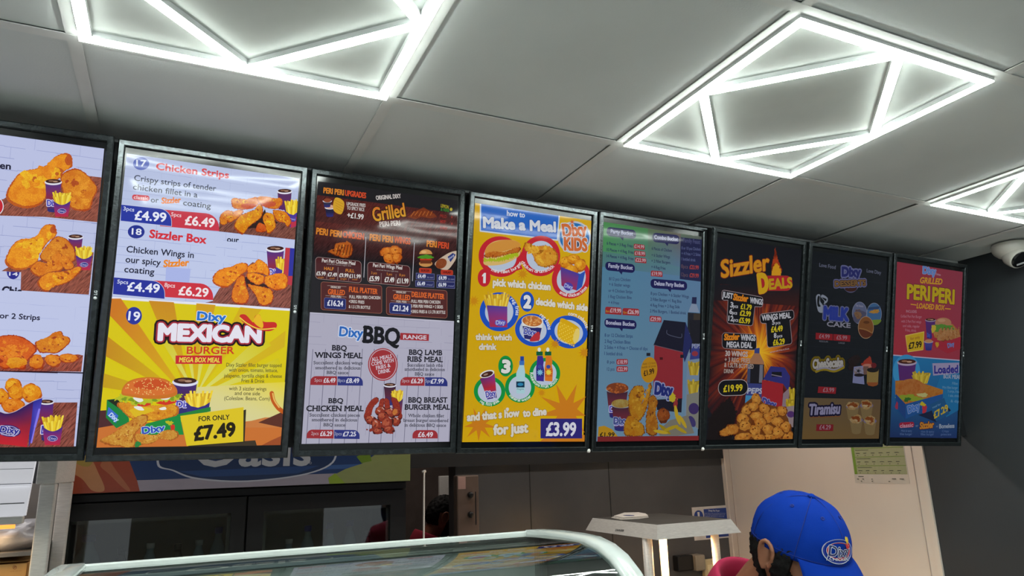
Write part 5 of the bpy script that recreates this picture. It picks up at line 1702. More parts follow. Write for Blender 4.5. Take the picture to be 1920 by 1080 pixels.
def art_7():
    A = Art(6, 77, 0.54)
    hh, hw = A.hh, A.hw
    A.full(hh, -hh, '#15191e')
    A.zl += 2e-5
    for k in range(13):
        y = -hh + .2 + k * .042
        A._seg(Vector((-hw + .004, y, 0)), Vector((hw - .004, y + A.rnd.uniform(-.001, .001), 0)), .0005, '#222830')
    A.z(1490, 440, 5.142)
    A.text('Love Food', 237, 308, 394, 332, 36, '#70748c', .01); A.text('Love Dixy', 694, 362, 832, 384, 34, '#6c7088', .01)
    A.ell(540, 440, 88, 120, '#5c5c80'); A.ell(540, 440, 78, 110, '#1c1418'); A.ell(540, 520, 58, 30, '#3c1c14')
    A.text('Dixy', 458, 398, 632, 402, 84, '#2c306c', .06, [('#686c98', .2)])
    A.text('DESSERTS', 388, 500, 684, 488, 52, '#7c5c38', .05, [('#686890', .34), ('#2c1c1c', .12)])
    A.poly([(205, 620), (215, 580), (245, 580), (245, 640), (275, 690), (270, 750), (225, 735)], '#8c94a4', smooth=True)
    A.poly([(216, 630), (226, 590), (242, 600), (236, 660), (250, 690), (222, 690)], '#15181c', smooth=True)
    A.poly([(252, 600), (270, 578), (316, 610), (312, 650), (280, 670), (285, 640)], '#8c94a4', smooth=True); A.poly([(262, 605), (305, 620), (300, 640), (285, 630)], '#15181c', smooth=True)
    A.text('MILK', 282, 808, 510, 826, 112, '#2c3c94', .07, [('#686c90', .14)])
    A.text('CAKE', 310, 882, 536, 898, 44, '#8c8c9c', .03, slab=True)
    for cx, cy, rx, ry, c in ((625, 755, 72, 108, '#5c6484'), (765, 765, 73, 108, '#3c6490')):
        A.ell(cx, cy, rx, ry, '#8088a0'); A.ell(cx, cy, rx - 5, ry - 5, c)
    A.text('Dixy Desserts', 588, 690, 660, 700, 20, '#8c8ca4', .02); A.blob(620, 770, 45, 46, '#6c5448', .2); A.poly([(560, 800), (600, 850), (690, 760), (600, 730)], '#4c4c64', smooth=True); A.blob(610, 775, 36, 36, '#7c6450', .2)
    A.poly([(705, 830), (830, 820), (800, 865), (740, 868)], '#6c842c', smooth=True); A.blob(770, 740, 46, 20, '#b08c40', .3); A.poly([(710, 700), (830, 690), (800, 720), (700, 725)], '#28426c')
    A.ell(685, 895, 76, 108, '#a88868'); A.ell(685, 895, 71, 103, '#7c4c24'); A.poly([(620, 910), (745, 950), (720, 985), (650, 985)], '#5c2c18', smooth=True); A.stroke([(625, 905), (680, 915), (740, 945)], 8, '#94683c', smooth=True); A.ell(690, 845, 30, 14, '#5c3418')
    A.poly([(202, 945), (366, 958), (364, 1020), (200, 1008)], '#8c1c24'); A.poly([(372, 958), (536, 970), (532, 1032), (370, 1020)], '#8c1c24')
    A.text('£4.99', 234, 996, 334, 1002, 38, '#a0808c', .01); A.text('£5.99', 402, 1008, 502, 1014, 38, '#a0808c', .01)
    A.text('REGULAR', 236, 1034, 320, 1040, 15, '#70707c', .01); A.text('LARGE', 420, 1050, 480, 1054, 15, '#70707c', .01)
    A.z(1490, 640, 5.142)
    A.text('CheeSecake', 175, 262, 462, 240, 84, '#a8a4a0', .045, [('#6c5c14', .34), ('#3c2c28', .1)], sh=.1)
    A.stroke([(205, 290), (280, 265), (380, 285), (470, 250)], 22, '#8c7820', smooth=True); A.stroke([(210, 272), (290, 255), (380, 272), (465, 235)], 12, '#8c8898', smooth=True)
    for x, y in ((555, 190), (590, 170), (560, 240)):
        A.blob(x, y, 46, 40, '#241a1c', .2)
    A.poly([(640, 215), (725, 140), (750, 220), (680, 320)], '#983424', jag=8); A.ell(700, 240, 50, 24, '#b07060')
    A.rect(660, 240, 710, 320, '#6c5048')
    A.poly([(568, 245), (655, 235), (670, 415), (555, 400)], '#7c80a8'); A.ell(615, 290, 46, 46, '#888cac', tex=CRUMB); A.ell(618, 325, 48, 16, '#1c1418'); A.burst(612, 285, 10, 28, 5, '#1c1c24')
    A.poly([(695, 265), (808, 270), (800, 415), (750, 432), (692, 405)], '#8c7440'); A.ell(750, 275, 56, 24, '#1c1818'); A.poly([(692, 395), (802, 395), (790, 425), (750, 435), (705, 425)], '#8c4c24', smooth=False); A.ell(760, 232, 26, 26, '#641c20')
    A.poly([(226, 435), (398, 444), (392, 506), (218, 496)], '#8c1c24'); A.text('£3.99', 270, 486, 376, 490, 40, '#a0808c', .01)
    yt = A.L(470, 552).y
    A.full(yt, -hh, ['#66553c', '#645038', '#6e5632', '#73592f'])
    A.text('Tiramisu', 140, 708, 432, 694, 100, '#8c88a8', .035, [('#1c1830', .2)], sh=.12)
    A.stroke([(150, 732), (280, 728), (430, 722)], 5, '#7c4420')
    for x, y in ((555, 650), (690, 640), (590, 780), (722, 790)):
        A.poly([(x - 62, y - 20), (x + 60, y - 20), (x + 42, y + 100), (x - 42, y + 100)], '#7c6844'); A.ell(x, y + 96, 42, 18, '#7c6844')
        A.ell(x, y - 22, 64, 26, '#6c6484'); A.blob(x, y - 30, 56, 42, '#a08c64', .2); A.blob(x, y - 36, 40, 26, '#7c441c', .4); A.blob(x - 10, y - 20, 20, 12, '#b0a080', .4)
    A.poly([(206, 798), (370, 800), (366, 864), (202, 864)], '#7c1c24'); A.text('£4.29', 234, 848, 342, 848, 42, '#a0808c', .01)
    return A.done()


def art_8():
    A = Art(7, 88, 0.66)
    hh, hw = A.hh, A.hw
    A.z(1650, 450, 4.696)
    ym = (A.L(135, 1012).y + A.L(705, 1054).y) / 2
    A.full(hh, ym, ['#8c2c3c', '#843444', '#8c3040', '#942c38']); A.full(ym, ym - .004, '#a8a0b8'); A.full(ym - .004, -hh, ['#206ca0', '#1c6494', '#1c3060', '#1a2c58'])
    A.text('Dixy', 378, 292, 490, 306, 60, '#5c7cb8', .05, [('#8c94b8', .1)]); A.text('Chicken', 488, 306, 534, 316, 18, '#b08c9c', .01)
    A.text('GRILLED', 354, 378, 548, 392, 50, '#c09024', .03, sh=.25)
    A.text('PERI', 240, 514, 435, 532, 122, '#b0981c', .04, [('#4c1c24', .06)]); A.text('PERI', 462, 540, 650, 562, 122, '#b0981c', .04, [('#4c1c24', .06)])
    A.text('LOADED BOX', 322, 600, 568, 618, 44, '#c08c24', .03, sh=.2); A.stroke([(272, 566), (318, 572)], 6, '#c08c24'); A.stroke([(574, 604), (620, 608)], 6, '#c08c24')
    A.text('INCLUDES', 230, 638, 322, 642, 22, '#a87c8c', .01)
    for s, x0, x1, y in (('Grilled Peri Peri Burger', 182, 368, 682), ('with 2 Peri Peri wings', 186, 362, 726), ('and side, regular', 200, 348, 766), ('Fries, drink', 222, 318, 804)):
        A.text(s, x0, y, x1, y + 6, 24, '#a86c7c', .005)
    A.cup(396, 700, 96, 160, c0='#4c2468', c1='#482464', logo=False, rim='#8c7c94'); A.text('Dixy', 412, 852, 440, 854, 34, '#3c50a0', .03)
    A.poly([(450, 780), (570, 750), (700, 830), (712, 960), (595, 995), (465, 930)], '#942434')
    A.poly([(452, 760), (640, 740), (690, 800), (640, 880), (480, 860)], '#a07844', CRUMB)
    A.ell(555, 730, 72, 46, '#a07050', a0=180, a1=360); A.rect(484, 728, 626, 752, '#a07050'); A.ell(540, 708, 34, 14, '#b08464')
    A.blob(550, 775, 84, 34, '#4c7c2c', .35, 0); A.blob(470, 780, 20, 36, '#b09c30', .3, 0)
    for k in range(6):
        A.chick([(500 + k * 34, 890 - k * 8), (520 + k * 34, 790 - k * 5), (545 + k * 30, 780), (545 + k * 32, 880)], ('#6c3c24', '#9c744c', '#ac885c'), 5, 4, 40)
    A.poly([(450, 860), (560, 900), (712, 850), (710, 960), (595, 998), (465, 930)], '#942434'); A.text('Dixy', 596, 950, 652, 930, 40, '#5c70a8', .04); A.blob(500, 920, 14, 26, '#b08428', .3, 0)
    A.cup(384, 890, 82, 76, c0='#3c3c84', c1='#38387c', logo=False, rim='#9c94ac'); A.ell(425, 890, 34, 15, '#a87858')
    A.poly([(222, 842), (384, 808), (376, 965), (242, 985)], '#b89818'); A.stroke([(222, 842), (384, 808), (376, 965), (242, 985)], 5, '#c8ac50', True)
    A.text('for only', 266, 882, 348, 866, 26, '#8c5420', .01); A.text('£7.99', 252, 958, 364, 942, 52, '#282018', .035)
    A.z(1650, 650, 4.696)
    A.ell(230, 220, 120, 150, '#3484b4'); A.poly([(560, 160), (700, 170), (695, 560), (580, 620), (480, 400)], '#1c6494')
    A.cup(148, 130, 172, 260, c0='#4c2468', c1='#502460', logo=False, rim='#a090a8')
    A.fries(278, 215, 160, 110, 9, ('#b0982c', '#a08824', '#c0a838', '#8c7424'))
    A.poly([(130, 300), (280, 290), (550, 380), (548, 415), (220, 505), (130, 420)], '#a06c2c', CRUMB)
    A.poly([(140, 400), (160, 330), (220, 290), (300, 285), (370, 320), (390, 380), (330, 425), (220, 440)], '#a06834', CRUMB, True)
    A.blob(255, 450, 110, 28, '#7c8c24', .4, 0); A.blob(370, 425, 40, 20, '#a8a468', .3, 0); A.blob(235, 465, 30, 18, '#2c5c20', .4, 0)
    A.poly([(135, 415), (220, 505), (550, 415), (545, 500), (220, 635), (130, 530)], '#1c4a84'); A.poly([(135, 415), (220, 505), (220, 635), (130, 530)], '#1c3c74')
    A.text('Dixy', 246, 585, 345, 545, 62, '#3c64a8', .04, [('#8094b8', .1)]); A.blob(385, 545, 22, 44, '#a82c3c', .3, 0); A.blob(370, 505, 24, 18, '#b0a020', .4, 0); A.blob(142, 520, 14, 30, '#8c2c44', .3, 0)
    A.poly([(430, 570), (560, 500), (620, 560), (490, 665), (330, 600)], '#14203c')
    A.poly([(430, 510), (560, 450), (606, 590), (490, 660)], '#1c4c78'); A.text('£7.29', 474, 632, 598, 560, 60, '#b0982c', .035); A.text('meal for', 458, 545, 530, 512, 20, '#5c84a8', .01)
    A.poly([(456, 146), (692, 140), (690, 232), (462, 255)], '#8c84a4'); A.text('Loaded', 474, 234, 680, 226, 64, '#2c2c7c', .04); A.text('BOX MEAL', 554, 278, 705, 284, 36, '#8c94a8', .03)
    for s, x0, x1, y in (('Fillet', 630, 680, 332), ('Mini fillet burger', 545, 680, 368), ('3 strips, fries', 590, 690, 402), ('1 side, drink', 596, 690, 440), ('& dip', 616, 690, 488)):
        A.text(s, x0, y, x1, y + 4, 22, '#5c88a8', .01)
    A.rrect(164, 668, 294, 716, 18, '#8c1c34', -8); A.text('classic', 170, 714, 286, 704, 34, '#b08498', .025); A.text('or', 308, 704, 330, 704, 20, '#6c7c98', .01)
    A.text('Sizzler', 346, 722, 468, 710, 54, '#b0742c', .045, [('#4c1c24', .12)], sh=.1); A.text('or', 488, 708, 506, 708, 18, '#6c7c98', .01); A.text('Boneless', 516, 718, 648, 712, 36, '#8c98a8', .03)
    for s, x0, x1, y in (('Mild & tasty', 180, 274, 750), ('fillet burger', 168, 276, 778), ('Hot & spicy', 356, 470, 756), ('fillet burger', 352, 468, 780), ('Crispy', 540, 600, 752), ('pieces', 530, 620, 780), ('Make your meal a large one for 99p extra', 200, 620, 822)):
        A.text(s, x0, y, x1, y, 20, '#4c6490', .01)
    return A.done()


art_5()
art_6()
art_7()
art_8()

# ------------------------------------------------------------------ behind and under the screens
M_steel = mat('brushed_steel', '#ebe9e4', 0.45, metal=0.15, var=0.10, scale=40, stretch=(1, 1, 12), bump=0.05)
M_steeld = mat('dull_steel', '#7d7a76', 0.45, metal=0.7, var=0.12, scale=10)
M_fridge = mat('fridge_black_plastic', '#141516', 0.45, var=0.15, scale=8)
M_gasket = mat('rubber_gasket', '#070808', 0.8)
M_liner = mat('fridge_liner_grey', '#77756c', 0.6, var=0.1)
M_whitep = mat('white_enamel', '#bcc2bf', 0.18, var=0.03, coat=0.4)
M_glass = glass_mat('clear_pane', (0.80, 0.84, 0.82), 0.02, 0.03)
M_cglass = glass_mat('curved_pane', (0.86, 0.92, 0.90), 0.015, 0.10)
M_blackp = mat('black_plastic', '#101113', 0.35)

# added dark strip, sized to shade the top of the back wall
m = MB(); m.box((1.05, BWY - .045, -.012), (RWX - .03, BWY, .30)); struct(m.build('trim_shade', M_black))

# ---- drinks fridge
FY, FX0, FX1 = 2.80, -.345, .852
t = thing('drinks_fridge', 'black double glass-door drinks fridge with blue fruit-edged header sign below the screens', 'fridge', (FX0, FY, FLOOR_Z))
off = Vector((-FX0, -FY, -FLOOR_Z))


def fb(mb, a, b, mi=0, bev=0.0):
    mb.box(Vector(a) + off, Vector(b) + off, mi, None, bev)


m = MB()
Zt, Zb = .36, FLOOR_Z + .02
fb(m, (FX0 + .004, FY + .05, Zb), (FX0 + .04, 3.42, Zt)); fb(m, (FX1 - .04, FY + .05, Zb), (FX1 - .004, 3.42, Zt))
fb(m, (FX0 + .04, 3.38, Zb), (FX1 - .04, 3.42, Zt)); fb(m, (FX0 + .04, FY + .05, Zb), (FX1 - .04, 3.38, Zb + .16)); fb(m, (FX0 + .04, FY + .05, -.09), (FX1 - .04, 3.38, Zt))
fb(m, (FX0, FY + .02, -.090), (FX1, FY + .05, -.062), 0, .003)
for x in (FX0 + .06, FX1 - .12):
    fb(m, (x, FY + .1, FLOOR_Z), (x + .06, FY + .16, Zb)); fb(m, (x, 3.3, FLOOR_Z), (x + .06, 3.36, Zb))
m.build('cabinet', M_fridge, t)
m = MB()
fb(m, (FX0 + .041, 3.37, Zb + .161), (FX1 - .041, 3.379, -.091)); fb(m, (FX0 + .041, FY + .06, Zb + .161), (FX0 + .046, 3.37, -.091)); fb(m, (FX1 - .046, FY + .06, Zb + .161), (FX1 - .041, 3.37, -.091))
m.build('liner', M_liner, t)
for z in (-.50, -.86, -1.2):
    m = MB(); fb(m, (FX0 + .05, FY + .09, z - .012), (FX1 - .05, 3.36, z)); m.build('shelf', M_steeld, t)
HM = Matrix.Translation(off)
for x0, x1, wx0, wx1, hx in ((-.337, .2505, -.300, .203, .222), (.2575, .845, .313, .783, .279)):
    d = MB()
    wt, wb, zt, zb = -.146, -1.40, -.092, -1.52
    fb(d, (x0, FY, zb), (wx0, FY + .045, zt)); fb(d, (wx1, FY, zb), (x1, FY + .045, zt)); fb(d, (wx0, FY, wt), (wx1, FY + .045, zt)); fb(d, (wx0, FY, zb), (wx1, FY + .045, wb))
    dd = d.build('door', M_fridge, t)
    g = MB(); fb(g, (wx0 - .004, FY + .014, wb - .004), (wx1 + .004, FY + .020, wt + .004)); g.build('glass', M_glass, dd)
    g = MB(); fb(g, (wx0, FY + .021, wb), (wx0 + .012, FY + .04, wt)); fb(g, (wx1 - .012, FY + .021, wb), (wx1, FY + .04, wt)); fb(g, (wx0, FY + .021, wt - .012), (wx1, FY + .04, wt)); g.build('gasket', M_steeld, dd)
    g = MB(); g.tube([Vector((hx, FY + .0, -.62)) + off, Vector((hx, FY - .03, -.63)) + off, Vector((hx, FY - .03, -.9)) + off, Vector((hx, FY, -.91)) + off], .009, 10); g.build('handle', M_blackp, dd)
# header sign
m = MB(); fb(m, (FX0 - .004, FY - .02, -.0605), (FX1 + .008, FY + .30, .36), 0, .004)
hs = m.build('header_box', M_fridge, t)
P = Print(plane_m((0, FY - .0205, 0), (1, 0, 0), (0, 0, 1)), None, 5, 2, 2)
X0_, X1_ = FX0, FX1 + .004
Lq = lambda pts: [Vector((x, z, 0)) for x, z in pts]
P.add(Lq([(X0_, -.058), (X1_, -.058), (X1_, .355), (X0_, .355)]), [(0, 1, 2, 3)], '#8d8794')
P.add(Lq([(X0_, -.022), (X1_, -.02), (X1_, .355), (X0_, .355)]), [(0, 1, 2, 3)], '#16305e')
P.add(Lq([(.2, -.006), (.66, -.004), (.66, .012), (.2, .005)]), [(0, 1, 2, 3)], '#2c4f86')
P.lpoly(P.spline(Lq([(.0, .006), (-.05, .03), (-.02, .12), (.25, .16), (.52, .12), (.56, .03), (.46, -.02), (.25, -.04), (.08, -.025)])), '#a8acb8')
P.lpoly(P.spline(Lq([(.005, .009), (-.043, .032), (-.015, .115), (.25, .154), (.514, .115), (.553, .032), (.455, -.016), (.25, -.035), (.083, -.020)])), '#14294f')
P.add(Lq([(.1, -.018), (.42, -.016), (.5, .01), (.02, .004)]), [(0, 1, 2, 3)], '#1c3a6c')
P.z(440, 830, 4)
P.text('Oasis', -300, 176, 560, 166, 240, '#9fa2a8', .05)
P.ell(568, 152, 9, 9, '#9fa2a8'); P.ell(568, 152, 6, 6, '#14294f')
P.lpoly(Lq([(X0_, -.058), (-.095, -.058), (-.105, -.025), (-.125, .02), (-.16, .10), (-.2, .355), (X0_, .355)]), '#8a3a22')
P.lpoly(P.spline(Lq([(X0_ + .02, .03), (-.27, -.01), (-.235, -.05), (-.2, -.05), (-.22, .0), (-.26, .06)])), '#a8744c')
P.lpoly(P.spline(Lq([(-.22, .03), (-.19, .0), (-.14, -.05), (-.125, -.05), (-.17, .01), (-.2, .05)])), '#9a5a3a')
P.lpoly(P.spline(Lq([(-.30, .05), (-.25, .03), (-.24, .1), (-.30, .12)])), '#8f7a3a')
P.lpoly(Lq([(.54, -.058), (X1_, -.058), (X1_, .355), (.78, .355), (.72, .05), (.66, .012), (.60, -.005), (.535, -.036)]), '#7e8550')
P.lpoly(Lq([(.54, -.058), (.60, -.058), (.56, -.02), (.535, -.036)]), '#7c9420')
P.lpoly(Lq([(.66, .015), (.70, .022), (.69, .06), (.64, .04)]), '#5f7a1c')
sg = P.done('header_sign', print_material('header_sign_print', 0.3, 0.06))
sg.parent = t
sg.location = Vector((0, FY - .0205, 0)) + off
sg.rotation_euler = (PI / 2, 0, 0)

# ---- bottles on the fridge shelf just showing their caps
M_blue = mat('blue_cap', '#1c2f9c', 0.35)
M_wat = mat('bottle_plastic', '#7d95a0', 0.2, var=0.1)
M_dark = mat('cola_bottle', '#20140f', 0.2)


def bottle(x, y, z, h, r, body, cap, label, cat='bottle', grp='bottles inside the drinks fridge'):
    t = thing('drink_bottle', label, cat, (x, y, z), grp)
    m = MB(); m.lathe([(r * .9, 0), (r, .006), (r, h * .55), (r * .94, h * .62), (r * .7, h * .76), (r * .36, h * .88), (r * .34, h * .93)], 20); m.build('body', body, t)
    m = MB(); m.lathe([(r * .42, h * .93), (r * .42, h * 1.0), (r * .38, h * 1.005)], 18); m.build('cap', cap, t)
    m = MB(); m.lathe([(r * 1.01, h * .22), (r * 1.01, h * .48)], 20, 0, None, False, False); m.build('sleeve', cap, t)


BT = [(-.245, 'large blue-topped bottle at the left end of the fridge, left door', .30, .052, M_wat, M_blue), (-.14, 'dark bottle second from left behind the left fridge door', .25, .034, M_dark, M_blackp),
      (-.05, 'pale bottle third from left behind the left fridge door', .26, .034, M_wat, M_whitep), (.04, 'dark bottle fourth from left behind the left fridge door', .25, .034, M_dark, M_blackp),
      (.11, 'pale bottle fifth from left behind the left fridge door', .26, .034, M_wat, M_whitep), (.175, 'blue-capped bottle at the right end of the left fridge door', .30, .034, M_wat, M_blue),
      (.43, 'pale bottle first from left behind the right fridge door', .24, .034, M_wat, M_whitep), (.50, 'blue-capped bottle second from left behind the right fridge door', .285, .034, M_wat, M_blue),
      (.585, 'blue-capped bottle in the middle of the right fridge door', .29, .034, M_wat, M_blue), (.665, 'blue-capped bottle fourth from left behind the right fridge door', .295, .034, M_wat, M_blue), (.735, 'dark bottle at the right end of the right fridge door', .25, .034, M_dark, M_blackp)]
for x, lb, h, r, b, c in BT:
    bottle(x, FY + .17, -.4985, h - .005, r, b, c, lb)

# ---- steel column with knobs, plate and upright
t = thing('oven_column', 'brown-grey steel appliance column with two black knobs right of the doorway', 'oven', (1.19, 3.0, FLOOR_Z))
m = MB(); m.box((-.052, 0, 0), (.052, .05, -.049 - FLOOR_Z), 0, None, .006); m.build('column', mat('grimy_steel', '#6b5a50', 0.5, metal=0.35, var=0.15, scale=9), t)
m = MB(); m.box((-.048, -.0012, 1.513), (-.012, 0, 1.566)); m.build('sticker', mat('pink_sticker', '#a08078', 0.6), t)
for z in (1.487, 1.404):
    m = MB(); m.lathe([(.013, 0), (.0125, .014), (.009, .018)], 20, 0, Matrix.Translation((.008, 0, z)) @ Matrix.Rotation(PI / 2, 4, 'X')); m.build('knob', M_blackp, t)
m = MB(); m.box((.033, -.001, 1.36), (.037, .0, 1.50)); m.build('slot', M_blackp, t)
t = thing('kitchen_divider', 'pale narrow steel divider standing behind the man in red', 'panel', (1.722, 4.75, FLOOR_Z))
m = MB(); m.box((-.048, 0, 0), (.048, .03, -.076 - FLOOR_Z), 0, None, .003); m.build('sheet', M_steel, t)
t = thing('steel_upright', 'thin steel upright rod in the doorway left of the man in red', 'rod', (1.105, 3.36, FLOOR_Z))
m = MB(); m.tube([(-.01, 0, 0), (0, 0, 1.598)], [.006, .0045], 10); m.build('rod', M_steel, t)
m = MB(); m.cyl((-.012, 0, 1.588), (.008, 0, 1.592), .006); m.build('clip', M_steel, t)

# ---- chip station with heated gantry
gx0, gx1, gy0, gy1 = 1.747, 2.178, 2.40, 2.945
t = thing('heated_gantry', 'stainless steel heated chip gantry with sloping hood beside the white wall', 'food warmer', (1.95, 2.67, FLOOR_Z))
o = Vector((1.95, 2.67, FLOOR_Z))
m = MB()
ins = .026
lo = [(gx0, gy0, -.312), (gx1, gy0, -.312), (gx1, gy1, -.312), (gx0, gy1, -.312)]
hi = [(gx0 + ins, gy0 + ins, -.258), (gx1 - ins, gy0 + ins, -.258), (gx1 - ins, gy1 - ins, -.258), (gx0 + ins, gy1 - ins, -.258)]
inn = [(gx0 + .012, gy0 + .012, -.312), (gx1 - .012, gy0 + .012, -.312), (gx1 - .012, gy1 - .012, -.312), (gx0 + .012, gy1 - .012, -.312)]
inh = [(x, y, -.275) for x, y, z in hi]
vs = [Vector(p) - o for p in lo + hi + inn + inh]
fs = [(k, (k + 1) % 4, 4 + (k + 1) % 4, 4 + k) for k in range(4)] 
fs += [(k, (k + 1) % 4, 8 + (k + 1) % 4, 8 + k) for k in range(4)] + [(8 + k, 8 + (k + 1) % 4, 12 + (k + 1) % 4, 12 + k) for k in range(4)] + [(12, 13, 14, 15)]
m.add(vs, fs)
m.add(vs, [(4, 5, 6, 7)], 1)
m.build('hood', [M_steel, mat('hood_top_dark_reflection', '#55534f', .5, metal=.3)], t)  # top coloured darker to stand in for the dark surroundings it reflects
for x, y, r in ((1.77, 2.5, .020), (2.07, 2.80, .018), (2.12, 2.5, .017)):
    m = MB(); m.cyl(Vector((x, y, -.312)) - o, Vector((x, y, -.80)) - o, r, None, 24); m.build('leg', M_steel, t)
m = MB(); m.cyl(Vector((2.148, 2.53, -.30)) - o, Vector((2.148, 2.53, -.80)) - o, .008, None, 14); m.build('conduit', M_steeld, t)
m = MB(); m.cyl(Vector((1.85, 2.67, -.288)) - o, Vector((2.08, 2.67, -.288)) - o, .008, None, 14); m.build('heat_lamp', mat('heat_lamp_glow', '#ffb060', 0.5, emit='#ff9a3c', strength=30.0), t)
m = MB(); m.box(Vector((1.72, 2.38, -.80)) - o, Vector((2.22, 2.98, FLOOR_Z + .10)) - o, 0, None, .01)
for x in (1.76, 2.18):
    for y in (2.42, 2.94):
        m.cyl(Vector((x, y, -1.52)) - o, Vector((x, y, FLOOR_Z)) - o, .02)
m.build('chip_station', M_steel, t)
P = Print(plane_m((gx0 + .011, 2.67, -.285), (0, -1, 0), (.025, 0, .054)), None)
P.z(860, 830, 3.556)
P.text('ZANUSSI', 1042, 588, 1098, 592, 12, '#1c1c1e', .02)
lg = P.done('maker_logo', M_blackp)
lg.parent = t
lg.matrix_local = Matrix.Translation(-o) @ P.M
l = area_light('heat_lamp_light', (1.96, 2.67, -.33), (1.96, 2.67, -1), .3, .3, 9.0, (1.0, .62, .28))
# paper bag lying on it
t = thing('paper_bag', 'flat white paper bag with a blue oval mark lying on the steel gantry', 'paper bag', (1.88, 2.80, -.2575))
rnd = random.Random(3)
m = MB()
out = [(-.095, -.10), (-.02, -.12), (.06, -.085), (.12, .02), (.145, .12), (.09, .17), (.01, .09), (-.07, .02)]
for k in range(3):
    q = [Vector((x * (1 - .04 * k) + .008 * k, y * (1 - .05 * k) + .006 * k, .0005 + .0032 * k + rnd.uniform(0, .001))) for x, y in out]
    m.prism(q, (0, 0, .0026))
m.build('sheets', mat('white_paper', '#d2cfc8', 0.7, var=0.05, bump=.2, bscale=60), t)
m = MB(); m.lathe([(.034, 0), (.034, .0006)], 24, 0, Matrix.Translation((.005, -.01, .0098)) @ Matrix.Scale(.6, 4, (1, 0, 0))); m.build('oval_mark', mat('blue_print', '#27336c', 0.6), t)

# ---- back wall fittings
t = thing('safety_sign', 'blue and white deep fat fryer safety sign on the grey back wall', 'sign', (2.905, BWY - .003, -.35))
m = MB(); m.box((-.131, 0, -.12), (.131, .003, .064)); m.build('plate', mat('sign_plate', '#cfc9c4', 0.45), t)
P = Print(plane_m((2.905, BWY - .0032, -.35), (1, 0, 0), (0, 0, 1)), None)
P.z(860, 830, 3.556)
P.add(Lq([(-.047, -.112), (.124, -.112), (.124, .05), (-.047, .05)]), [(0, 1, 2, 3)], '#24408c')
P.lpoly([Vector((-.087 + .034 * math.cos(2 * PI * k / 32), .012 + .034 * math.sin(2 * PI * k / 32), 0)) for k in range(32)], '#24408c')
P.add(Lq([(-.093, .002), (-.081, .002), (-.079, .036), (-.095, .036)]), [(0, 1, 2, 3)], '#d8d4d0')
P.lpoly([Vector((-.087 + .006 * math.cos(2 * PI * k / 16), -.009 + .006 * math.sin(2 * PI * k / 16), 0)) for k in range(16)], '#d8d4d0')
P.text('Deep Fat Fryer', 1666, 458, 1740, 459, 11, '#d8d8e0', .03)
for k, (a, b) in enumerate(((1632, 1780), (1636, 1776), (1644, 1770))):
    P.text(('Always follow the operating instructions', 'Do not leave unattended while in use', 'Switch off before cleaning')[k], a, 473 + k * 10, b, 473 + k * 10, 5, '#b8bcd0', .01)
sg = P.done('printed_face', print_material('sign_print', .4)); sg.parent = t; sg.matrix_local = Matrix.Translation((-2.905, -(BWY - .003), .35)) @ P.M
a, b = ony(1260, 1042, BWY), ony(1290, 1067, BWY)
t = thing('isolator_switch', 'black-fronted grey isolator box on the back wall left of the socket', 'switch', (2.66, BWY, -.58))
m = MB(); m.box((-.055, -.05, -.04), (.055, -.002, .042), 0, None, .006); m.build('front', M_blackp, t)
m = MB(); m.box((.056, -.07, -.045), (.125, 0, .04), 0, None, .008); m.build('housing', mat('dirty_grey_plastic', '#8a8172', 0.5), t)
t = thing('wall_socket', 'white electric socket with a black plug on the back wall', 'socket', (2.855, BWY, -.615))
m = MB(); m.box((-.048, -.03, -.075), (.05, 0, .04), 0, None, .006); m.build('box', mat('cream_plastic', '#c9b890', 0.4), t)
m = MB(); m.box((-.03, -.034, -.055), (.034, -.03, .012), 0, None, .003); m.build('face', mat('socket_face', '#ddd0a8', 0.35), t)
m = MB(); m.box((.012, -.058, -.055), (.034, -.034, -.03), 0, None, .005); m.build('plug', M_blackp, t)
t = thing('steel_ledge', 'steel ledge on the back wall below the sockets', 'shelf', (2.74, BWY, -.70))
m = MB(); m.box((-.22, -.16, -.02), (.20, 0, .012), 0, None, .003); m.build('ledge', M_steeld, t)

# ---- printed chart on the white wall
cy0, cy1 = 2.222, 2.512
t = thing('wall_chart', 'green and white printed chart on the white wall under the rightmost screens', 'chart', (RWX - .0062, (cy0 + cy1) / 2, -.146))
m = MB(); m.box((-.0008, -(cy1 - cy0) / 2, 0), (0, (cy1 - cy0) / 2, .42)); m.build('paper', mat('chart_paper', '#c9c0b4', 0.5, var=.03), t)
M0 = plane_m((RWX - .0071, (cy0 + cy1) / 2, -.146), (0, -1, 0), (0, 0, 1))
P = Print(M0, None, 6)
w = cy1 - cy0
P.add(Lq([(-w / 2 + .004, .042), (w / 2 - .004, .042), (w / 2 - .004, .415), (-w / 2 + .004, .415)]), [(0, 1, 2, 3)], '#a3a680')
P.add(Lq([(-w / 2 + .004, .042), (-w / 2 + .020, .042), (-w / 2 + .020, .415), (-w / 2 + .004, .415)]), [(0, 1, 2, 3)], '#77983a')
for k in range(9):
    z = .043 + .041 * k
    P.add(Lq([(-w / 2 + .02, z + .037), (w / 2 - .004, z + .037), (w / 2 - .004, z + .040), (-w / 2 + .02, z + .040)]), [(0, 1, 2, 3)], '#7c9648')
    P.add(Lq([(-w / 2 + .026, z + .029), (-w / 2 + .02 + P.rnd.uniform(.06, .1), z + .029), (-w / 2 + .02 + .08, z + .032), (-w / 2 + .026, z + .032)]), [(0, 1, 2, 3)], '#5c6040')
    for c in range(6):
        x = -w / 2 + .028 + c * .042
        P.add(Lq([(x, z + .014), (x + P.rnd.uniform(.012, .03), z + .014), (x + .018, z + .017), (x, z + .017)]), [(0, 1, 2, 3)], '#4c4c40')
        P.add(Lq([(x + .006, z + .004), (x + .012, z + .004), (x + .012, z + .0065), (x + .006, z + .0065)]), [(0, 1, 2, 3)], '#4c4c40')
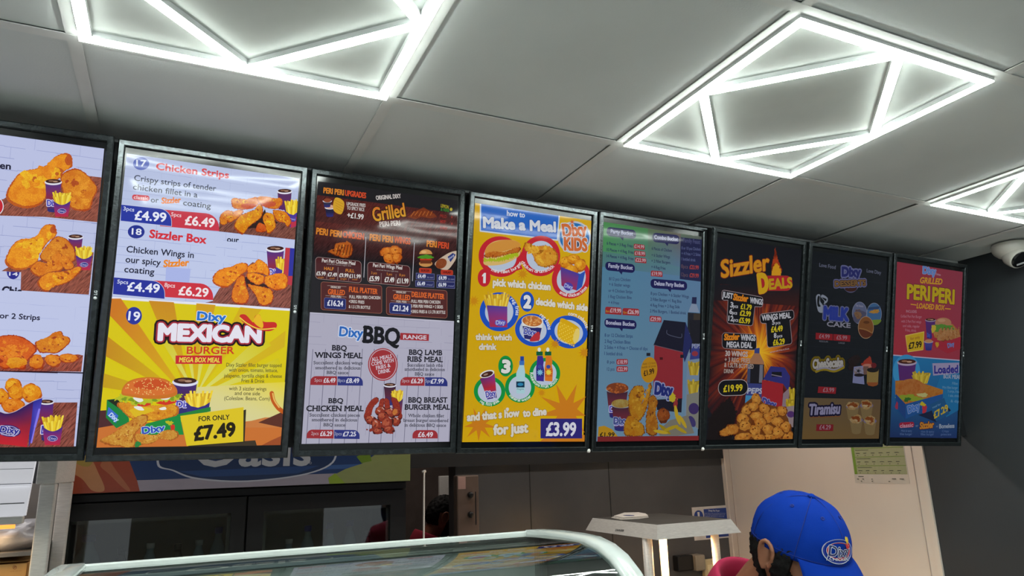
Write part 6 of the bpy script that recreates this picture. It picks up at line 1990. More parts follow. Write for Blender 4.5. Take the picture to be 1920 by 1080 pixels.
for x, z, l in ((-.12, .03, .03), (-.13, .018, .012), (-.10, .018, .01), (-.05, .018, .008), (.06, .02, .022), (.10, .02, .022), (-.11, .008, .008), (-.05, .008, .008), (.04, .008, .01)):
    P.add(Lq([(x, z), (x + l, z), (x + l, z + .003), (x, z + .003)]), [(0, 1, 2, 3)], '#4c4840')
sg = P.done('printed_table', print_material('chart_print', .5)); sg.parent = t; sg.matrix_local = Matrix.Translation((-(RWX - .0062), -(cy0 + cy1) / 2, .146)) @ M0

# ---- hot holding cabinet at the left edge
o = Vector((-.62, 2.3, FLOOR_Z))
t = thing('hot_holding_cabinet', 'stainless steel hot holding cabinet with bright white canopy at the left edge', 'food warmer', o)
m = MB()
m.box(Vector((-.318, 2.30, FLOOR_Z)) - o, Vector((-.282, 2.345, -.02)) - o, 0, None, .003)
m.box(Vector((-.318, 2.66, FLOOR_Z)) - o, Vector((-.282, 2.70, -.02)) - o, 0, None, .003)
m.box(Vector((-.960, 2.66, FLOOR_Z)) - o, Vector((-.925, 2.70, -.02)) - o, 0, None, .003)
m.box(Vector((-.960, 2.30, FLOOR_Z)) - o, Vector((-.925, 2.345, -.02)) - o, 0, None, .003)
m.build('frame', M_steel, t)
m = MB()
m.box(Vector((-.326, 2.285, -.0195)) - o, Vector((-.281, 2.70, .10)) - o, 0, None, .003)
m.box(Vector((-.316, 2.2835, .012)) - o, Vector((-.295, 2.285, .025)) - o)
m.build('canopy_end', M_steel, t)
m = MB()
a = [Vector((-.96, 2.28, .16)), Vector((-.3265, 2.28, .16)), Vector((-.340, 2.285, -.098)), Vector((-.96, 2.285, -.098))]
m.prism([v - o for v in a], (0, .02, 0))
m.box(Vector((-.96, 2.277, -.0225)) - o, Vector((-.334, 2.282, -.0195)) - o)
m.build('added_glow_panel', mat('white_panel_reflected_glow', '#d9dadf', 0.35, emit='#d8d9e0', strength=.58, var=.02), t)  # added glow stands in for lamp light reflected off the canopy
m = MB()
for v, h in ((907, .0022), (943, .003), (879, .0014)):
    q = ony(20, v, 2.282)
    m.box(Vector((-.96, 2.2815, q.z - h)) - o, Vector((-.345 if v > 930 else -.335, 2.2845, q.z)) - o)
m.build('panel_seam', mat('seam_grey', '#aeb0b4', .4), t)
m = MB(); m.box(Vector((-.96, 2.27, -.117)) - o, Vector((-.342, 2.30, -.0985)) - o, 0, None, .003)
for x in (-.41, -.85):
    m.lathe([(.006, 0), (.005, .006)], 14, 1, Matrix.Translation(Vector((x, 2.27, -.107)) - o) @ Matrix.Rotation(PI / 2, 4, 'X'))
m.build('rail', [M_steel, M_steeld], t)
m = MB(); m.box(Vector((-.96, 2.31, -.200)) - o, Vector((-.319, 2.68, -.190)) - o); m.build('shelf', M_steeld, t)
m = MB(); m.box(Vector((-.96, 2.31, -.42)) - o, Vector((-.319, 2.68, -.405)) - o); m.build('shelf', M_steeld, t)
m = MB(); m.box(Vector((-.96, 2.682, -.7)) - o, Vector((-.319, 2.688, -.02)) - o); m.build('back_sheet', M_steeld, t)
m = MB(); m.cyl(Vector((-.9, 2.292, -.124)) - o, Vector((-.36, 2.292, -.124)) - o, .005); m.build('heat_lamp', mat('heat_tube_glow', '#ffb060', .5, emit='#ff9c40', strength=1.6), t)
l = area_light('cabinet_heat_light', (-.64, 2.285, -.135), (-.64, 2.36, -1), .5, .03, 1.3, (1.0, .66, .32))
# crumpled clear bag on the upper shelf
m = MB()
rows = []
for i in range(13):
    r = []
    for k in range(20):
        w, f = 2 * PI * k / 20, i / 12
        rad = .075 * math.sin(PI * min(1, f * .8 + .16)) ** .7
        p = Vector((math.cos(w) * rad * 1.25, math.sin(w) * rad, .075 * f))
        nz = mnoise.noise(p * 34 + Vector((3, 1, 2)))
        p += Vector((math.cos(w), math.sin(w), 0)) * nz * .026 + Vector((.012 * f, 0, max(0, nz) * .012 * (f > .1)))
        r.append(p)
    rows.append(r)
m.sheet(rows, closed=True)
bag = m.build('plastic_bag', mat('cloudy_plastic_film', '#a6a6ac', 0.3, var=.12, scale=40, bump=.5, bscale=60))
tag(bag, 'crumpled cloudy plastic bag on the upper shelf of the left cabinet', 'plastic bag')
bag.location = (-.395, 2.42, -.1895)
# boxes under the heat lamp
o = Vector((-.405, 2.325, -.4045))
t = thing('cardboard_box', 'light brown cardboard box with a small round mark under the left heat lamp', 'box', o)
M_card = mat('cardboard', '#c99a5c', .75, var=.06)
m = MB(); m.box((-.12, 0, 0), (.078, .2, .185), 0, None, .002); m.build('carton', M_card, t)
m = MB()
m.sheet([[Vector((-.12 + .198 * k / 12, y, .1855 + (.011 * math.sin(PI * k / 12) if y == .06 else .004))) for k in range(13)] for y in (0.0, .06, .14, .2)])
m.build('lid', M_card, t)
P = Print(plane_m((-.405, 2.3243, -.4045), (1, 0, 0), (0, 0, 1)), None)
P.z(0, 830, 4)
P.ring(110, 935, 15, 15, 3, '#8a4a28'); P.text('P', 103, 942, 118, 942, 14, '#8a4a28', .04)
P.text('keep warm', 76, 915, 158, 910, 6, '#a8703c', .0); P.text('handle with care', 74, 968, 162, 962, 6, '#a8703c', .0)
sg = P.done('printed_mark', print_material('carton_print', .7)); sg.parent = t; sg.matrix_local = Matrix.Translation(-o) @ P.M

# ---- serving counter and curved glass display
m = MB(); m.box((-1.6, .98, FLOOR_Z), (.86, 1.56, -.665), 0, None, .01); m.box((-1.64, .94, -.664), (.89, 1.60, -.63), 1, None, .006)
t = thing('service_counter', 'long dark serving counter under the curved glass display', 'counter', (0, 0, 0))
m2 = MB(); m2.box((-1.6, .98, FLOOR_Z), (.86, 1.56, -.6645), 0, None, .01); m2.build('body', mat('counter_panel', '#3a3d42', .5), t)
m2 = MB(); m2.box((-1.64, .94, -.664), (.89, 1.60, -.63), 0, None, .006); m2.build('worktop', mat('counter_top', '#8f8f8c', .3), t)
t = thing('till_counter', 'lower dark till counter in front of the man in the blue cap', 'counter', (0, 0, 0))
m2 = MB(); m2.box((.93, .42, FLOOR_Z), (2.6, .82, -.7045), 0, None, .01); m2.build('body', mat('till_panel', '#3a3d42', .5), t)
m2 = MB(); m2.box((.92, .40, -.704), (2.62, .85, -.67), 0, None, .006); m2.build('worktop', mat('till_top', '#8f8f8c', .3), t)

DX0, DX1 = -.165, .772
o = Vector((.3, 1.25, -.63))
t = thing('glass_display', 'white framed curved glass counter display in the foreground', 'display counter', o)
prof = [(1.500, -.1545), (1.40, -.150), (1.30, -.1490), (1.24, -.151), (1.19, -.160), (1.15, -.175), (1.115, -.198), (1.08, -.232), (1.05, -.275), (1.028, -.33), (1.015, -.40), (1.010, -.50), (1.008, -.60)]
# end frames: a band following the curve
for nm, xa, xb in (('end_frame', DX1 - .042, DX1), ('end_frame', DX0 - .0, DX0 + .042)):
    m = MB()
    rows = []
    PR = prof + [(1.008, -.629)]
    for i, (y, z) in enumerate(PR):
        a = PR[max(0, i - 1)]; b = PR[min(len(PR) - 1, i + 1)]
        d = Vector((0, b[0] - a[0], b[1] - a[1])).normalized()
        n = Vector((0, d.z, -d.y))
        if n.z < 0 and i < 3:
            n = -n
        n = Vector((0, -abs(n.y), abs(n.z)))
        p = Vector((0, y, z))
        rows.append([Vector((xa, 0, 0)) + p - n * .010 - o, Vector((xb, 0, 0)) + p - n * .010 - o, Vector((xb, 0, 0)) + p + n * .002 - o, Vector((xb - .004, 0, 0)) + p + n * .006 - o, Vector((xa + .004, 0, 0)) + p + n * .006 - o, Vector((xa, 0, 0)) + p + n * .002 - o])
    m.sheet(rows, closed=True)
    m.build(nm, M_whitep, t)
    m = MB()
    side = [Vector((xa + .018, y, z - .008)) - o for y, z in prof] + [Vector((xa + .018, 1.008, -.629)) - o, Vector((xa + .018, 1.50, -.629)) - o]
    m.prism(side, (.006, 0, 0)); m.build('side_glass', M_cglass, t)
# top back rail with ridges
m = MB()
rp = [(1.530, -.160), (1.526, -.1535), (1.494, -.1500), (1.490, -.153), (1.490, -.1585), (1.486, -.160), (1.486, -.1665), (1.489, -.168), (1.489, -.173), (1.485, -.1745), (1.485, -.1795), (1.490, -.182), (1.530, -.182)]
m.prism([Vector((DX0, y, z)) - o for y, z in rp], (DX1 - DX0, 0, 0))
m.build('top_rail', M_whitep, t)
m = MB()
m.sheet([[Vector((DX0 + .043, y, z - .002)) - o, Vector((DX1 - .043, y, z - .002)) - o] for y, z in [(1.484, -.156)] + prof[1:] + [(1.008, -.625)]])
g = m.build('curved_glass', M_cglass, t)
m = MB(); m.box(Vector((DX0, 1.49, -.629)) - o, Vector((DX1, 1.53, -.183)) - o); m.build('back_panel', M_whitep, t)
m = MB(); m.box(Vector((DX0, 1.0, -.6295)) - o, Vector((DX1, 1.489, -.60)) - o); m.build('base', M_whitep, t)
m = MB(); m.box(Vector((DX0 + .045, 1.22, -.335)) - o, Vector((DX1 - .045, 1.488, -.328)) - o); m.build('shelf', M_cglass, t)

# ---- security camera
cp = Vector((2.952, 1.565, CZ))
t = thing('security_camera', 'white turret security camera under the ceiling at the right edge', 'camera', cp)
M_camw = mat('camera_white', '#b9b6ae', .35, var=.03)
m = MB(); m.lathe([(.062, 0), (.064, -.006), (.063, -.024), (.058, -.036), (.044, -.050), (.03, -.055)], 40); m.build('base', M_camw, t)
look = (Vector((-.25, -.62, -.62))).normalized()
q = Vector((0, 0, 1)).rotation_difference(look)
Mh = Matrix.Translation((-.004, -.012, -.052)) @ q.to_matrix().to_4x4()
m = MB(); m.lathe([(.012, -.036), (.036, -.026), (.044, -.004), (.043, .014), (.040, .030), (.037, .033)], 40, 0, Mh); bd = m.build('ball', M_camw, t)
m = MB(); m.lathe([(.0345, .0325), (.034, .0345), (.02, .036)], 36, 0, Mh); m.build('lens_window', mat('black_lens', '#08090b', .08), t)
m = MB(); m.box((-.016, -.022, .0352), (.016, -.014, .0368), 0, Mh, .002); m.build('light_strip', mat('grey_strip', '#a8a8ac', .3), t)

# small bolts on the lower corners of two screens
for i in (3, 4):
    t = SCREENS[i][0]
    m = MB(); m.lathe([(.006, 0), (.0055, .006), (.003, .008)], 12, 0, Matrix.Translation((SW / 2 - .004, -SH / 2 + .0035, -.004)) @ Matrix.Rotation(.5, 4, 'Y')); m.build('bolt', M_steel, t)

# ------------------------------------------------------------------ people
M_skin = mat('brown_skin', '#8a5a42', 0.5, var=.08, scale=30, bump=.08, bscale=500)
M_skin2 = mat('tan_skin', '#8c5640', 0.5, var=.08, scale=30)
M_hair = mat('black_hair', '#0d0b0b', 0.7, var=.3, scale=200, bump=.6, bscale=700, spec=.2)
M_pink = mat('crimson_polo_cloth', '#a01440', 0.85, var=.06, bump=.15, bscale=900)
M_red = mat('red_shirt_cloth', '#a31c38', 0.85, var=.06, bump=.15, bscale=900)
M_trs = mat('dark_trousers_cloth', '#1a1b20', 0.85)
M_cap = mat('blue_cap_cloth', '#082c86', 0.9, var=.05, bump=.2, bscale=900, spec=.08)
M_capd = mat('blue_cap_seam', '#052272', 0.95)
M_grey = mat('grey_sweater_cloth', '#7d8486', 0.9)
M_shoe = mat('black_shoe', '#101012', .5)


def sm(a, b, x):
    t = max(0.0, min(1.0, (x - a) / (b - a)))
    return t * t * (3 - 2 * t)


def head_pt(th, ph, infl=0.0):
    """surface point of a head: X forward, Y left, Z up, origin between the ears; th 0..2pi about Z (0 = nose), ph -pi/2 chin side .. pi/2 crown"""
    cx, sx, cz, sz = math.cos(th), math.sin(th), math.cos(ph), math.sin(ph)
    d = Vector((cx * cz, sx * cz, sz))
    rx, ry, rz = .098, .076, (.115 if d.z > 0 else .122)
    p = Vector((d.x * rx, d.y * ry, d.z * rz))
    g = lambda y0, z0, sy, sz_: math.exp(-((p.y - y0) / sy) ** 2 - ((p.z - z0) / sz_) ** 2)
    lo = sm(-.01, -.12, p.z)
    p.y *= 1 - .30 * lo * (1 if d.x > -.2 else .6)
    if d.x < 0:
        p.x *= 1 - .42 * sm(-.02, -.11, p.z)
    else:
        p.x *= 1 - .10 * sm(-.05, -.12, p.z)
        p.x -= .006 * sm(.3, .9, d.x) * (1 if p.z < .05 else .3)
        f = sm(.2, .75, d.x)
        p.x += f * (.026 * g(0, -.034, .0125, .017) + .012 * g(0, -.008, .010, .022))      # nose
        p.x += f * (.005 * g(0, .022, .05, .010))                                       # brow
        p.x -= f * (.009 * (g(.031, .004, .016, .011) + g(-.031, .004, .016, .011)))        # eye sockets
        p.x += f * (.006 * g(0, -.066, .021, .006) + .006 * g(0, -.078, .019, .006) - .004 * g(0, -.072, .022, .003))   # lips
        p.x += f * (.010 * g(0, -.105, .024, .016))                                     # chin
        p.y += (1 if p.y > 0 else -1) * f * .004 * math.exp(-((abs(p.y) - .055) / .02) ** 2 - ((p.z + .02) / .02) ** 2)
    if infl:
        n = Vector((p.x / rx ** 2, p.y / ry ** 2, p.z / rz ** 2)).normalized()
        p = p + n * infl
    return p


def head_geo(mb, M, mi=0, nu=64, nv=44):
    rows = []
    for j in range(nv + 1):
        ph = -PI / 2 + PI * j / nv
        ph = max(-PI / 2 + .02, min(PI / 2 - .02, ph))
        rows.append([M @ head_pt(2 * PI * k / nu, ph) for k in range(nu)])
    mb.sheet(rows, mi, True, closed=True)
    o = len(mb.v) - (nv + 1) * nu
    mb.f.append([o + k for k in range(nu)][::-1]); mb.m.append(mi); mb.s.append(True)
    mb.f.append([o + nv * nu + k for k in range(nu)]); mb.m.append(mi); mb.s.append(True)


def head_patch(mb, M, keep, infl, thick=.004, nu=84, nv=60, rough=0.0, freq=90):
    """piece of the scalp or jaw lifted off the head: keep(th, ph, p) -> True"""
    idx = {}
    vs, fs = [], []
    ok = [[keep((2 * PI * k / nu + PI) % (2 * PI) - PI, -PI / 2 + PI * j / nv, head_pt(2 * PI * k / nu, -PI / 2 + PI * j / nv)) for k in range(nu)] for j in range(nv + 1)]
    for side in (0, 1):
        for j in range(nv + 1):
            for k in range(nu):
                if ok[j][k]:
                    th, ph = 2 * PI * k / nu, -PI / 2 + PI * j / nv
                    q = head_pt(th, ph)
                    e = infl if side else -.004
                    if side and rough:
                        e += rough * mnoise.noise(q * freq) * 1.3
                    idx[(side, j, k)] = len(vs)
                    vs.append(M @ head_pt(th, ph, e))
    edges = {}
    for j in range(nv):
        for k in range(nu):
            q = (k + 1) % nu
            if ok[j][k] and ok[j][q] and ok[j + 1][k] and ok[j + 1][q]:
                c = [(j, k), (j, q), (j + 1, q), (j + 1, k)]
                fs.append([idx[(1,) + x] for x in c])
                fs.append([idx[(0,) + x] for x in c][::-1])
                for a, b in zip(c, c[1:] + c[:1]):
                    if (b, a) in edges:
                        del edges[(b, a)]
                    else:
                        edges[(a, b)] = 1
    for a, b in edges:
        fs.append([idx[(1,) + a], idx[(0,) + a], idx[(0,) + b], idx[(1,) + b]])
    mb.add(vs, fs, 0, True)


def caps(path, rad):
    """tube path with rounded ends"""
    path = [Vector(p) for p in path]
    a = (path[0] - path[1]).normalized(); b = (path[-1] - path[-2]).normalized()
    P = [path[0] + a * rad[0] * .95, path[0] + a * rad[0] * .75] + path + [path[-1] + b * rad[-1] * .75, path[-1] + b * rad[-1] * .95]
    R = [rad[0] * .25, rad[0] * .66] + list(rad) + [rad[-1] * .66, rad[-1] * .25]
    return P, R


def limb(mb, path, rad, n=18):
    P, R = caps(path, rad)
    mb.tube(P, R, n)


def trunk(mb, secs, side, n=28):
    """secs: (centre, half width along side, half depth, up-normal direction)"""
    rows = []
    for c, w, d, fw in secs:
        rows.append([Vector(c) + side * (w * math.cos(2 * PI * k / n)) + Vector(fw) * (d * math.sin(2 * PI * k / n)) for k in range(n)])
    mb.sheet(rows, 0, True, closed=True)
    o = len(mb.v) - len(rows) * n
    for q in (0, len(rows) - 1):
        mb.f.append([o + q * n + k for k in range(n)]); mb.m.append(0); mb.s.append(True)


def remesh(o, size, smooth=4):
    r = o.modifiers.new('one_surface', 'REMESH'); r.mode = 'VOXEL'; r.voxel_size = size; r.use_smooth_shade = True
    s = o.modifiers.new('soften', 'SMOOTH'); s.iterations = smooth; s.factor = .5


def hand(mb, wrist, d, palm_n, side, curl=.5):
    """palm and five bent fingers; d = pointing direction, palm_n = out of the palm, side = towards the thumb"""
    d, palm_n, side = Vector(d).normalized(), Vector(palm_n).normalized(), Vector(side).normalized()
    for q in (-.026, -.009, .009, .026):
        limb(mb, [wrist + side * q * .5, wrist + d * .045 + side * q * .9, wrist + d * .085 + side * q], [.016, .016, .0125], 12)
    for q, L in ((.031, .070), (.0105, .080), (-.0105, .075), (-.031, .058)):
        p = wrist + d * .088 + side * q
        pts, rr = [p], [.0098]
        a = curl * .35
        for s, f in enumerate((.45, .32, .23)):
            a += curl * .45
            dd = (d * math.cos(a) + palm_n * math.sin(a) + side * q * 1.2).normalized()
            p = p + dd * L * f
            pts.append(p); rr.append((.0092, .0085, .0072)[s])
        limb(mb, pts, rr, 10)
    p = wrist + d * .03 + side * .028
    limb(mb, [p, p + (d * .6 + side * .75 + palm_n * .25).normalized() * .034, p + (d * .6 + side * .75 + palm_n * .25).normalized() * .034 + (d * .9 + side * .25 + palm_n * .35).normalized() * .032], [.013, .0105, .0085], 10)


def ear(mb, M, s):
    """shell of an ear on side s (+1 left, -1 right), in head space"""
    c = Vector((-.012, s * .073, -.008))
    ring_ = []
    for k in range(15):
        w = math.radians(-70 + 290 * k / 14)
        r = .020 + .005 * math.sin(w)
        ring_.append(M @ (c + Vector((-r * .95 * math.cos(w) * 1.0 + .004, s * (.015 + .006 * math.sin(w)), .034 * math.sin(w)))))
    limb(mb, ring_, [.0052] * 15, 10)
    limb(mb, [M @ (c + Vector((-.002, s * .002, .018))), M @ (c + Vector((-.003, s * .003, -.005))), M @ (c + Vector((.001, s * .006, -.028)))], [.012, .012, .0075], 12)
    limb(mb, [M @ (c + Vector((-.006, s * .010, .012))), M @ (c + Vector((-.004, s * .010, -.006)))], [.004, .004], 8)


def head_matrix(H, fwd, pitch):
    f = Vector((fwd[0], fwd[1], 0)).normalized()
    f = f * math.cos(pitch) + Vector((0, 0, -math.sin(pitch)))
    l = Vector((0, 0, 1)).cross(f).normalized()
    u = f.cross(l)
    M = Matrix.Identity(4)
    for i in range(3):
        M[i][0], M[i][1], M[i][2], M[i][3] = f[i], l[i], u[i], H[i]
    return M


def person(label, H, fwd, pitch, skin, shirt, lean, hands, hair='short', beard=False, cap_on=False, sleeve=.42, reach_down=0.0):
    """standing figure; H head centre, fwd facing, lean = how far head is ahead of the hips"""
    f = Vector((fwd[0], fwd[1], 0)).normalized()
    l = Vector((0, 0, 1)).cross(f)
    up = Vector((0, 0, 1))
    H = Vector(H)
    Mh = head_matrix(H, fwd, pitch)
    feet = H - f * lean
    feet.z = FLOOR_Z
    t = thing('person', label, 'person', feet)
    Mi = Matrix.Translation(-feet)
    nb = H - f * (.045 + lean * .36) - up * (.135 - lean * .10)          # base of the neck
    sh_c = nb - f * (.015 + lean * .10) - up * .055                        # line of the shoulders
    hip = Vector((feet.x, feet.y, FLOOR_Z + .92))
    chest = sh_c.lerp(hip, .36)
    waist = sh_c.lerp(hip, .68)
    S1, S2 = sh_c + l * .175, sh_c - l * .175

    def arm(mb, s, hd, r, upto):
        S0 = sh_c + l * (.165 * s) - up * .015
        el = S0.lerp(hd, .5) + up * -.085 - f * .05 + l * (.045 * s)
        P = [sh_c + l * (.10 * s), S0, S0.lerp(el, .5), el, el.lerp(hd, .5), hd]
        R = [.055, .054, .046, .039, .035, .026]
        k = upto
        limb(mb, P[:k], [x + r for x in R[:k]])
        return el
    # one continuous body: head, ears, neck, trunk, arms, hands, legs
    b = MB()
    head_geo(b, Mi @ Mh)
    ear(b, Mi @ Mh, 1); ear(b, Mi @ Mh, -1)
    low = Mh @ Vector((-.022, 0, -.045))
    bm_ = MB()
    limb(bm_, [low, low.lerp(nb, .6), nb - up * .03 - f * .01], [.056, .056, .064])
    secs = [(nb - up * .02 - f * .01, .075, .06, f), (sh_c + up * .012, .165, .085, f), (sh_c - up * .05, .185, .105, f), (chest, .165, .112, f), (waist, .145, .10, f), (hip + up * .04, .160, .11, f), (hip - up * .08, .150, .11, f)]
    trunk(bm_, secs, l)
    for s, hd in zip((1, -1), hands):
        hd = Vector(hd)
        el = arm(bm_, s, hd, 0, 6)
        dd = (hd - el).normalized()
        dd = (dd + up * -.1).normalized()
        hand(bm_, hd, dd, (up * -1 - dd * (-up).dot(dd)), (l * -s - dd * (l * -s).dot(dd)), .6)
        A0 = hip + l * (.085 * s) - up * .05
        K0 = A0.lerp(Vector((feet.x, feet.y, FLOOR_Z)) + l * (.1 * s), .5) + f * .02
        A1 = Vector((feet.x, feet.y, FLOOR_Z + .07)) + l * (.105 * s)
        limb(bm_, [A0, A0.lerp(K0, .5), K0, K0.lerp(A1, .4), A1], [.082, .072, .054, .050, .036])
    b.add(bm_.v, bm_.f, 0, True, Mi)
    body = b.build('body', skin, t)
    remesh(body, .0036, 3)
    # clothes
    c = MB(); cm = MB()
    trunk(cm, [(q, w + .012, d + .012, ff) for q, w, d, ff in secs[1:]], l)
    for s, hd in zip((1, -1), hands):
        hd = Vector(hd)
        arm(cm, s, hd, .011, 4 if sleeve > .4 else 3)
    nr = nb + up * .012
    trunk(cm, [(sh_c + up * .0, .16, .09, f), (nb - up * .035 - f * .012, .10, .082, f), (nb - up * .006 - f * .008, .078, .074, f)], l)
    c.add(cm.v, cm.f, 0, True, Mi)
    so = c.build('polo_shirt', shirt, t)
    remesh(so, .007, 6)
    # standing collar
    ax = (low - nb).normalized()
    ax = (ax + up * 1.2).normalized()
    sd = l
    fr = sd.cross(ax)
    fr = fr if fr.dot(f) > 0 else -fr
    cl = MB()
    rows = []
    for r0, hgt in ((.073, -.012), (.074, .012), (.078, .034), (.084, .040), (.092, .026), (.100, -.006), (.104, -.026)):
        row = []
        for k in range(41):
            w = math.radians(24 + 312 * k / 40)
            dip = .022 * (1 + math.cos(w)) * .5
            p = nb - f * .008 + fr * (r0 * 1.0 * math.cos(w)) + sd * (r0 * 1.02 * math.sin(w)) + ax * (hgt - dip)
            row.append(Mi @ p)
        rows.append(row)
    cl.sheet(rows)
    co = cl.build('collar', shirt, so, recalc=False)
    sol = co.modifiers.new('cloth', 'SOLIDIFY'); sol.thickness = .003
    sub = co.modifiers.new('round', 'SUBSURF'); sub.levels = 1; sub.render_levels = 1
    tr = MB(); tm = MB()
    trunk(tm, [(hip + up * .06, .168, .118, f), (hip - up * .03, .168, .122, f), (hip - up * .10, .155, .115, f)], l)
    for s in (1, -1):
        A0 = hip + l * (.085 * s) - up * .05
        K0 = A0.lerp(Vector((feet.x, feet.y, FLOOR_Z)) + l * (.1 * s), .5) + f * .02
        A1 = Vector((feet.x, feet.y, FLOOR_Z + .09)) + l * (.105 * s)
        limb(tm, [A0, A0.lerp(K0, .5), K0, A1], [.092, .084, .068, .062])
    tr.add(tm.v, tm.f, 0, True, Mi)
    to = tr.build('trousers', M_trs, t); remesh(to, .010, 5)
    for s in (1, -1):
        sh = MB(); q = Vector((feet.x, feet.y, FLOOR_Z + .036)) + l * (.105 * s)
        limb(sh, [q - f * .05, q + f * .04, q + f * .15 - up * .006], [.036, .038, .029])
        S_ = MB(); S_.add(sh.v, sh.f, 0, True, Mi); S_.build('shoe', M_shoe, t)
    # hair, beard, brows, eyes
    hm = MB()
    if cap_on:
        head_patch(hm, Mi @ Mh, lambda th, ph, p: (abs(th) > 1.88 and -.088 < p.z < .085) or (1.08 < abs(th) <= 1.5 and -.055 < p.z < .06) or (1.5 < abs(th) <= 1.88 and .022 < p.z < .06), .014, .01, nu=110, nv=80, rough=.006, freq=170)
    else:
        head_patch(hm, Mi @ Mh, lambda th, ph, p: (p.z > .062 + .05 * max(0, p.x) / .09) or (abs(th) > 1.2 and p.z > .015) or (abs(th) > 1.95 and p.z > -.06) or (1.05 < abs(th) < 1.3 and p.z > -.01), .010, .01, rough=.007, freq=110)
    hm.build('hair', M_hair, t)
    if beard:
        bd = MB()
        head_patch(bd, Mi @ Mh, lambda th, ph, p: abs(th) < 1.5 and (p.z < -.035 + .028 * sm(.7, 1.4, abs(th)) * 1.6) and p.z > -.121 and not (abs(p.y) < .020 and -.088 < p.z < -.055) and not (abs(p.y) < .014 and p.z > -.06), .006, .01, nu=120, nv=96, rough=.005, freq=160)
        bd.build('beard', M_hair, t)
    M_eye = mat('eye_dark', '#20140f', .2)
    for s in (1, -1):
        ey = MB(); ey.lathe([(.0001, .0105), (.005, .0093), (.0085, .006), (.0105, 0)], 18, 0, Mi @ Mh @ Matrix.Translation((.0765, .031 * s, .003)) @ Matrix.Rotation(PI / 2, 4, 'Y')); ey.build('eye', M_eye, t)
        br = MB(); br.tube([Mi @ Mh @ Vector((.0885 - .012 * q * q, s * (.014 + .018 * q), .020 + .004 * math.sin(2 * q))) for q in (0, .5, 1, 1.5, 1.9)], [.003, .0036, .0036, .003, .0015], 8); br.build('eyebrow', M_hair, t)
    if cap_on:
        make_cap(t, Mi @ Mh)
    return t


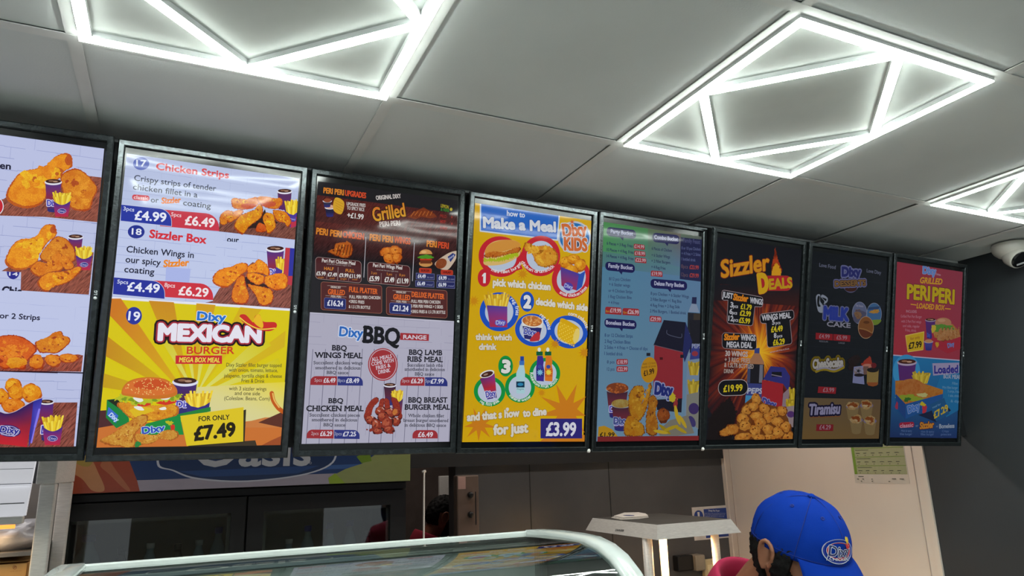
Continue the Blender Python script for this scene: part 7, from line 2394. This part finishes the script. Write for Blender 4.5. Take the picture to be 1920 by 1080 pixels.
def make_cap(t, M):
    """baseball cap in head space"""
    C = Vector((-.004, 0, .026)); A = Vector((.113, .091, .104))

    def dome(th, e, infl=0.0):
        d = Vector((math.cos(th) * math.cos(e), math.sin(th) * math.cos(e), math.sin(e)))
        k = 1 + .045 * max(0, math.cos(th)) * math.sin(2 * max(0, e)) ** 2          # stiff front panels
        p = Vector((d.x * (A.x + infl) * k, d.y * (A.y + infl), d.z * (A.z + infl) * (1 + .02 * math.cos(th))))
        return C + p
    bot = lambda th: -.02 - .34 * (.5 - .5 * math.cos(th)) ** 1.3
    m = MB()
    rows = []
    for j in range(19):
        s = j / 18
        row = []
        for k in range(64):
            th = 2 * PI * k / 64
            e0 = bot(th)
            e = e0 + (PI / 2 - .02 - e0) * s
            p = dome(th, e)
            p += (p - C).normalized() * (.0022 * mnoise.noise(p * 40) + .0025 * mnoise.noise(p * 18 + Vector((4, 0, 0))))
            row.append(M @ p)
        rows.append(row)
    m.sheet(rows, 0, True, closed=True)
    m.f.append([18 * 64 + k for k in range(64)]); m.m.append(0); m.s.append(True)
    crown = m.build('cap', M_cap, t, recalc=True)
    so = crown.modifiers.new('cloth', 'SOLIDIFY'); so.thickness = .002; so.offset = -1
    # peak
    m = MB()
    rows = []
    for i in range(11):
        r = i / 10
        row = []
        for k in range(33):
            th = math.radians(-56 + 112 * k / 32)
            base = dome(th, bot(th) + .02)
            a = math.cos(th * 1.45)
            ext = .094 * (max(0, a) ** .55) * r
            dr = Vector((1, .18 * math.sin(th), 0)).normalized()
            drop = -.24 * ext - 1.6 * (base.y ** 2) * r - .9 * ext * ext / .09
            p = base + dr * ext + Vector((0, 0, drop + .004))
            row.append(M @ p)
        rows.append(row)
    m.sheet(rows)
    pk = m.build('peak', M_cap, crown, recalc=False)
    so = pk.modifiers.new('board', 'SOLIDIFY'); so.thickness = .0035
    # seams, button, eyelets
    m = MB()
    for k in range(6):
        th = math.radians(0 + 60 * k)
        m.tube([M @ dome(th, bot(th) + .03 + (PI / 2 - .05 - bot(th)) * s / 14, .0003) for s in range(15)], .0009, 6)
    m.tube([M @ dome(2 * PI * k / 48, bot(2 * PI * k / 48) + .10, .0004) for k in range(49)], .0007, 6)
    m.build('seams', M_capd, crown)
    m = MB(); m.lathe([(.0085, -.001), (.008, .003), (.004, .0055), (.001, .006)], 18, 0, M @ Matrix.Translation(C + Vector((0, 0, A.z)))); m.build('button', M_cap, crown)
    m = MB()
    for k in range(6):
        th = math.radians(30 + 60 * k)
        p, n = dome(th, .95, .0006), (dome(th, .95) - C).normalized()
        q = Vector((0, 0, 1)).rotation_difference(n).to_matrix().to_4x4()
        m.lathe([(.0045, 0), (.0045, .001), (.0022, .0014), (.0020, 0)], 14, 0, M @ Matrix.Translation(p) @ q)
    m.build('eyelets', M_capd, crown)
    # embroidered badge on the front, drawn flat and laid onto the dome
    P = Print(Matrix.Identity(4), None, 9)
    P.z(0, 0, 1)
    P.L = lambda x, y: Vector((x * .001, -y * .001, 0))

    def el(cx, cy, rx, ry, c):
        P.ell(cx, cy, rx, ry, c)
    el(0, 0, 33, 24, '#c8ccd8'); el(0, 0, 31.3, 22.3, '#1c2f8c'); el(0, -1, 26, 17.5, '#c8ccd8'); el(0, -1, 25, 16.5, '#b02434')
    P.text('Dixy', -21, 9, 22, 9, 19, '#16225c', .05, [('#d8dce4', .13)])
    P.poly([(-22, 10), (22, 10), (23, 18.5), (-23, 18.5)], '#1c2f8c'); P.stroke([(-22, 10), (22, 10), (23, 18.5), (-23, 18.5)], 1.1, '#c8ccd8', True)
    P.text('CHICKEN', -19, 17, 19, 17, 5.2, '#d8dce4', .04)
    P.poly([(14, -14), (22, -17), (25, -8), (16, -5)], '#b8242c', smooth=True); P.poly([(15, -24), (19, -28), (22, -20), (18, -14)], '#d0b428', smooth=True); P.poly([(20, -25), (24, -26), (24, -19), (20, -16)], '#c8a020', smooth=True)
    nv = []
    for x, y, z in P.v:
        th, e = x / .074 - .14, .36 + y / .100
        p = dome(th, e)
        n = (p - C).normalized()
        nv.append(tuple(M @ (p + n * (.0016 + z * .6))))
    me = bpy.data.meshes.new('badge')
    me.from_pydata(nv, [], P.f)
    ca = me.color_attributes.new('Col', 'FLOAT_COLOR', 'CORNER')
    flat = []
    for cs in P.c:
        for c in cs:
            flat.extend(c)
    ca.data.foreach_set('color', flat)
    me.materials.append(print_material('badge_thread', .7))
    o = bpy.data.objects.new('badge', me)
    COL.objects.link(o)
    o.parent = crown


HA = ray(1497, 1033) * 1.56
person('man in a blue cap and crimson polo shirt looking down behind the counter', HA, (.02, -1), math.radians(27), M_skin, M_pink, .30,
       [(HA.x + .13, 1.09, -.56), (HA.x - .15, 1.09, -.56)], beard=True, cap_on=True)
HB = ray(830, 968) * 4.3
person('man with short black hair in a red shirt, standing in the back room doorway', HB, (.99, -.05), math.radians(14), M_skin2, M_red, .12,
       [(HB.x + .32, HB.y + .12, -.72), (HB.x + .32, HB.y - .16, -.72)], beard=True)
